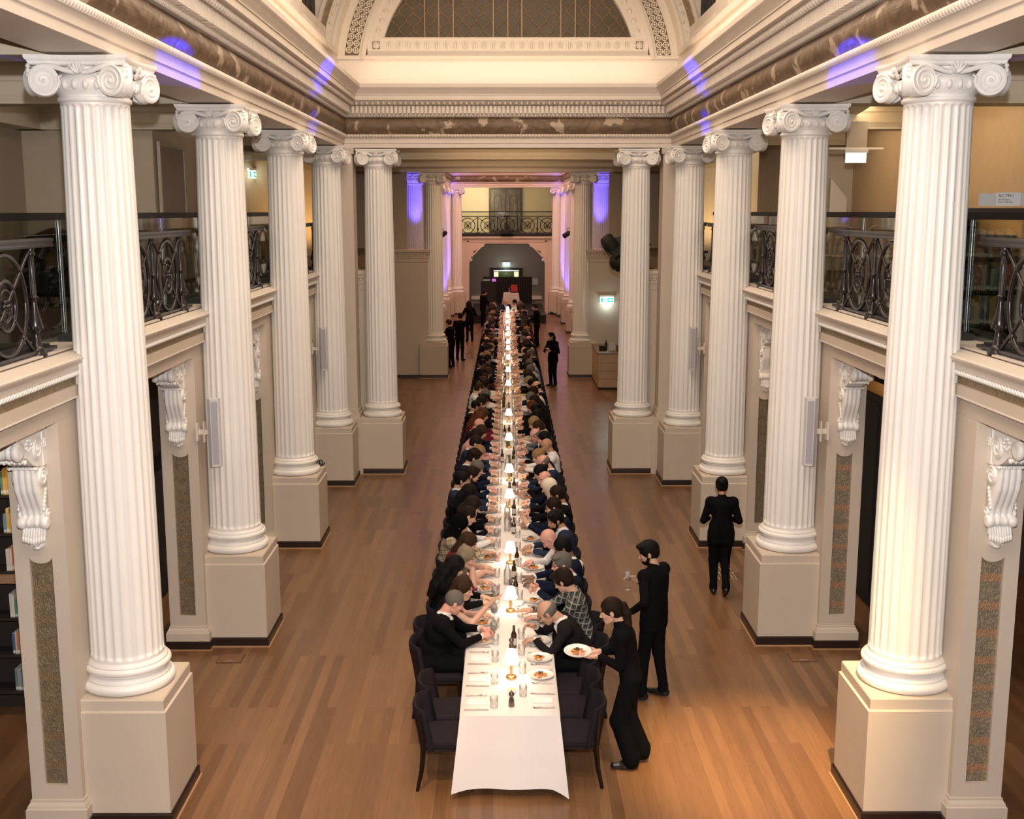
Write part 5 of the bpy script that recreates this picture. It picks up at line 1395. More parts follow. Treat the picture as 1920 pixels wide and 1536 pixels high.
def food_mb(seed):
    r = random.Random(seed); b = MB(); names = ['orange', 'tomato', 'green', 'brown', 'cream']
    for k in range(34):
        a = r.uniform(0, 2*PI); d = 0.058*math.sqrt(r.random()); m = r.choice([0, 0, 0, 0, 1, 4])
        R = Matrix.Rotation(r.uniform(0, 3), 3, 'Z')
        b.ell((d*math.cos(a), d*math.sin(a), 0.014+0.022*(1-d/0.062)*r.random()+0.004), (r.uniform(0.011, 0.020), r.uniform(0.007, 0.012), r.uniform(0.006, 0.011)), 6, 4, m, R)
    for k in range(7):
        a = r.uniform(0, 2*PI); p = Vector((0.012*math.cos(a), 0.012*math.sin(a), 0.028)); q = p+Vector((r.uniform(-0.03, 0.03), r.uniform(-0.03, 0.03), 0.012))
        b.tube([p, (p+q)/2+Vector((0, 0, 0.006)), q], [0.004, 0.007, 0.003], 5, m=2)
    return b
for k in range(4): ME['food%d' % k] = food_mb(k).mesh('food', [FM[n] for n in ('orange', 'tomato', 'green', 'brown', 'cream')])
b = MB()   # fork along +x (tines at +x), length .2
b.tube([(-0.10, 0, 0.006), (-0.05, 0, 0.005), (0.0, 0, 0.004), (0.035, 0, 0.009), (0.05, 0, 0.010)], [0.011, 0.009, 0.005, 0.005, 0.011], 6, flat=(1, 0.4))
for k in range(4): b.tube([(0.048, (k-1.5)*0.006, 0.010), (0.075, (k-1.5)*0.0062, 0.006), (0.10, (k-1.5)*0.006, 0.012)], 0.0022, 4)
ME['fork'] = b.mesh('fork', M_STEEL)
b = MB(); b.tube([(-0.11, 0, 0.005), (-0.06, 0, 0.006), (-0.01, 0, 0.005), (0.0, 0, 0.005), (0.06, 0.002, 0.005), (0.10, 0.001, 0.005), (0.12, -0.004, 0.005)], [0.010, 0.011, 0.008, 0.009, 0.011, 0.010, 0.003], 6, flat=(1, 0.3)); ME['knife'] = b.mesh('knife', M_STEEL)
b = MB(); b.cbox(-0.095, 0.095, -0.045, 0.045, 0.0, 0.012, 0.003); b.cbox(-0.09, 0.094, -0.042, 0.04, 0.012, 0.018, 0.002); ME['napkin'] = b.mesh('napkin', M_NAP)
b = MB(); b.lathe([(0.0001, 0.004), (0.030, 0.004), (0.036, 0.11), (0.038, 0.11), (0.0335, 0.0), (0.0001, 0.0)], 16, caps=False)
for k in range(12):
    a = 2*PI*k/12; b.tube([(0.0335*math.cos(a), 0.0335*math.sin(a), 0.004), (0.0355*math.cos(a), 0.0355*math.sin(a), 0.06)], 0.0018, 4)
ME['tumbler'] = b.mesh('tumbler', M_TGLASS)
b = MB(); b.lathe([(0.0001, 0.0), (0.034, 0.001), (0.033, 0.004), (0.006, 0.008), (0.004, 0.03), (0.004, 0.085), (0.012, 0.095), (0.035, 0.12), (0.041, 0.15), (0.037, 0.19), (0.031, 0.215), (0.030, 0.214), (0.036, 0.19), (0.039, 0.15), (0.033, 0.122), (0.0001, 0.10)], 18, caps=False); ME['wineglass'] = b.mesh('wine_glass', M_TGLASS)
M_WINE = mat('red_wine', (0.035, 0.002, 0.006), 0.1); M_SPR = mat('red_spritz', (0.62, 0.09, 0.06), 0.15)
b = MB(); b.lathe([(0.0001, 0.102), (0.031, 0.122), (0.038, 0.150), (0.0001, 0.150)], 16, caps=False); ME['wine'] = b.mesh('red_wine', M_WINE)
b = MB(); b.lathe([(0.0001, 0.006), (0.029, 0.006), (0.034, 0.085), (0.0001, 0.085)], 14, caps=False); ME['spritz'] = b.mesh('red_drink', M_SPR)
M_BOT = mat('brown_beer_glass', (0.035, 0.016, 0.006), 0.08, spec=0.8); M_LAB = mat('bottle_label', (0.55, 0.50, 0.45), 0.6); M_GRN = mat('green_wine_glass', (0.06, 0.065, 0.012), 0.08, spec=0.8)
b = MB(); b.lathe([(0.0001, 0), (0.030, 0.0), (0.031, 0.006), (0.031, 0.125), (0.027, 0.150), (0.014, 0.178), (0.0125, 0.225), (0.014, 0.228), (0.014, 0.236), (0.0001, 0.237)], 16, caps=False); ME['beer'] = b.mesh('beer_bottle', M_BOT)
b = MB(); b.lathe([(0.0315, 0.03), (0.0315, 0.105)], 16, caps=False); ME['beerlab'] = b.mesh('label', M_LAB)
b = MB(); b.lathe([(0.0001, 0), (0.036, 0.0), (0.037, 0.006), (0.037, 0.18), (0.030, 0.21), (0.015, 0.235), (0.0135, 0.30), (0.0155, 0.302), (0.0155, 0.315), (0.0001, 0.316)], 16, caps=False); ME['wineb'] = b.mesh('wine_bottle', M_GRN)
b = MB(); b.lathe([(0.0001, 0), (0.044, 0.0), (0.046, 0.01), (0.044, 0.17), (0.020, 0.22), (0.019, 0.27), (0.021, 0.275), (0.018, 0.27), (0.018, 0.22), (0.042, 0.165), (0.044, 0.012), (0.0001, 0.006)], 18, caps=False); ME['carafe'] = b.mesh('water_carafe', M_TGLASS)
M_GRIND = mat('smoky_grinder', (0.16, 0.12, 0.12), 0.15, metal=0.6)
b = MB(); b.lathe([(0.0001, 0), (0.027, 0.0), (0.028, 0.01), (0.026, 0.06), (0.018, 0.085), (0.017, 0.095), (0.026, 0.105), (0.027, 0.12), (0.018, 0.135), (0.006, 0.14), (0.008, 0.15), (0.0001, 0.155)], 14, caps=False); ME['grinder'] = b.mesh('pepper_grinder', M_GRIND)
b = MB(); b.lathe([(0.0001, 0.003), (0.030, 0.003), (0.045, 0.035), (0.047, 0.035), (0.033, 0.0), (0.0001, 0)], 18, caps=False); ME['bowl'] = b.mesh('small_bowl', M_CHINA)
b = MB(); b.lathe([(0.0001, 0.034), (0.025, 0.032), (0.042, 0.028)], 14, caps=False); ME['butter'] = b.mesh('butter', mat('butter_yellow', (0.75, 0.62, 0.32), 0.5))
b = MB(); b.cbox(-0.085, 0.085, -0.04, 0.04, 0, 0.009, 0.003); ME['phone'] = b.mesh('phone', mat('dark_phone_case', (0.035, 0.028, 0.04), 0.4))
b = MB(); b.cbox(-0.14, 0.14, -0.055, 0.055, 0, 0.006, 0.002); ME['menu'] = b.mesh('folded_menu', mat('dark_menu', (0.03, 0.022, 0.02), 0.6))
b = MB(); b.cbox(-0.10, 0.10, -0.07, 0.07, 0, 0.004, 0.001); ME['card'] = b.mesh('menu_card', mat('white_menu_card', (0.80, 0.78, 0.76), 0.7))
b = MB(); b.cbox(-0.09, 0.09, -0.045, 0.045, 0, 0.035, 0.008); ME['bag'] = b.mesh('clutch_bag', mat('tan_clutch', (0.36, 0.22, 0.12), 0.6))
CNT = {}
def item(name, key, x, y, rz, label, cat, grp=None, z=0.0, kids=()):
    o = bpy.data.objects.new(name, ME[key]); COL.objects.link(o); o.location = (x, y, TZ+z+0.001); o.rotation_euler = (0, 0, rz)
    tag(o, label, cat, grp)
    for nm, k in kids: part(nm, ME[k], o)
    return o
def spot(y, s): 
    rel, l = near_lamp(y); return '%s side, %s %s' % ('left' if s < 0 else 'right', rel, l)
seats = []     # (side, y, occupied)
ROWS_L = [9.93, 10.46, 11.0]; 
y = 11.55
YL = [11.45, 11.98, 12.58, 13.12, 13.72, 14.36, 14.98, 15.55, 16.15, 16.78, 17.30, 17.90, 18.55]
YR = [11.45, 12.10, 12.70, 13.32, 13.95, 14.62, 15.28, 15.90, 16.45, 17.05, 17.60, 18.20]
while YL[-1] < 50.0: YL.append(YL[-1]+0.615)
while YR[-1] < 50.0: YR.append(YR[-1]+0.615)
rnd = random.Random(11)
def setting(s, y, k, plate=True):
    c = txc(y); far = y > 24; sp = spot(y, s)
    fx = c+s*0.30
    empty_seat = y < 11.2
    if plate and not (empty_seat and s < 0):
        kids = [('food', 'food%d' % rnd.randrange(4))]
        item('dinner_plate', 'plate', fx-s*0.0+rnd.uniform(-0.01, 0.01), y+rnd.uniform(-0.02, 0.02), rnd.uniform(0, 6), 'white dinner plate of orange pasta, %s, place %d' % (sp, k) if False else 'white dinner plate with orange food, %s, %s place' % (sp, ORD2(k)), 'plate', 'dinner plates', kids=kids)
    if y < 27:
        rz = 0 if s < 0 else PI
        if empty_seat:
            item('napkin', 'napkin', fx, y, 0, 'folded white napkin, %s, %s empty place' % (sp, ORD2(k)), 'napkin', 'napkins') if s < 0 else None
        item('fork', 'fork', fx-s*(-0.01), y+0.155*(1 if s < 0 else -1), rz+rnd.uniform(-0.1, 0.1), 'steel fork beside the plate, %s, %s place' % (sp, ORD2(k)), 'fork', 'forks')
        item('knife', 'knife', fx-s*(-0.01), y-0.155*(1 if s < 0 else -1), rz+rnd.uniform(-0.08, 0.08), 'steel knife beside the plate, %s, %s place' % (sp, ORD2(k)), 'knife', 'knives')
    gx = c+s*(0.145 if s < 0 else 0.125)
    kids = []; nm = 'clear water tumbler'
    if rnd.random() < 0.16 and y > 11.5: kids = [('red_drink', 'spritz')]; nm = 'tumbler of red spritz'
    item('tumbler', 'tumbler', gx, y+0.10*s+rnd.uniform(-0.03, 0.03), 0, '%s, %s, %s place' % (nm, sp, ORD2(k)), 'glass', 'tumblers', kids=kids)
    r = rnd.random()
    if 11.3 < y < 40 and r < 0.20:
        kids = [('red_wine', 'wine')] if (r < 0.13 and y > 11.3) else []
        item('wine_glass', 'wineglass', gx+s*0.02, y-0.06*s+rnd.uniform(-0.02, 0.02), 0, '%s, %s, %s place' % ('stemmed glass of red wine' if kids else 'empty stemmed wine glass', sp, ORD2(k)), 'wine glass', 'wine glasses', kids=kids)
for i, y in enumerate(ROWS_L+YL): setting(-1, y, i+1)
for i, y in enumerate([9.97, 10.52, 10.98]+YR): setting(1, y, i+1, plate=not (i == 0))
item('napkin', 'napkin', txc(9.97)+0.30, 9.97, 0, 'folded white napkin at the nearest right place', 'napkin', 'napkins')
item('pepper_grinder', 'grinder', txc(9.8)+0.015, 9.86, 0, 'smoky pepper grinder nearest the front table edge', 'grinder', 'pepper grinders')
item('small_bowl', 'bowl', txc(10.2)+0.02, 10.16, 0, 'small white butter bowl in front of the first lamp', 'bowl', 'butter bowls', kids=[('butter', 'butter')])
gy = [11.2, 13.1, 15.9, 18.1, 20.2, 22.9, 26.0, 29.7, 32.5, 35.0]
for i, y in enumerate(gy): item('pepper_grinder', 'grinder', txc(y)+0.02, y, 0, 'pepper grinder mid table, %s after the front one' % ORD[i+1], 'grinder', 'pepper grinders')
by = [(11.30, 0.045), (12.95, 0.075), (13.55, 0.06), (14.10, 0.10), (15.55, 0.07), (16.55, 0.08), (18.0, 0.09), (20.0, 0.09), (20.45, 0.10), (20.2, -0.11), (22.6, -0.07), (22.65, 0.02), (26.6, -0.09), (25.5, -0.1), (27.3, -0.08), (29.0, -0.06), (30.2, -0.07), (31.8, -0.08), (34.0, -0.07), (36.8, -0.07), (39.0, -0.06), (43.1, -0.07)]
for i, (y, dx) in enumerate(by): item('beer_bottle', 'beer', txc(y)+dx, y, 0, 'brown beer bottle with pale label, %s from the near table end' % ORD[i+1], 'bottle', 'beer bottles', kids=[('label', 'beerlab')])
for i, y in enumerate((13.35, 15.7, 16.3, 19.6, 22.0, 24.9, 27.9, 30.6, 33.2, 35.8)):
    item('water_carafe', 'carafe', txc(y)-0.02, y, 0, 'clear water carafe mid table, %s from the near end' % ORD[i+1], 'carafe', 'water carafes')
for i, (y, dx) in enumerate(((18.95, 0.03), (21.35, 0.0), (25.9, -0.1))): item('wine_bottle', 'wineb', txc(y)+dx, y+0.15, 0, 'green wine bottle standing close behind a lamp, %s from the near end' % ORD[i+1], 'bottle', 'wine bottles')
item('phone', 'phone', txc(11.55)-0.235, 11.70, 0.0, 'dark phone lying by the elbow of the woman with bare arms', 'phone', 'phones')
item('phone', 'phone', txc(13.6)+0.23, 13.62, 0.0, 'black phone on the right side near the third lamp', 'phone', 'phones')
item('phone', 'phone', txc(16)+0.22, 16.72, 0.1, 'black phone on the right side near the fourth lamp', 'phone', 'phones')
item('folded_menu', 'menu', txc(12.8)-0.26, 12.93, 0, 'dark open wallet menu on the left side before the third lamp', 'menu', 'menus')
item('menu_card', 'card', txc(11.1)-0.28, 11.02, 0, 'white menu card at the third empty place on the left', 'menu', 'menus')
item('clutch_bag', 'bag', txc(19.6)-0.22, 19.75, 0, 'tan clutch bag on the left side past the fifth lamp', 'bag')
for i, (y, dx) in enumerate(((12.6, 0.10), (14.85, 0.02), (17.6, 0.05))):
    b = MB(); r2 = random.Random(i)
    for k in range(9): b.ell((r2.uniform(-0.06, 0.06), r2.uniform(-0.04, 0.04), 0.02), (0.05, 0.03, 0.022), 8, 5, 0, Matrix.Rotation(r2.uniform(0, 3), 3, 'Z'))
    tag(b.build('crumpled_napkin', M_NAP, None, (txc(y)+dx, y, TZ)), 'crumpled white napkin mid table, %s from the near end' % ORD[i+1], 'napkin', 'crumpled napkins')

# ================================================================== PEOPLE
V = lambda *a: np.array(a, float)
def nrm(a): return a/max(1e-9, np.linalg.norm(a))
def rotz(a): c, s = math.cos(a), math.sin(a); return np.array([[c, -s, 0], [s, c, 0], [0, 0, 1.0]])
def roty(a): c, s = math.cos(a), math.sin(a); return np.array([[c, 0, s], [0, 1, 0], [-s, 0, c]])
def rotx(a): c, s = math.cos(a), math.sin(a); return np.array([[1, 0, 0], [0, c, -s], [0, s, c]])
class SDF:
    """continuous skin over tapered limbs and rounded masses; every mass remembers what it is made of"""
    def __init__(s): s.p = []
    def cone(s, a, b, ra, rb, tag, k=0.02): s.p.append(('c', np.array(a, float), np.array(b, float), ra, rb, tag, k)); return s
    def ell(s, c, r, tag, R=None, k=0.02): s.p.append(('e', np.array(c, float), np.array(r, float), np.eye(3) if R is None else R, None, tag, k)); return s
    def cut(s, c, r, R=None): s.p.append(('x', np.array(c, float), np.array(r, float), np.eye(3) if R is None else R, None, -1, 0)); return s
    def chain(s, pts, rs, tag, k=0.02):
        for i in range(len(pts)-1): s.cone(pts[i], pts[i+1], rs[i], rs[i+1], tag, k)
        return s
    @staticmethod
    def ev(q, P):
        if q[0] == 'c':
            a, b, ra, rb = q[1:5]; ab = b-a; L = ab@ab
            pa = P-a; h = np.clip((pa@ab)/max(L, 1e-9), 0, 1)
            d = pa-h[..., None]*ab
            return np.sqrt((d*d).sum(-1))-(ra+(rb-ra)*h)
        c, r, R = q[1:4]; l = (P-c)@R
        k0 = np.sqrt(((l/r)**2).sum(-1)); k1 = np.sqrt(((l/(r*r))**2).sum(-1))
        return k0*(k0-1.0)/np.maximum(k1, 1e-6)
    def mesh(s, vox):
        lo = np.array([1e9]*3); hi = -lo
        for q in s.p:
            if q[0] == 'x': continue
            if q[0] == 'c':
                m = max(q[3], q[4]); lo = np.minimum(lo, np.minimum(q[1], q[2])-m); hi = np.maximum(hi, np.maximum(q[1], q[2])+m)
            else: m = q[2].max(); lo = np.minimum(lo, q[1]-m); hi = np.maximum(hi, q[1]+m)
        lo -= 3*vox; hi += 3*vox
        n = np.ceil((hi-lo)/vox).astype(int)+1
        D = np.full(n, 1.0, np.float32); B = np.full(n, 1.0, np.float32); T = np.zeros(n, np.int16)
        ax = [lo[i]+vox*np.arange(n[i]) for i in range(3)]
        for q in s.p:
            if q[0] == 'c': m = max(q[3], q[4])+0.03; a = np.minimum(q[1], q[2])-m; c = np.maximum(q[1], q[2])+m
            else: m = q[2].max()+0.03; a = q[1]-m; c = q[1]+m
            i0 = np.maximum(0, np.floor((a-lo)/vox).astype(int)); i1 = np.minimum(n, np.ceil((c-lo)/vox).astype(int)+1)
            if (i1 <= i0).any(): continue
            sl = tuple(slice(i0[i], i1[i]) for i in range(3))
            P = np.stack(np.meshgrid(*[ax[i][sl[i]] for i in range(3)], indexing='ij'), -1)
            d = s.ev(q, P).astype(np.float32)
            cur = D[sl]
            if q[0] == 'x': D[sl] = np.maximum(cur, -d); continue
            k = q[6]
            if k > 0:
                h = np.clip(k-np.abs(cur-d), 0, None)/k; nd = np.minimum(cur, d)-h*h*k*0.25
            else: nd = np.minimum(cur, d)
            D[sl] = nd
            bb = B[sl]; up = d < bb; bb[up] = d[up]; B[sl] = bb
            tt = T[sl]; tt[up] = q[5]; T[sl] = tt
        S = D < 0
        c0 = np.zeros(n-1, np.int8)
        for dx in (0, 1):
            for dy in (0, 1):
                for dz in (0, 1): c0 += S[dx:n[0]-1+dx, dy:n[1]-1+dy, dz:n[2]-1+dz]
        act = (c0 > 0) & (c0 < 8)
        I = np.argwhere(act); idx = -np.ones(n-1, np.int64); idx[tuple(I.T)] = np.arange(len(I))
        acc = np.zeros((len(I), 3)); cnt = np.zeros(len(I))
        C = [(x, y, z) for x in (0, 1) for y in (0, 1) for z in (0, 1)]
        val = {c: D[I[:, 0]+c[0], I[:, 1]+c[1], I[:, 2]+c[2]] for c in C}
        for c in C:
            for a in range(3):
                if c[a] == 0:
                    e = list(c); e[a] = 1; e = tuple(e); v0, v1 = val[c], val[e]
                    m = (v0 < 0) != (v1 < 0); t = np.where(m, v0/np.where(m, v0-v1, 1), 0)
                    p = np.tile(np.array(c, float), (len(I), 1)); p[:, a] += t
                    acc[m] += p[m]; cnt[m] += 1
        vert = lo+(I+acc/cnt[:, None])*vox
        vt = T[tuple((I+np.round(acc/cnt[:, None]).astype(int)).T)]
        F = []
        for a in range(3):
            b_, c_ = (a+1) % 3, (a+2) % 3
            s0 = [slice(1, n[i]-1) for i in range(3)]; s0[a] = slice(0, n[a]-1); s1 = list(s0); s1[a] = slice(1, n[a])
            A0 = S[tuple(s0)]; A1 = S[tuple(s1)]; m = A0 != A1
            J = np.argwhere(m); off = np.array([1, 1, 1]); off[a] = 0; J = J+off
            eb = np.zeros(3, int); eb[b_] = 1; ec = np.zeros(3, int); ec[c_] = 1
            q = np.stack([idx[tuple((J-eb-ec).T)], idx[tuple((J-ec).T)], idx[tuple(J.T)], idx[tuple((J-eb).T)]], 1)
            inside = A0[m]; q[~inside] = q[~inside][:, ::-1]
            F.append(q)
        F = np.concatenate(F)
        F = F[(F >= 0).all(1)]
        return vert, F, vt
def sdf_mesh(s, name, vox, nslots, extra=None):
    v, F, vt = s.mesh(vox)
    me = bpy.data.meshes.new(name)
    me.vertices.add(len(v)); me.vertices.foreach_set('co', v.astype(np.float32).ravel())
    me.loops.add(F.size); me.loops.foreach_set('vertex_index', F.astype(np.int32).ravel())
    me.polygons.add(len(F)); me.polygons.foreach_set('loop_start', np.arange(0, F.size, 4, dtype=np.int32)); 
    ft = np.sort(vt[F], axis=1)[:, 1]
    for i in range(nslots): me.materials.append(None)
    me.polygons.foreach_set('material_index', ft.astype(np.int32)); me.polygons.foreach_set('use_smooth', np.ones(len(F), bool))
    me.update(calc_edges=True); me.validate()
    return me
# material slots of a body
SKIN, TOP, UPSL, FOSL, CUFF, SHIRT, LEGS, SHOE, LIP, EYE, COLR, BROW, TIE, BEARD = range(14)

def ik(a, c, l1, l2, pole):
    d = c-a; L = np.linalg.norm(d); L2 = min(L, l1+l2-0.005); dn = d/L
    x = (l1*l1-l2*l2+L2*L2)/(2*L2); h = math.sqrt(max(0, l1*l1-x*x))
    p = pole-dn*(pole@dn); p = nrm(p)
    return a+dn*x+p*h, a+dn*L2
def add_hand(s, w, d, n, side, curl=0.6, spread=0.05, fine=True, grip=None):
    """w wrist, d direction to fingers, n back-of-hand normal; side +1 left hand / -1 right hand (thumb side = d x n * side)"""
    d = nrm(d); n = nrm(n-d*(n@d)); t = np.cross(d, n)*side     # thumb side
    k = 0.006
    s.cone(w, w+d*0.03, 0.025, 0.024, SKIN, 0.012)
    for u, l in ((0.024, 0.085), (0.008, 0.090), (-0.009, 0.086), (-0.024, 0.078)):
        s.cone(w+d*0.012+t*u*0.6, w+d*l+t*u, 0.016, 0.0135, SKIN, 0.014)
    L = ((0.024, 0.086, 0.040, 0.026, 0.020), (0.0075, 0.091, 0.045, 0.029, 0.021), (-0.009, 0.087, 0.041, 0.027, 0.020), (-0.025, 0.079, 0.033, 0.021, 0.018))
    for i, (u, o, a, b_, c) in enumerate(L):
        p = w+d*o+t*u; ang = curl*0.55+0.06*i*curl; dr = d+t*spread*(1.5-i)*0.6
        for q, (l, r0, r1) in enumerate(((a, 0.0098, 0.0090), (b_, 0.0090, 0.0082), (c, 0.0082, 0.0070))):
            dd = nrm(nrm(dr)*math.cos(ang)-n*math.sin(ang)); p2 = p+dd*l; s.cone(p, p2, r0, r1, SKIN, k); p = p2; ang += curl*(0.75 if q == 0 else 0.5)
    p = w+d*0.022+t*0.022; q = p+nrm(d*0.55+t*0.75-n*0.25)*0.042; s.cone(p, q, 0.0145, 0.012, SKIN, 0.012)
    r = q+nrm(d*(0.9)+t*0.25*(1-curl)-n*(0.2+0.3*curl))*0.032; s.cone(q, r, 0.0112, 0.010, SKIN, k); e = r+nrm(d*0.9-n*(0.25+0.4*curl)-t*0.2*curl)*0.024; s.cone(r, e, 0.0095, 0.0078, SKIN, k)
def add_head(s, c, R, opt):
    """c centre of skull, R columns: forward x, left y, up z"""
    P = lambda x, y, z: c+R@V(x, y, z)
    male = opt.get('male', True)
    s.ell(P(-0.012, 0, 0.022), (0.098, 0.076, 0.094), SKIN, R, 0.02)
    s.ell(P(0.030, 0, -0.042), (0.062, 0.060 if male else 0.055, 0.074), SKIN, R, 0.03)
    s.ell(P(0.066, 0, -0.092), (0.023, 0.026, 0.020), SKIN, R, 0.022)      # chin
    s.cone(P(0.02, 0.045, -0.075), P(0.055, 0.02, -0.098), 0.018, 0.016, SKIN, 0.02); s.cone(P(0.02, -0.045, -0.075), P(0.055, -0.02, -0.098), 0.018, 0.016, SKIN, 0.02)
    s.cone(P(0.080, 0, 0.010), P(0.108, 0, -0.030), 0.008, 0.013, SKIN, 0.010)   # nose
    s.ell(P(0.097, 0.012, -0.034), (0.010, 0.008, 0.007), SKIN, R, 0.006); s.ell(P(0.097, -0.012, -0.034), (0.010, 0.008, 0.007), SKIN, R, 0.006)
    for e in (-1, 1):
        s.ell(P(0.068, e*0.035, -0.022), (0.022, 0.024, 0.022), SKIN, R, 0.016)   # cheek
        s.cone(P(0.083, e*0.016, 0.026), P(0.074, e*0.046, 0.027), 0.0075, 0.006, BROW, 0.006)
        s.ell(P(0.080, e*0.031, 0.004), (0.011, 0.013, 0.0075), EYE, R, 0.002)
        s.ell(P(0.085, e*0.031, 0.012), (0.008, 0.015, 0.005), SKIN, R, 0.002)
        s.ell(P(-0.002, e*0.079, -0.010), (0.019, 0.009, 0.031), SKIN, R @ rotz(-e*0.35), 0.008)     # ear
        s.ell(P(0.004, e*0.083, -0.028), (0.009, 0.006, 0.010), SKIN, R, 0.006)
    s.ell(P(0.087, 0, -0.060), (0.010, 0.022, 0.0055), LIP, R, 0.003); s.ell(P(0.086, 0, -0.069), (0.010, 0.018, 0.0055), LIP, R, 0.003)
    if opt.get('beard'):
        s.ell(P(0.050, 0, -0.083), (0.046, 0.056, 0.036), BEARD, R, 0.008); s.cone(P(0.012, 0.066, -0.03), P(0.035, 0.052, -0.08), 0.012, 0.018, BEARD, 0.01); s.cone(P(0.012, -0.066, -0.03), P(0.035, -0.052, -0.08), 0.012, 0.018, BEARD, 0.01)
        s.cone(P(0.09, 0.018, -0.052), P(0.09, -0.018, -0.052), 0.008, 0.008, BEARD, 0.004); s.ell(P(0.092, 0, -0.064), (0.009, 0.018, 0.006), LIP, R, 0.002)
def torso_frame(pel, lean, tilt=0.0, yaw=0.0):
    R = rotz(yaw) @ roty(lean) @ rotx(tilt)
    return R
def body(opt, vox):
    """seated or standing figure. local frame: faces +x, +y is its left, floor z=0. returns mesh, head centre, head rotation, extra points"""
    s = SDF(); male = opt.get('male', True); g = opt.get('girth', 1.0); st = opt.get('stature', 1.0)
    pel = V(*opt.get('pelvis', (0, 0, 0.56))); R = torso_frame(pel, opt.get('lean', 0.25), opt.get('tilt', 0), opt.get('twist', 0))
    T = lambda x, y, z: pel+R@V(x, y, z*st)
    sw = 0.184 if male else 0.158; hw = 0.145 if male else 0.155
    # trunk
    Rp = rotz(opt.get('twist', 0)*0.5) @ roty(opt.get('lean', 0.25)*0.4)
    bt = LEGS if opt.get('standing') or opt.get('pants') else TOP
    S_ = bool(opt.get('standing'))
    s.ell(pel+V(0, 0, 0.0), (0.108*g, hw*g-0.002, 0.12) if S_ else (0.128*g, hw*g+0.03, 0.115), bt if S_ else TOP, Rp, 0.04)
    if S_ and male:
        for e in (-1, 1): s.cone(T(-0.01, e*0.085, 0.36), pel+V(-0.005, e*0.07, 0.02), 0.10*g, 0.088*g, TOP, 0.04)
    s.ell(T(0.0, 0, 0.13), (0.112*g+(g-1)*0.12, (0.140 if male else 0.118)*g, 0.13), TOP, R, 0.05)
    s.ell(T(0.005, 0, 0.30), (0.120*g, (0.165 if male else 0.142)*g, 0.165), TOP, R, 0.05)
    s.ell(T(-0.012, 0, 0.40), (0.098, sw*0.98, 0.09), TOP, R, 0.05)
    if not male:
        for e in (-1, 1): s.ell(T(0.095, e*0.062, 0.315), (0.055, 0.058, 0.055), TOP, R, 0.03)
    s.cone(T(0, -sw*0.9, 0.435), T(0, sw*0.9, 0.435), 0.062, 0.062, TOP, 0.04)
    # jacket skirt
    if opt.get('jacket') and opt.get('standing'):
        s.cone(pel+V(0, -0.055, 0.08), pel+V(0.0, -0.07, -0.10), 0.108*g, 0.106*g, TOP, 0.03); s.cone(pel+V(0, 0.055, 0.08), pel+V(0.0, 0.07, -0.10), 0.108*g, 0.106*g, TOP, 0.03)
    # neck and head
    hR = rotz(opt.get('hyaw', 0)) @ roty(opt.get('hpitch', 0.45)) @ rotx(opt.get('hroll', 0))
    nb = T(-0.005, 0, 0.455); hd = nrm(R@V(0.30+opt.get('crane', 0), opt.get('hy', 0), 1.0))
    hc = nb+hd*0.185+hR@V(0.018, 0, 0.012)
    s.cone(nb-hd*0.02, nb+hd*0.11+hR@V(-0.012, 0, 0), 0.060 if male else 0.050, 0.052 if male else 0.045, opt.get('neckt', SKIN), 0.03)
    if opt.get('collar'):
        s.cone(nb+hd*0.012, nb+hd*0.045, 0.068, 0.061, COLR, 0.006)
    if opt.get('vneck'):
        s.cone(T(0.066, 0, 0.45), T(0.118*g, 0, 0.27), 0.040, 0.014, SHIRT, 0.006)
        if opt.get('tie'):
            s.cone(T(0.092, 0, 0.425), T(0.135*g, 0, 0.26), 0.013, 0.016, TIE, 0.002)
        if opt.get('bow'):
            for e in (-1, 1): s.cone(T(0.105, 0, 0.445), T(0.10, e*0.05, 0.45), 0.008, 0.018, TIE, 0.002)
    add_head(s, hc, hR, opt)
    if opt.get('badge'): s.ell(T(0.118*g, -0.075, 0.34), (0.012, 0.030, 0.022), CUFF, R, 0.002)
    # legs
    if opt.get('standing'):
        for e, (kn, an, ft) in zip((1, -1), opt['legs']):
            hip = pel+V(0, e*0.085, -0.02); kn = V(*kn); an = V(*an); ft = nrm(V(*ft))
            s.chain([hip, kn, an+V(0, 0, 0.03)], [0.090*g, 0.066 if not opt.get('wide') else 0.085, 0.050 if not opt.get('wide') else 0.085], LEGS, 0.03)
            s.cone(an+V(0, 0, 0.04), an+V(0, 0, 0.0), 0.054 if not opt.get('wide') else 0.082, 0.056 if not opt.get('wide') else 0.078, LEGS, 0.01)
            s.cone(an-ft*0.035+V(0, 0, -0.045), an+ft*0.07+V(0, 0, -0.050), 0.038, 0.038, SHOE, 0.02); s.cone(an+ft*0.07+V(0, 0, -0.05), an+ft*0.165+V(0, 0, -0.055), 0.040, 0.032, SHOE, 0.02)
            s.cone(an, an+V(0, 0, -0.045), 0.04, 0.04, SHOE, 0.02)
    else:
        for e in (-1, 1):
            hip = pel+V(0.02, e*0.09, -0.015); kn = V(pel[0]+0.40, e*0.12, 0.52); an = V(pel[0]+0.36, e*0.12, 0.09)
            s.chain([hip, kn], [0.088*g, 0.060], LEGS, 0.03); s.chain([kn, an], [0.058, 0.042], LEGS, 0.02)
            s.cone(an+V(-0.03, 0, -0.045), an+V(0.15, 0, -0.055), 0.036, 0.032, SHOE, 0.02); s.cone(an, an+V(0, 0, -0.04), 0.038, 0.036, SHOE, 0.02)
        s.ell(pel+V(0.0, 0, -0.02), (0.13*g, hw+0.04*g, 0.085), LEGS, None, 0.03)
    # arms
    ua, fa = 0.285*st, 0.255*st
    ends = {}
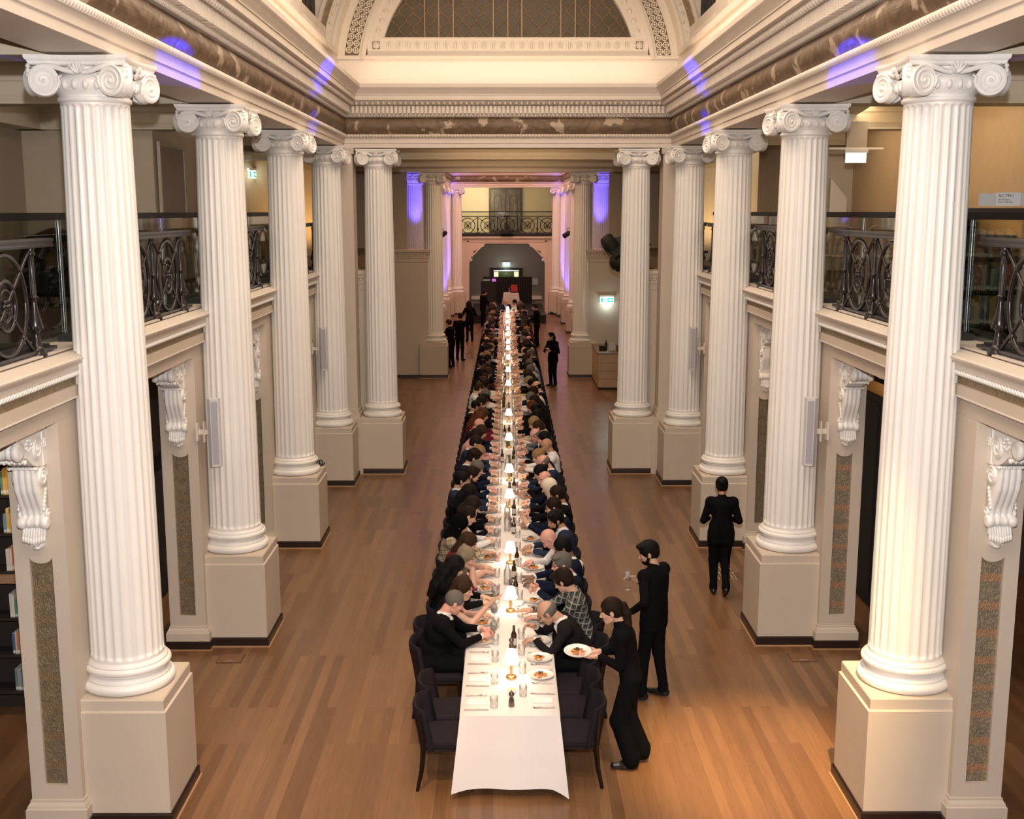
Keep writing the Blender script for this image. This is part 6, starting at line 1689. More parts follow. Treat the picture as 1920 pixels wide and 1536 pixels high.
    for e, key in ((1, 'handL'), (-1, 'handR')):
        h = opt.get(key)
        sh = T(0.0, e*sw, 0.430)
        tgt = V(*h['p']); pole = V(*h.get('pole', (-0.4, e*0.8, -0.6)))
        el, wr = ik(sh, tgt, ua, fa, pole)
        jk = 1.0 if opt.get('sleeves', True) else 0.78
        us = UPSL; fs = FOSL
        s.ell(sh, (0.066*jk+0.004, 0.062*jk, 0.062*jk), us if opt.get('sleeves', True) else UPSL, R, 0.04)
        s.cone(sh, el, 0.058*jk*(0.95+0.1*g-0.05), 0.047*jk, us, 0.03)
        s.cone(el, el+(wr-el)*0.86, 0.047*jk, 0.036*jk, fs, 0.012)
        if opt.get('cuffs', False): s.cone(el+(wr-el)*0.84, el+(wr-el)*0.93, 0.0345, 0.033, CUFF, 0.004)
        s.cone(el+(wr-el)*0.80, wr, 0.029, 0.024, SKIN if opt.get('sleeves', True) else fs, 0.004)
        d = nrm(wr-el); hd_ = h.get('d'); d = nrm(V(*hd_)) if hd_ is not None else d
        nn = V(*h.get('n', (0, 0, 1)))
        add_hand(s, wr, d, nn, e, h.get('curl', 0.7), h.get('spread', 0.05))
        ends[key] = (wr, d, nn)
    me = sdf_mesh(s, 'body', vox, 14)
    return me, hc, hR, ends
# ---- hair meshes in the head frame
def hair_mesh(style, vox=0.008):
    s = SDF(); t = 0.011
    face = lambda dx=0.0, zr=0.105: s.cut((0.100+dx, 0, -0.045), (0.072, 0.070, zr))
    if style in ('short', 'side', 'curly'):
        v = {'short': 0.0, 'side': 0.006, 'curly': 0.010}[style]
        s.ell((-0.018, 0, 0.034), (0.099+t+v, 0.078+t+v*0.6, 0.092+t+v), 0)
        s.ell((-0.05, 0, -0.02), (0.066+v, 0.074, 0.07), 0)
        if style != 'short': s.ell((0.055, 0.02, 0.10), (0.055, 0.06, 0.028), 0)
        if style == 'curly':
            r = random.Random(5)
            for k in range(30):
                a = r.uniform(0, 2*PI); b_ = r.uniform(0.1, 1.3); s.ell((-0.02+0.10*math.sin(b_)*math.cos(a), 0.085*math.sin(b_)*math.sin(a), 0.045+0.10*math.cos(b_)), (0.025, 0.025, 0.02), 0, None, 0.01)
        face(); s.cut((0.02, 0.10, -0.075), (0.05, 0.035, 0.06)); s.cut((0.02, -0.10, -0.075), (0.05, 0.035, 0.06)); s.cut((0.0, 0, -0.125), (0.12, 0.09, 0.065))
        for e in (-1, 1): s.cut((0.002, e*0.092, -0.012), (0.022, 0.022, 0.034))
    elif style == 'bald':      # fringe round the sides and back
        s.ell((-0.022, 0, 0.005), (0.094+0.006, 0.077+0.008, 0.075), 0); s.cut((0.02, 0, 0.100), (0.145, 0.125, 0.072)); s.cut((0.11, 0, -0.02), (0.085, 0.10, 0.14)); s.cut((0.0, 0, -0.12), (0.12, 0.09, 0.075))
        for e in (-1, 1): s.cut((0.002, e*0.092, -0.012), (0.022, 0.022, 0.034))
    elif style == 'buzz':
        s.ell((-0.016, 0, 0.026), (0.099+0.004, 0.078+0.004, 0.092+0.004), 0); face(0.0, 0.115); s.cut((0.09, 0, 0.085), (0.05, 0.05, 0.03)); s.cut((0.0, 0, -0.115), (0.12, 0.09, 0.065))
    elif style in ('long', 'longwave', 'bob'):
        s.ell((-0.018, 0, 0.032), (0.103+t, 0.082+t, 0.093+t), 0)
        L = {'long': 0.40, 'longwave': 0.30, 'bob': 0.17}[style]
        for e in (-1, 1):
            s.chain([(-0.01, e*0.075, 0.03), (0.0, e*0.088, -0.06), (-0.025, e*0.092, -0.06-L*0.5), (-0.03, e*0.080, -L)], [0.038, 0.030, 0.034, 0.022], 0, 0.02)
            s.chain([(-0.07, e*0.04, 0.02), (-0.095, e*0.045, -0.10), (-0.11, e*0.05, -0.05-L*0.55), (-0.11, e*0.045, -L*1.0)], [0.045, 0.050, 0.050, 0.028], 0, 0.02)
        s.ell((-0.078, 0, -L*0.45), (0.060, 0.100, L*0.62), 0, None, 0.03)
        if style == 'longwave':
            r = random.Random(2)
            for k in range(34): s.ell((-0.10+r.uniform(-0.03, 0.03), r.uniform(-0.09, 0.09), r.uniform(-0.30, 0.08)), (0.035, 0.03, 0.04), 0, None, 0.015)
        s.cut((0.098, 0, -0.055), (0.072, 0.062, 0.118)); s.cut((0.085, 0, -0.23), (0.075, 0.09, 0.16))
    elif style in ('bun', 'pony'):
        s.ell((-0.018, 0, 0.030), (0.099+0.009, 0.078+0.009, 0.092+0.009), 0); s.ell((-0.05, 0, -0.02), (0.064, 0.074, 0.066), 0)
        face(); s.cut((0.0, 0, -0.125), (0.12, 0.09, 0.06))
        for e in (-1, 1): s.cut((0.004, e*0.092, -0.016), (0.026, 0.024, 0.038)); s.cut((0.03, e*0.10, -0.08), (0.05, 0.035, 0.06))
        if style == 'bun': s.ell((-0.125, 0, 0.045), (0.040, 0.045, 0.042), 0)
        else: s.chain([(-0.09, 0, 0.04), (-0.130, 0, 0.02), (-0.135, 0.005, -0.06), (-0.11, 0.01, -0.16), (-0.085, 0.015, -0.25), (-0.07, 0.015, -0.31)], [0.020, 0.030, 0.042, 0.044, 0.034, 0.012], 0, 0.015)
    elif style == 'hijab':
        s.ell((-0.018, 0, 0.022), (0.115, 0.096, 0.112), 0, None, 0.03); s.ell((-0.03, 0, -0.10), (0.098, 0.100, 0.09), 0, None, 0.04); s.ell((-0.02, 0, -0.19), (0.125, 0.145, 0.07), 0, None, 0.05)
        s.cut((0.112, 0, -0.018), (0.060, 0.054, 0.082))
    me = sdf_mesh(s, 'hair', vox, 1)
    return me
for st_ in ('short', 'side', 'curly', 'bald', 'buzz', 'long', 'longwave', 'bob', 'bun', 'pony', 'hijab'): ME['hair_'+st_] = hair_mesh(st_)
_b = MB()
for e in (-1, 1): _b.tube([(0.100, e*0.033+0.019*math.cos(a), 0.002+0.015*math.sin(a)) for a in [2*PI*i/14 for i in range(14)]], 0.0022, 5, True); _b.tube([(0.099, e*0.052, 0.006), (0.06, e*0.074, 0.008), (0.0, e*0.082, 0.0)], 0.002, 4)
_b.tube([(0.101, -0.014, 0.004), (0.104, 0, 0.006), (0.101, 0.014, 0.004)], 0.0022, 4)
ME['specs'] = _b.mesh('spectacles', M_BLACK)

PAL = dict(
 fair=(0.62, 0.36, 0.26), pink=(0.66, 0.33, 0.26), tan=(0.42, 0.22, 0.13), olive=(0.50, 0.29, 0.19), brown=(0.20, 0.095, 0.055), dark=(0.09, 0.045, 0.03),
)
SK = {k: mat('skin_'+k, v, 0.5) for k, v in PAL.items()}
LP = {k: mat('lips_'+k, (v[0]*0.85, v[1]*0.45, v[2]*0.5), 0.4) for k, v in PAL.items()}
M_EYE = mat('eye_dark', (0.04, 0.025, 0.02), 0.2)
HC = {'black': (0.008, 0.006, 0.006), 'dark brown': (0.025, 0.013, 0.008), 'brown': (0.06, 0.03, 0.015), 'chestnut': (0.11, 0.045, 0.02), 'auburn': (0.14, 0.04, 0.015), 'blond': (0.42, 0.27, 0.12), 'ash blond': (0.38, 0.30, 0.20), 'grey': (0.20, 0.185, 0.17), 'white': (0.55, 0.53, 0.50), 'cream': (0.70, 0.60, 0.48)}
HM = {k: mat('hair_'+k.replace(' ', '_'), tuple(x*0.62 for x in v), 0.55, bump=0.6, bscale=70, spec=0.12) for k, v in HC.items()}
CL = {'black': (0.0045, 0.004, 0.005), 'charcoal': (0.012, 0.010, 0.011), 'navy': (0.008, 0.011, 0.026), 'dark blue': (0.018, 0.026, 0.055), 'white': (0.72, 0.70, 0.70), 'pale blue': (0.30, 0.34, 0.48), 'lilac': (0.36, 0.30, 0.46), 'grey': (0.16, 0.16, 0.17),
      'burgundy': (0.12, 0.015, 0.025), 'cream': (0.62, 0.52, 0.40), 'tan': (0.34, 0.22, 0.13), 'pink': (0.55, 0.28, 0.28), 'green': (0.04, 0.09, 0.05), 'red': (0.35, 0.03, 0.02)}
CM = {k: mat('cloth_'+k.replace(' ', '_'), v, 0.9, bump=0.5, bscale=14, spec=0.08) for k, v in CL.items()}
CM['dark plaid'] = plaid_mat('dark_plaid_shirt', (0.010, 0.014, 0.020), (0.42, 0.38, 0.32), (0.10, 0.12, 0.10), 34)
CM['tan plaid'] = plaid_mat('tan_plaid_jacket', (0.30, 0.23, 0.13), (0.03, 0.03, 0.035), (0.46, 0.38, 0.27), 34)
CM['maroon floral'] = blotch_mat('maroon_floral_blouse', (0.16, 0.03, 0.05), (0.70, 0.62, 0.56), 16, 0.52)
M_TROUS = mat('black_trousers', (0.004, 0.004, 0.005), 0.9, spec=0.08); M_SHOE = mat('black_leather_shoe', (0.008, 0.008, 0.008), 0.3)
BODIES = {}
def get_body(key, opt, vox):
    if key not in BODIES: BODIES[key] = body(opt, vox)
    return BODIES[key]
def person(key, opt, vox, loc, rz, look, label, grp='diners seated at the long table', chair=True):
    me, hc, hR, ends = get_body(key, opt, vox)
    t = bpy.data.objects.new('person', me); COL.objects.link(t); t.location = loc; t.rotation_euler = (0, 0, rz)
    if not opt.get('standing'): t.scale = (1.03, 1.06, 1.03)
    skin, hair, style, top, shirt = look['skin'], look['hair'], look['style'], look['top'], look.get('shirt', look['top'])
    sl = look.get('sleeve', 'long')
    tm = CM[top]
    ms = {SKIN: SK[skin], TOP: tm, UPSL: tm if sl != 'bare' else SK[skin], FOSL: tm if sl == 'long' else SK[skin], CUFF: CM[look.get('cuff', 'white')], SHIRT: CM[shirt] if look.get('v', True) else tm, LEGS: M_TROUS, SHOE: M_SHOE, LIP: LP[skin], EYE: M_EYE,
          COLR: CM[shirt] if look.get('v', True) else tm, BROW: HM[hair if hair not in ('white', 'cream') else 'grey'], TIE: CM[look.get('tie', 'black')], BEARD: HM[hair]}
    if not opt.get('vneck'): ms[SHIRT] = tm
    for i in range(14):
        q = t.material_slots[i]; q.link = 'OBJECT'; q.material = ms[i]
    if style:
        h = bpy.data.objects.new('headscarf' if style == 'hijab' else 'hair', ME['hair_'+style]); COL.objects.link(h); h.parent = t
        M = Matrix.Identity(4)
        for r in range(3):
            for c in range(3): M[r][c] = hR[r][c]
        M.translation = Vector(hc); h.matrix_local = M
        h.material_slots[0].link = 'OBJECT'; h.material_slots[0].material = HM[hair] if style != 'hijab' else look['scarf']
    if look.get('specs'):
        h = bpy.data.objects.new('spectacles', ME['specs']); COL.objects.link(h); h.parent = t
        M = Matrix.Identity(4)
        for r in range(3):
            for c in range(3): M[r][c] = hR[r][c]
        M.translation = Vector(hc); h.matrix_local = M
    tag(t, label, 'person', grp)
    return t

# ---- seated cast -----------------------------------------------------
PX = 0.83; EDX = PX-TH      # pelvis offset from the table line, table edge in the person's own x
def seated(**k):
    o = dict(pelvis=(0, 0, 0.565), lean=0.30, hpitch=0.5, vneck=True, collar=True, cuffs=True, male=True,
             handR=dict(p=(EDX+0.13, -0.10, 0.795), d=(0.9, 0.25, -0.1), curl=0.7), handL=dict(p=(EDX+0.12, 0.10, 0.795), d=(0.9, -0.25, -0.1), curl=0.7))
    o.update(k); return o
H = lambda x, y, z, d=(0.9, 0, -0.1), n=(0, 0, 1), curl=0.7, pole=None: dict(dict(p=(EDX+x, y, z), d=d, n=n, curl=curl), **({'pole': pole} if pole else {}))
L = lambda skin, hair, style, top, **k: dict(dict(skin=skin, hair=hair, style=style, top=top), **k)
HERO_L = [
 (seated(girth=1.30, lean=0.30, hpitch=0.55, hyaw=0.12, bow=True, handR=H(0.14, -0.02, 0.80, (0.8, 0.45, 0.1), (0.1, -0.5, 0.8), 0.8), handL=H(0.13, 0.09, 0.84, (0.8, -0.2, 0.0), (0, 0.4, 0.8), 0.7), badge=True),
  L('pink', 'grey', 'buzz', 'black', shirt='white'), 'broad grey-haired person in black dinner jacket with bow tie, nearest on the left'),
 (seated(male=False, lean=0.42, hpitch=0.25, hyaw=-0.35, sleeves=False, vneck=False, collar=False, cuffs=False, handR=H(0.20, -0.08, 0.97, (0.65, 0.1, 0.6), (-0.5, 0, 0.8), 0.15, (0.3, -0.5, -1)), handL=H(0.12, 0.14, 0.79)),
  L('fair', 'brown', 'long', 'black', sleeve='bare'), 'person with long brown hair and bare arms, open hand raised over the table'),
 (seated(male=False, lean=0.22, hpitch=0.5, hyaw=0.3, vneck=False, collar=False, cuffs=False),
  L('fair', 'black', 'long', 'black'), 'person with very long black hair seen from behind, black top, third diner on the left'),
 (seated(male=False, lean=0.42, hpitch=0.3, hyaw=-0.45, vneck=False, collar=False, cuffs=False, handR=H(0.00, -0.03, 1.03, (0.1, 0.1, 1), (0.9, 0, 0), 0.8, (0.2, -0.3, -1)), handL=H(0.13, 0.1, 0.80)),
  L('fair', 'ash blond', 'longwave', 'maroon floral', sleeve='half'), 'person with wavy ash blond hair in maroon floral blouse, hand at the mouth'),
 (seated(male=False, lean=0.42, hpitch=0.4, hyaw=-0.3, vneck=False, collar=False, cuffs=False), L('fair', 'brown', 'bob', 'burgundy', sleeve='bare'), 'person with brown bob bending over the plate, beyond the floral blouse'),
 (seated(male=False, lean=0.20, hpitch=0.45, vneck=False, collar=False, cuffs=False, girth=1.08, handR=H(0.13, -0.02, 0.82, (0.9, 0.2, 0))), L('tan', 'black', 'hijab', 'tan plaid', scarf=mat('black_headscarf', (0.003, 0.003, 0.0035), 0.95, spec=0.05)), 'person in black headscarf and tan plaid jacket on the left'),
 (seated(lean=0.36, hpitch=0.55, vneck=False, handR=H(0.17, -0.04, 0.80)), L('fair', 'dark brown', 'buzz', 'white'), 'person with dark cropped hair in white shirt, just beyond the black headscarf'),
 (seated(male=False, lean=0.42, hpitch=0.55, vneck=False, collar=False, cuffs=False), L('fair', 'dark brown', 'bob', 'black'), 'person with dark bobbed hair and fringe in black, leaning in on the left'),
 (seated(male=False, lean=0.30, hpitch=0.55, vneck=False, collar=False, cuffs=False), L('olive', 'black', 'long', 'black'), 'person with long black hair and black blouse beside the dark blue suit'),
 (seated(lean=0.10, hpitch=0.15, hyaw=-0.1), L('olive', 'black', 'short', 'dark blue', shirt='white'), 'person in dark blue suit sitting upright, outermost head on the left by the fourth lamp'),
 (seated(lean=0.30, hpitch=0.35, beard=True), L('fair', 'dark brown', 'side', 'navy', shirt='white'), 'bearded person with swept dark hair in navy suit, left by the fourth lamp'),
 (seated(lean=0.42, hpitch=0.45), L('pink', 'grey', 'short', 'navy', shirt='white'), 'grey-haired person leaning over the plate past the bearded one, left'),
 (seated(lean=0.30, hpitch=0.35), L('fair', 'dark brown', 'curly', 'navy', shirt='white'), 'person with dark curly hair and white collar in navy, left by the fifth lamp'),
]
HERO_R = [
 (seated(lean=0.62, hpitch=0.75, girth=1.06, handL=H(0.17, 0.09, 0.80, (0.9, 0.1, -0.1), (0, 0, 1), 0.9), handR=H(0.16, -0.05, 0.88, (0.7, 0.3, 0.3), (0, -0.6, 0.6), 0.8), badge=True),
  L('olive', 'grey', 'bald', 'charcoal', shirt='white'), 'balding person in charcoal suit bent over the table, nearest on the right'),
 (seated(lean=0.26, hpitch=0.55, hyaw=-0.3, vneck=False, cuffs=False, handR=H(0.19, 0.02, 0.84, (1, 0.2, 0.1), curl=0.2)), L('fair', 'dark brown', 'side', 'dark plaid'), 'person with dark hair in black and white plaid shirt on the right'),
 (seated(lean=0.26, hpitch=0.15, hyaw=0.35, beard=False, handL=H(0.10, 0.02, 0.86, (0.7, -0.5, 0.3), (0.3, 0.8, 0.3), 0.9), handR=H(0.11, -0.03, 0.86, (0.7, 0.5, 0.3), (0.3, -0.8, 0.3), 0.9)),
  L('pink', 'grey', 'side', 'navy', shirt='white', specs=True), 'grey-haired person with spectacles and clasped hands in navy, right'),
 (seated(lean=0.18, hpitch=0.45, hyaw=0.1, beard=True), L('brown', 'black', 'short', 'navy', shirt='white'), 'person with short black hair in navy suit in front of the white shirted one'),
 (seated(lean=0.42, hpitch=0.85, hyaw=0.2, vneck=False, handL=dict(p=(0.02, 0.42, 0.66), d=(0.6, -0.6, -0.3), pole=(-0.9, 0.9, 0.2)), girth=1.05), L('pink', 'grey', '', 'white'), 'bald person in white shirt with one elbow jutting into the aisle, right'),
 (seated(lean=0.24, hpitch=0.35, hyaw=0.45, beard=True), L('tan', 'black', 'side', 'dark blue', shirt='white'), 'black-haired bearded person in dark blue suit looking toward the camera, right'),
 (seated(lean=0.24, hpitch=0.25, hyaw=0.15, handL=H(0.17, 0.03, 0.93, (0.5, -0.2, 0.8), (0, 0.9, 0), 0.1, (0.1, 0.4, -1)), handR=H(0.17, -0.02, 0.93, (0.5, 0.1, 0.8), (0, -0.9, 0), 0.1, (0.1, -0.4, -1))),
  L('fair', 'dark brown', 'short', 'navy', shirt='white', specs=True), 'person with spectacles pressing raised palms together in navy suit, right'),
 (seated(lean=0.12, hpitch=0.25), L('tan', 'dark brown', 'short', 'black', shirt='white'), 'dark-haired person in black suit hidden behind the raised palms, right'),
 (seated(male=False, lean=0.26, hpitch=0.4, vneck=False, collar=False, cuffs=False), L('fair', 'cream', 'hijab', 'black', scarf=mat('cream_headscarf', (0.70, 0.60, 0.47), 0.85)), 'person in cream headscarf and black top on the right'),
 (seated(lean=0.34, hpitch=0.2, hyaw=0.55, tie=True), L('pink', 'grey', 'bald', 'navy', shirt='white', tie='tan'), 'bald person turning toward the camera next to the cream headscarf, right'),
 (seated(male=False, lean=0.42, hpitch=0.5, vneck=False, collar=False, cuffs=False, handL=H(0.12, 0.05, 0.86)), L('olive', 'black', 'bun', 'black'), 'person with black hair in a bun and black dress, right by the fifth lamp'),
 (seated(lean=0.30, hpitch=0.7), L('pink', 'grey', 'bald', 'dark blue', shirt='white'), 'bald person in dark blue jacket past the black bun, right'),
]
used = set()
def uniq(l):
    assert l not in used, l
    used.add(l); return l
def adj(x, y, s): return (txc(y)+s*PX, y, 0)
JX = 0.0
for i, (opt, look, lab) in enumerate(HERO_L):
    y = YL[i]; person('hl%d' % i, opt, 0.0075 if i < 5 else 0.0095, adj(0, y, -1), random.uniform(-0.04, 0.04), look, uniq(lab))
for i, (opt, look, lab) in enumerate(HERO_R):
    y = YR[i]; person('hr%d' % i, opt, 0.0075 if i < 5 else 0.0095, adj(0, y, 1), PI+random.uniform(-0.04, 0.04), look, uniq(lab))
# more diners with their own looks as read off the photo, then the far part of the table
GEN = {
 'ma': seated(), 'mb': seated(lean=0.42, hpitch=0.55), 'mc': seated(lean=0.16, hpitch=0.2, hyaw=0.15, handR=H(0.13, -0.12, 0.80)), 'md': seated(lean=0.28, hpitch=0.3, hyaw=-0.35, handR=H(0.12, -0.02, 0.90, (0.5, 0.3, 0.6))), 'me': seated(lean=0.34, hpitch=0.25, hyaw=0.5),
 'fa': seated(male=False, vneck=False, collar=False, cuffs=False), 'fb': seated(male=False, lean=0.42, hpitch=0.5, vneck=False, collar=False, cuffs=False), 'fc': seated(male=False, lean=0.2, hpitch=0.2, hyaw=0.35, vneck=False, collar=False, cuffs=False, handR=H(0.10, -0.05, 0.92, (0.4, 0.3, 0.7))),
 'sa': seated(vneck=False, lean=0.28), 'sb': seated(vneck=False, lean=0.16, hpitch=0.3, hyaw=0.3),
 'ra': seated(male=False, lean=0.30, hpitch=0.3, vneck=False, handL=H(0.45, 0.05, 0.83, (1, 0, 0), curl=0.3)),
}
FIX_L = [('fb', L('fair', 'blond', 'bob', 'navy')), ('ma', L('fair', 'dark brown', 'short', 'dark blue', shirt='white')), ('sa', L('pink', 'dark brown', 'side', 'pink')), ('mb', L('fair', 'brown', 'short', 'navy', shirt='white')), ('me', L('pink', 'grey', '', 'navy', shirt='white')),
         ('fa', L('fair', 'auburn', 'longwave', 'burgundy')), ('fb', L('fair', 'chestnut', 'longwave', 'burgundy')), ('mc', L('tan', 'black', 'buzz', 'black', shirt='white')), ('ma', L('olive', 'dark brown', 'side', 'black', shirt='white')), ('mb', L('tan', 'black', 'short', 'black', shirt='white')),
         ('mb', L('fair', 'grey', 'short', 'charcoal', shirt='white')), ('sb', L('fair', 'brown', 'short', 'white')), ('ma', L('brown', 'black', 'short', 'black', shirt='white')), ('fa', L('fair', 'brown', 'bun', 'cream')), ('ma', L('fair', 'dark brown', 'buzz', 'white'))]
FIX_R = [('fb', L('fair', 'blond', 'bun', 'black')), ('sb', L('tan', 'black', '', 'white')), ('fc', L('fair', 'black', 'long', 'black')), ('mb', L('pink', 'grey', 'bald', 'navy', shirt='white')), ('ma', L('pink', 'brown', 'short', 'grey', shirt='white')), ('fb', L('fair', 'blond', 'bob', 'cream')),
         ('ra', L('fair', 'black', 'long', 'black', sleeve='long')), ('fa', L('olive', 'black', 'longwave', 'black')), ('fb', L('fair', 'auburn', 'long', 'black')), ('fa', L('fair', 'dark brown', 'long', 'black')), ('mb', L('fair', 'grey', 'short', 'grey', shirt='white')), ('ma', L('tan', 'dark brown', 'short', 'white')),
         ('mc', L('fair', 'dark brown', 'short', 'white', specs=True)), ('fa', L('olive', 'black', 'bun', 'white')), ('fb', L('fair', 'ash blond', 'longwave', 'cream'))]
r3 = random.Random(21)
SN = {'short': 'short', 'side': 'swept', 'curly': 'curly', 'bald': 'balding', 'buzz': 'cropped', 'long': 'long', 'longwave': 'wavy', 'bob': 'bobbed', 'bun': 'pinned', 'pony': 'tied', '': 'shaved', 'hijab': 'covered'}
def rand_look(s, y):
    fem = r3.random() < 0.42
    key = r3.choice(['fa', 'fb', 'fc']) if fem else r3.choice(['ma', 'ma', 'mb', 'mc', 'md', 'me', 'sa', 'sb'])
    hair = r3.choice(['black', 'black', 'dark brown', 'dark brown', 'brown', 'chestnut', 'black', 'blond', 'brown'] if fem else ['black', 'black', 'dark brown', 'dark brown', 'brown', 'dark brown', 'grey', 'black'])
    style = r3.choice(['long', 'longwave', 'bob', 'bun'] if fem else ['short', 'short', 'side', 'buzz', 'bald', 'curly'])
    top = r3.choice(['black', 'black', 'black', 'burgundy', 'cream', 'navy', 'black', 'charcoal'] if fem else (['white', 'pale blue', 'lilac', 'white', 'black', 'tan'] if key[0] == 's' else ['black', 'black', 'navy', 'charcoal', 'black', 'navy']))
    skin = r3.choice(['fair', 'fair', 'pink', 'olive', 'tan', 'tan', 'brown'])
    return key, L(skin, hair, style, top, shirt='white' if key[0] == 'm' else top)
FAR_L = {42.0: ('sa', L('fair', 'brown', 'short', 'lilac')), 43.2: ('sb', L('fair', 'grey', 'short', 'lilac')), 41.0: ('sa', L('tan', 'black', 'short', 'lilac')), 40.1: ('sb', L('brown', 'black', 'buzz', 'pink'))}
for s, Y, fixed, sd in ((-1, YL[13:], FIX_L, 'left'), (1, YR[12:], FIX_R, 'right')):
    for i, y in enumerate(Y):
        for tries in range(50):
            if i < len(fixed) and tries == 0: key, look = fixed[i]
            else:
                key, look = rand_look(s, y)
                if s < 0 and tries == 0:
                    for k2, v2 in FAR_L.items():
                        if abs(k2-y) < 0.31: key, look = v2
            rel, lp = near_lamp(y)
            st_ = SN[look['style']]
            lab = 'seated person, %s%s hair, %s top, %s side %s %s' % (st_, '' if st_ == 'shaved' else ' '+look['hair'], look['top'], sd, rel, lp)
            if lab not in used: break
        used.add(lab)
        near = y < 26
        kk = ('n' if near else 'f')+key
        person(kk, GEN[key], 0.011 if near else 0.014, adj(0, y+random.uniform(-0.04, 0.04), s), (0 if s < 0 else PI)+random.uniform(-0.12, 0.12), look, lab)
for sd, s, Y in (('left', -1, YL), ('right', 1, YR)):
    for i, y in enumerate(Y):
        place_chair(txc(y)+s*(0.74 if y < 12.2 else 0.64), y, 0 if s < 0 else PI, 'charcoal chair under a seated person, %s side, %s place along' % (sd, ORD2(i+1)))
# coat over the back of a right-hand chair
b = MB(); r4 = random.Random(3)
b.tube([(0, -0.16, 0.0), (0.01, -0.05, 0.06), (0.0, 0.08, 0.05), (0.0, 0.17, -0.02)], [0.05, 0.065, 0.06, 0.045], 10)
b.tube([(0.04, -0.08, 0.02), (0.07, -0.09, -0.2), (0.08, -0.10, -0.48)], [0.06, 0.085, 0.10], 10, flat=(1, 0.5)); b.tube([(0.05, 0.07, 0.02), (0.07, 0.07, -0.2), (0.07, 0.06, -0.42)], [0.06, 0.08, 0.09], 10, flat=(1, 0.5))
tag(b.build('draped_coat', CM['grey'] if False else mat('dark_brown_coat', (0.045, 0.028, 0.025), 0.6, bump=0.4, bscale=20), None, (txc(12)+PX+0.30, 12.05, 0.84)), 'dark brown coat thrown over a chair back behind the plaid shirt', 'coat')
# ---- standing staff ---------------------------------------------------
def stand(**k):
    o = dict(standing=True, jacket=True, pelvis=(0, 0, 0.93), lean=0.05, hpitch=0.15, vneck=False, collar=True, cuffs=False, male=True,
             legs=[((0.03, 0.09, 0.49), (0.0, 0.10, 0.095), (1, 0.15, 0)), ((0.02, -0.09, 0.49), (-0.02, -0.10, 0.095), (1, -0.15, 0))],
             handL=dict(p=(0.30, 0.16, 1.08), d=(0.9, -0.2, 0.1)), handR=dict(p=(0.30, -0.16, 1.08), d=(0.9, 0.2, 0.1)))
    o.update(k); return o
blk = dict(shirt='black', v=True)
G2 = 'catering staff in black'
# waitress carrying a plate
wopt = stand(male=False, lean=0.20, hpitch=0.30, hyaw=0.10, stature=1.0, pelvis=(0, 0, 0.92), girth=1.0, wide=True, jacket=False,
  legs=[((0.10, 0.07, 0.48), (-0.02, 0.08, 0.095), (1, 0.1, 0)), ((0.02, -0.08, 0.48), (-0.12, -0.09, 0.11), (1, 0.0, 0))],
  handL=dict(p=(0.30, 0.02, 1.09), d=(1, 0.1, -0.05), n=(0, 0, -1), curl=0.35, pole=(-0.6, 0.5, -0.8)), handR=dict(p=(0.30, -0.10, 1.09), d=(1, 0.25, -0.05), n=(0, 0, -1), curl=0.35, pole=(-0.6, -0.5, -0.8)))
WL = (1.08, 10.19, 0); WR = 3.02
person('ws', wopt, 0.0075, WL, WR, dict(skin='fair', hair='dark brown', style='pony', top='black', shirt='black'), 'waitress-like person in black with dark ponytail carrying a plate of food' if False else 'standing person in black with dark ponytail holding out a plate of food', G2)
ph = Matrix.Rotation(WR, 4, 'Z') @ Vector((0.30+0.20, -0.03, 0)); 
o = bpy.data.objects.new('serving_plate', ME['plate']); COL.objects.link(o); o.location = (WL[0]+ph.x, WL[1]+ph.y, 1.095); o.rotation_euler = (0.12, 0.0, 0)
tag(o, 'white plate of food held by the standing person with the ponytail', 'plate'); part('food', ME['food1'], o)
# waiter holding glasses
xo = stand(hyaw=0.75, hpitch=0.30, lean=0.03, stature=1.05, pelvis=(0, 0, 0.965), beard=True, girth=1.03,
  legs=[((0.06, 0.09, 0.51), (0.05, 0.13, 0.095), (0.9, 0.45, 0)), ((0.0, -0.10, 0.51), (-0.06, -0.12, 0.095), (1, 0.25, 0))],
  handL=dict(p=(0.10, 0.30, 1.03), d=(0.7, 0.1, -0.4), curl=0.6, pole=(-0.8, 0.6, -0.4)), handR=dict(p=(0.26, -0.05, 1.26), d=(0.6, 0.5, 0.3), n=(0.2, -0.8, 0.3), curl=0.8, pole=(-0.5, -0.9, -0.5)))
person('wt', xo, 0.0075, (1.50, 11.72, 0), 2.42, dict(skin='olive', hair='black', style='side', top='black', shirt='black'), 'tall standing person in black, dark quiff and stubble, hand raised with a glass', G2)
q = Matrix.Rotation(2.42, 4, 'Z') @ Vector((0.33, 0.03, 0)); o = bpy.data.objects.new('wine_glass', ME['wineglass']); COL.objects.link(o); o.location = (1.50+q.x, 11.72+q.y, 1.16); tag(o, 'empty wine glass in the raised hand of the tall standing person', 'wine glass', 'wine glasses')
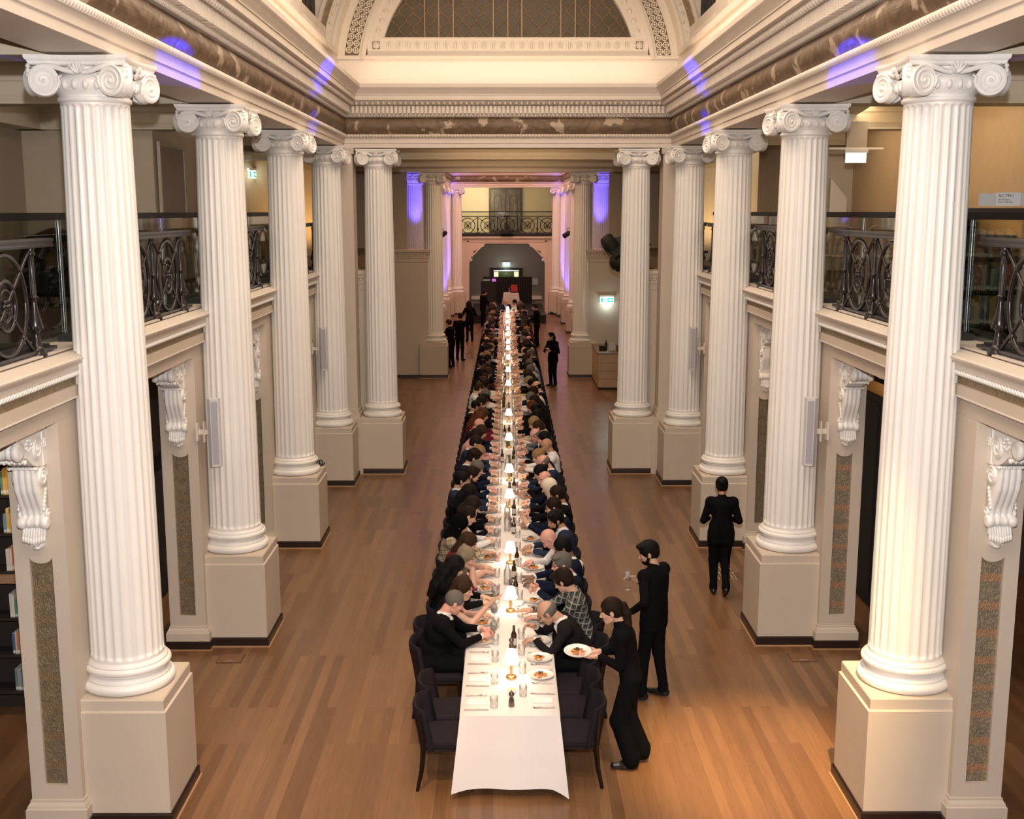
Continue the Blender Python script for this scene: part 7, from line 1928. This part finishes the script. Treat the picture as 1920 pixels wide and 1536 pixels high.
# walking away beside the right columns
wo = stand(male=False, lean=0.04, hpitch=0.2, stature=0.97, pelvis=(0, 0, 0.89), girth=1.05,
  legs=[((0.08, 0.08, 0.47), (0.02, 0.08, 0.095), (1, 0.0, 0)), ((0.05, -0.07, 0.47), (-0.20, -0.06, 0.16), (0.9, 0, -0.5))],
  handL=dict(p=(0.24, 0.14, 1.02), d=(0.9, -0.4, 0), curl=0.6, pole=(-0.7, 0.6, -0.8)), handR=dict(p=(0.24, -0.14, 1.02), d=(0.9, 0.4, 0), curl=0.6, pole=(-0.7, -0.6, -0.8)))
person('wk', wo, 0.008, (2.87, 15.15, 0), PI/2-0.05, dict(skin='tan', hair='black', style='bun', top='black', shirt='black'), 'person in black with pinned black hair walking away past the third right column', G2)
o_ = stand(); o_f = stand(male=False, stature=0.97, pelvis=(0, 0, 0.90))
person('st1', stand(male=False, stature=0.98, pelvis=(0, 0, 0.90), handL=dict(p=(0.2, 0.08, 1.10), d=(0.3, -0.8, 0.2)), handR=dict(p=(0.22, -0.06, 1.16), d=(0.3, 0.8, 0.2))), 0.012, (1.42, 34.25, 0), PI+0.75, dict(skin='olive', hair='black', style='pony', top='black', shirt='black'), 'standing person in black with dark ponytail, right aisle halfway down the hall', G2)
person('st2', o_f, 0.012, (-1.83, 38.4, 0), 2.6, dict(skin='fair', hair='brown', style='bun', top='black', shirt='black'), 'standing person in black with pinned brown hair, left by the second hall mouth', G2)
person('st3', o_, 0.012, (-1.60, 40.3, 0), 1.2, dict(skin='tan', hair='black', style='short', top='black', shirt='black'), 'standing person in black behind the one with pinned brown hair', G2)
person('st4', o_f, 0.012, (-1.42, 46.4, 0), 1.9, dict(skin='tan', hair='black', style='long', top='black', shirt='black'), 'standing person in black with long black hair, farthest of the left aisle group', G2)
person('st3', o_, 0.012, (-0.98, 52.6, 0), 0.5, dict(skin='fair', hair='dark brown', style='short', top='black', shirt='black'), 'standing person in black with short hair at the left corner of the stage', G2)
person('st3', o_, 0.012, (1.25, 44.5, 0), 2.9, dict(skin='fair', hair='dark brown', style='short', top='black', shirt='black'), 'standing person in black suit behind the far right diners', G2)
person('fma', GEN['ma'], 0.014, (txc(51)-0.12, 52.1, 0), -PI/2+0.2, L('pink', 'grey', 'bald', 'dark blue', shirt='white'), 'bald person in dark blue facing the camera at the far table end')
person('fsa', GEN['sa'], 0.014, (txc(51)+0.55, 51.6, 0), PI+0.5, L('tan', 'black', 'short', 'white', specs=True), 'person in white shirt and spectacles at the far right table corner')
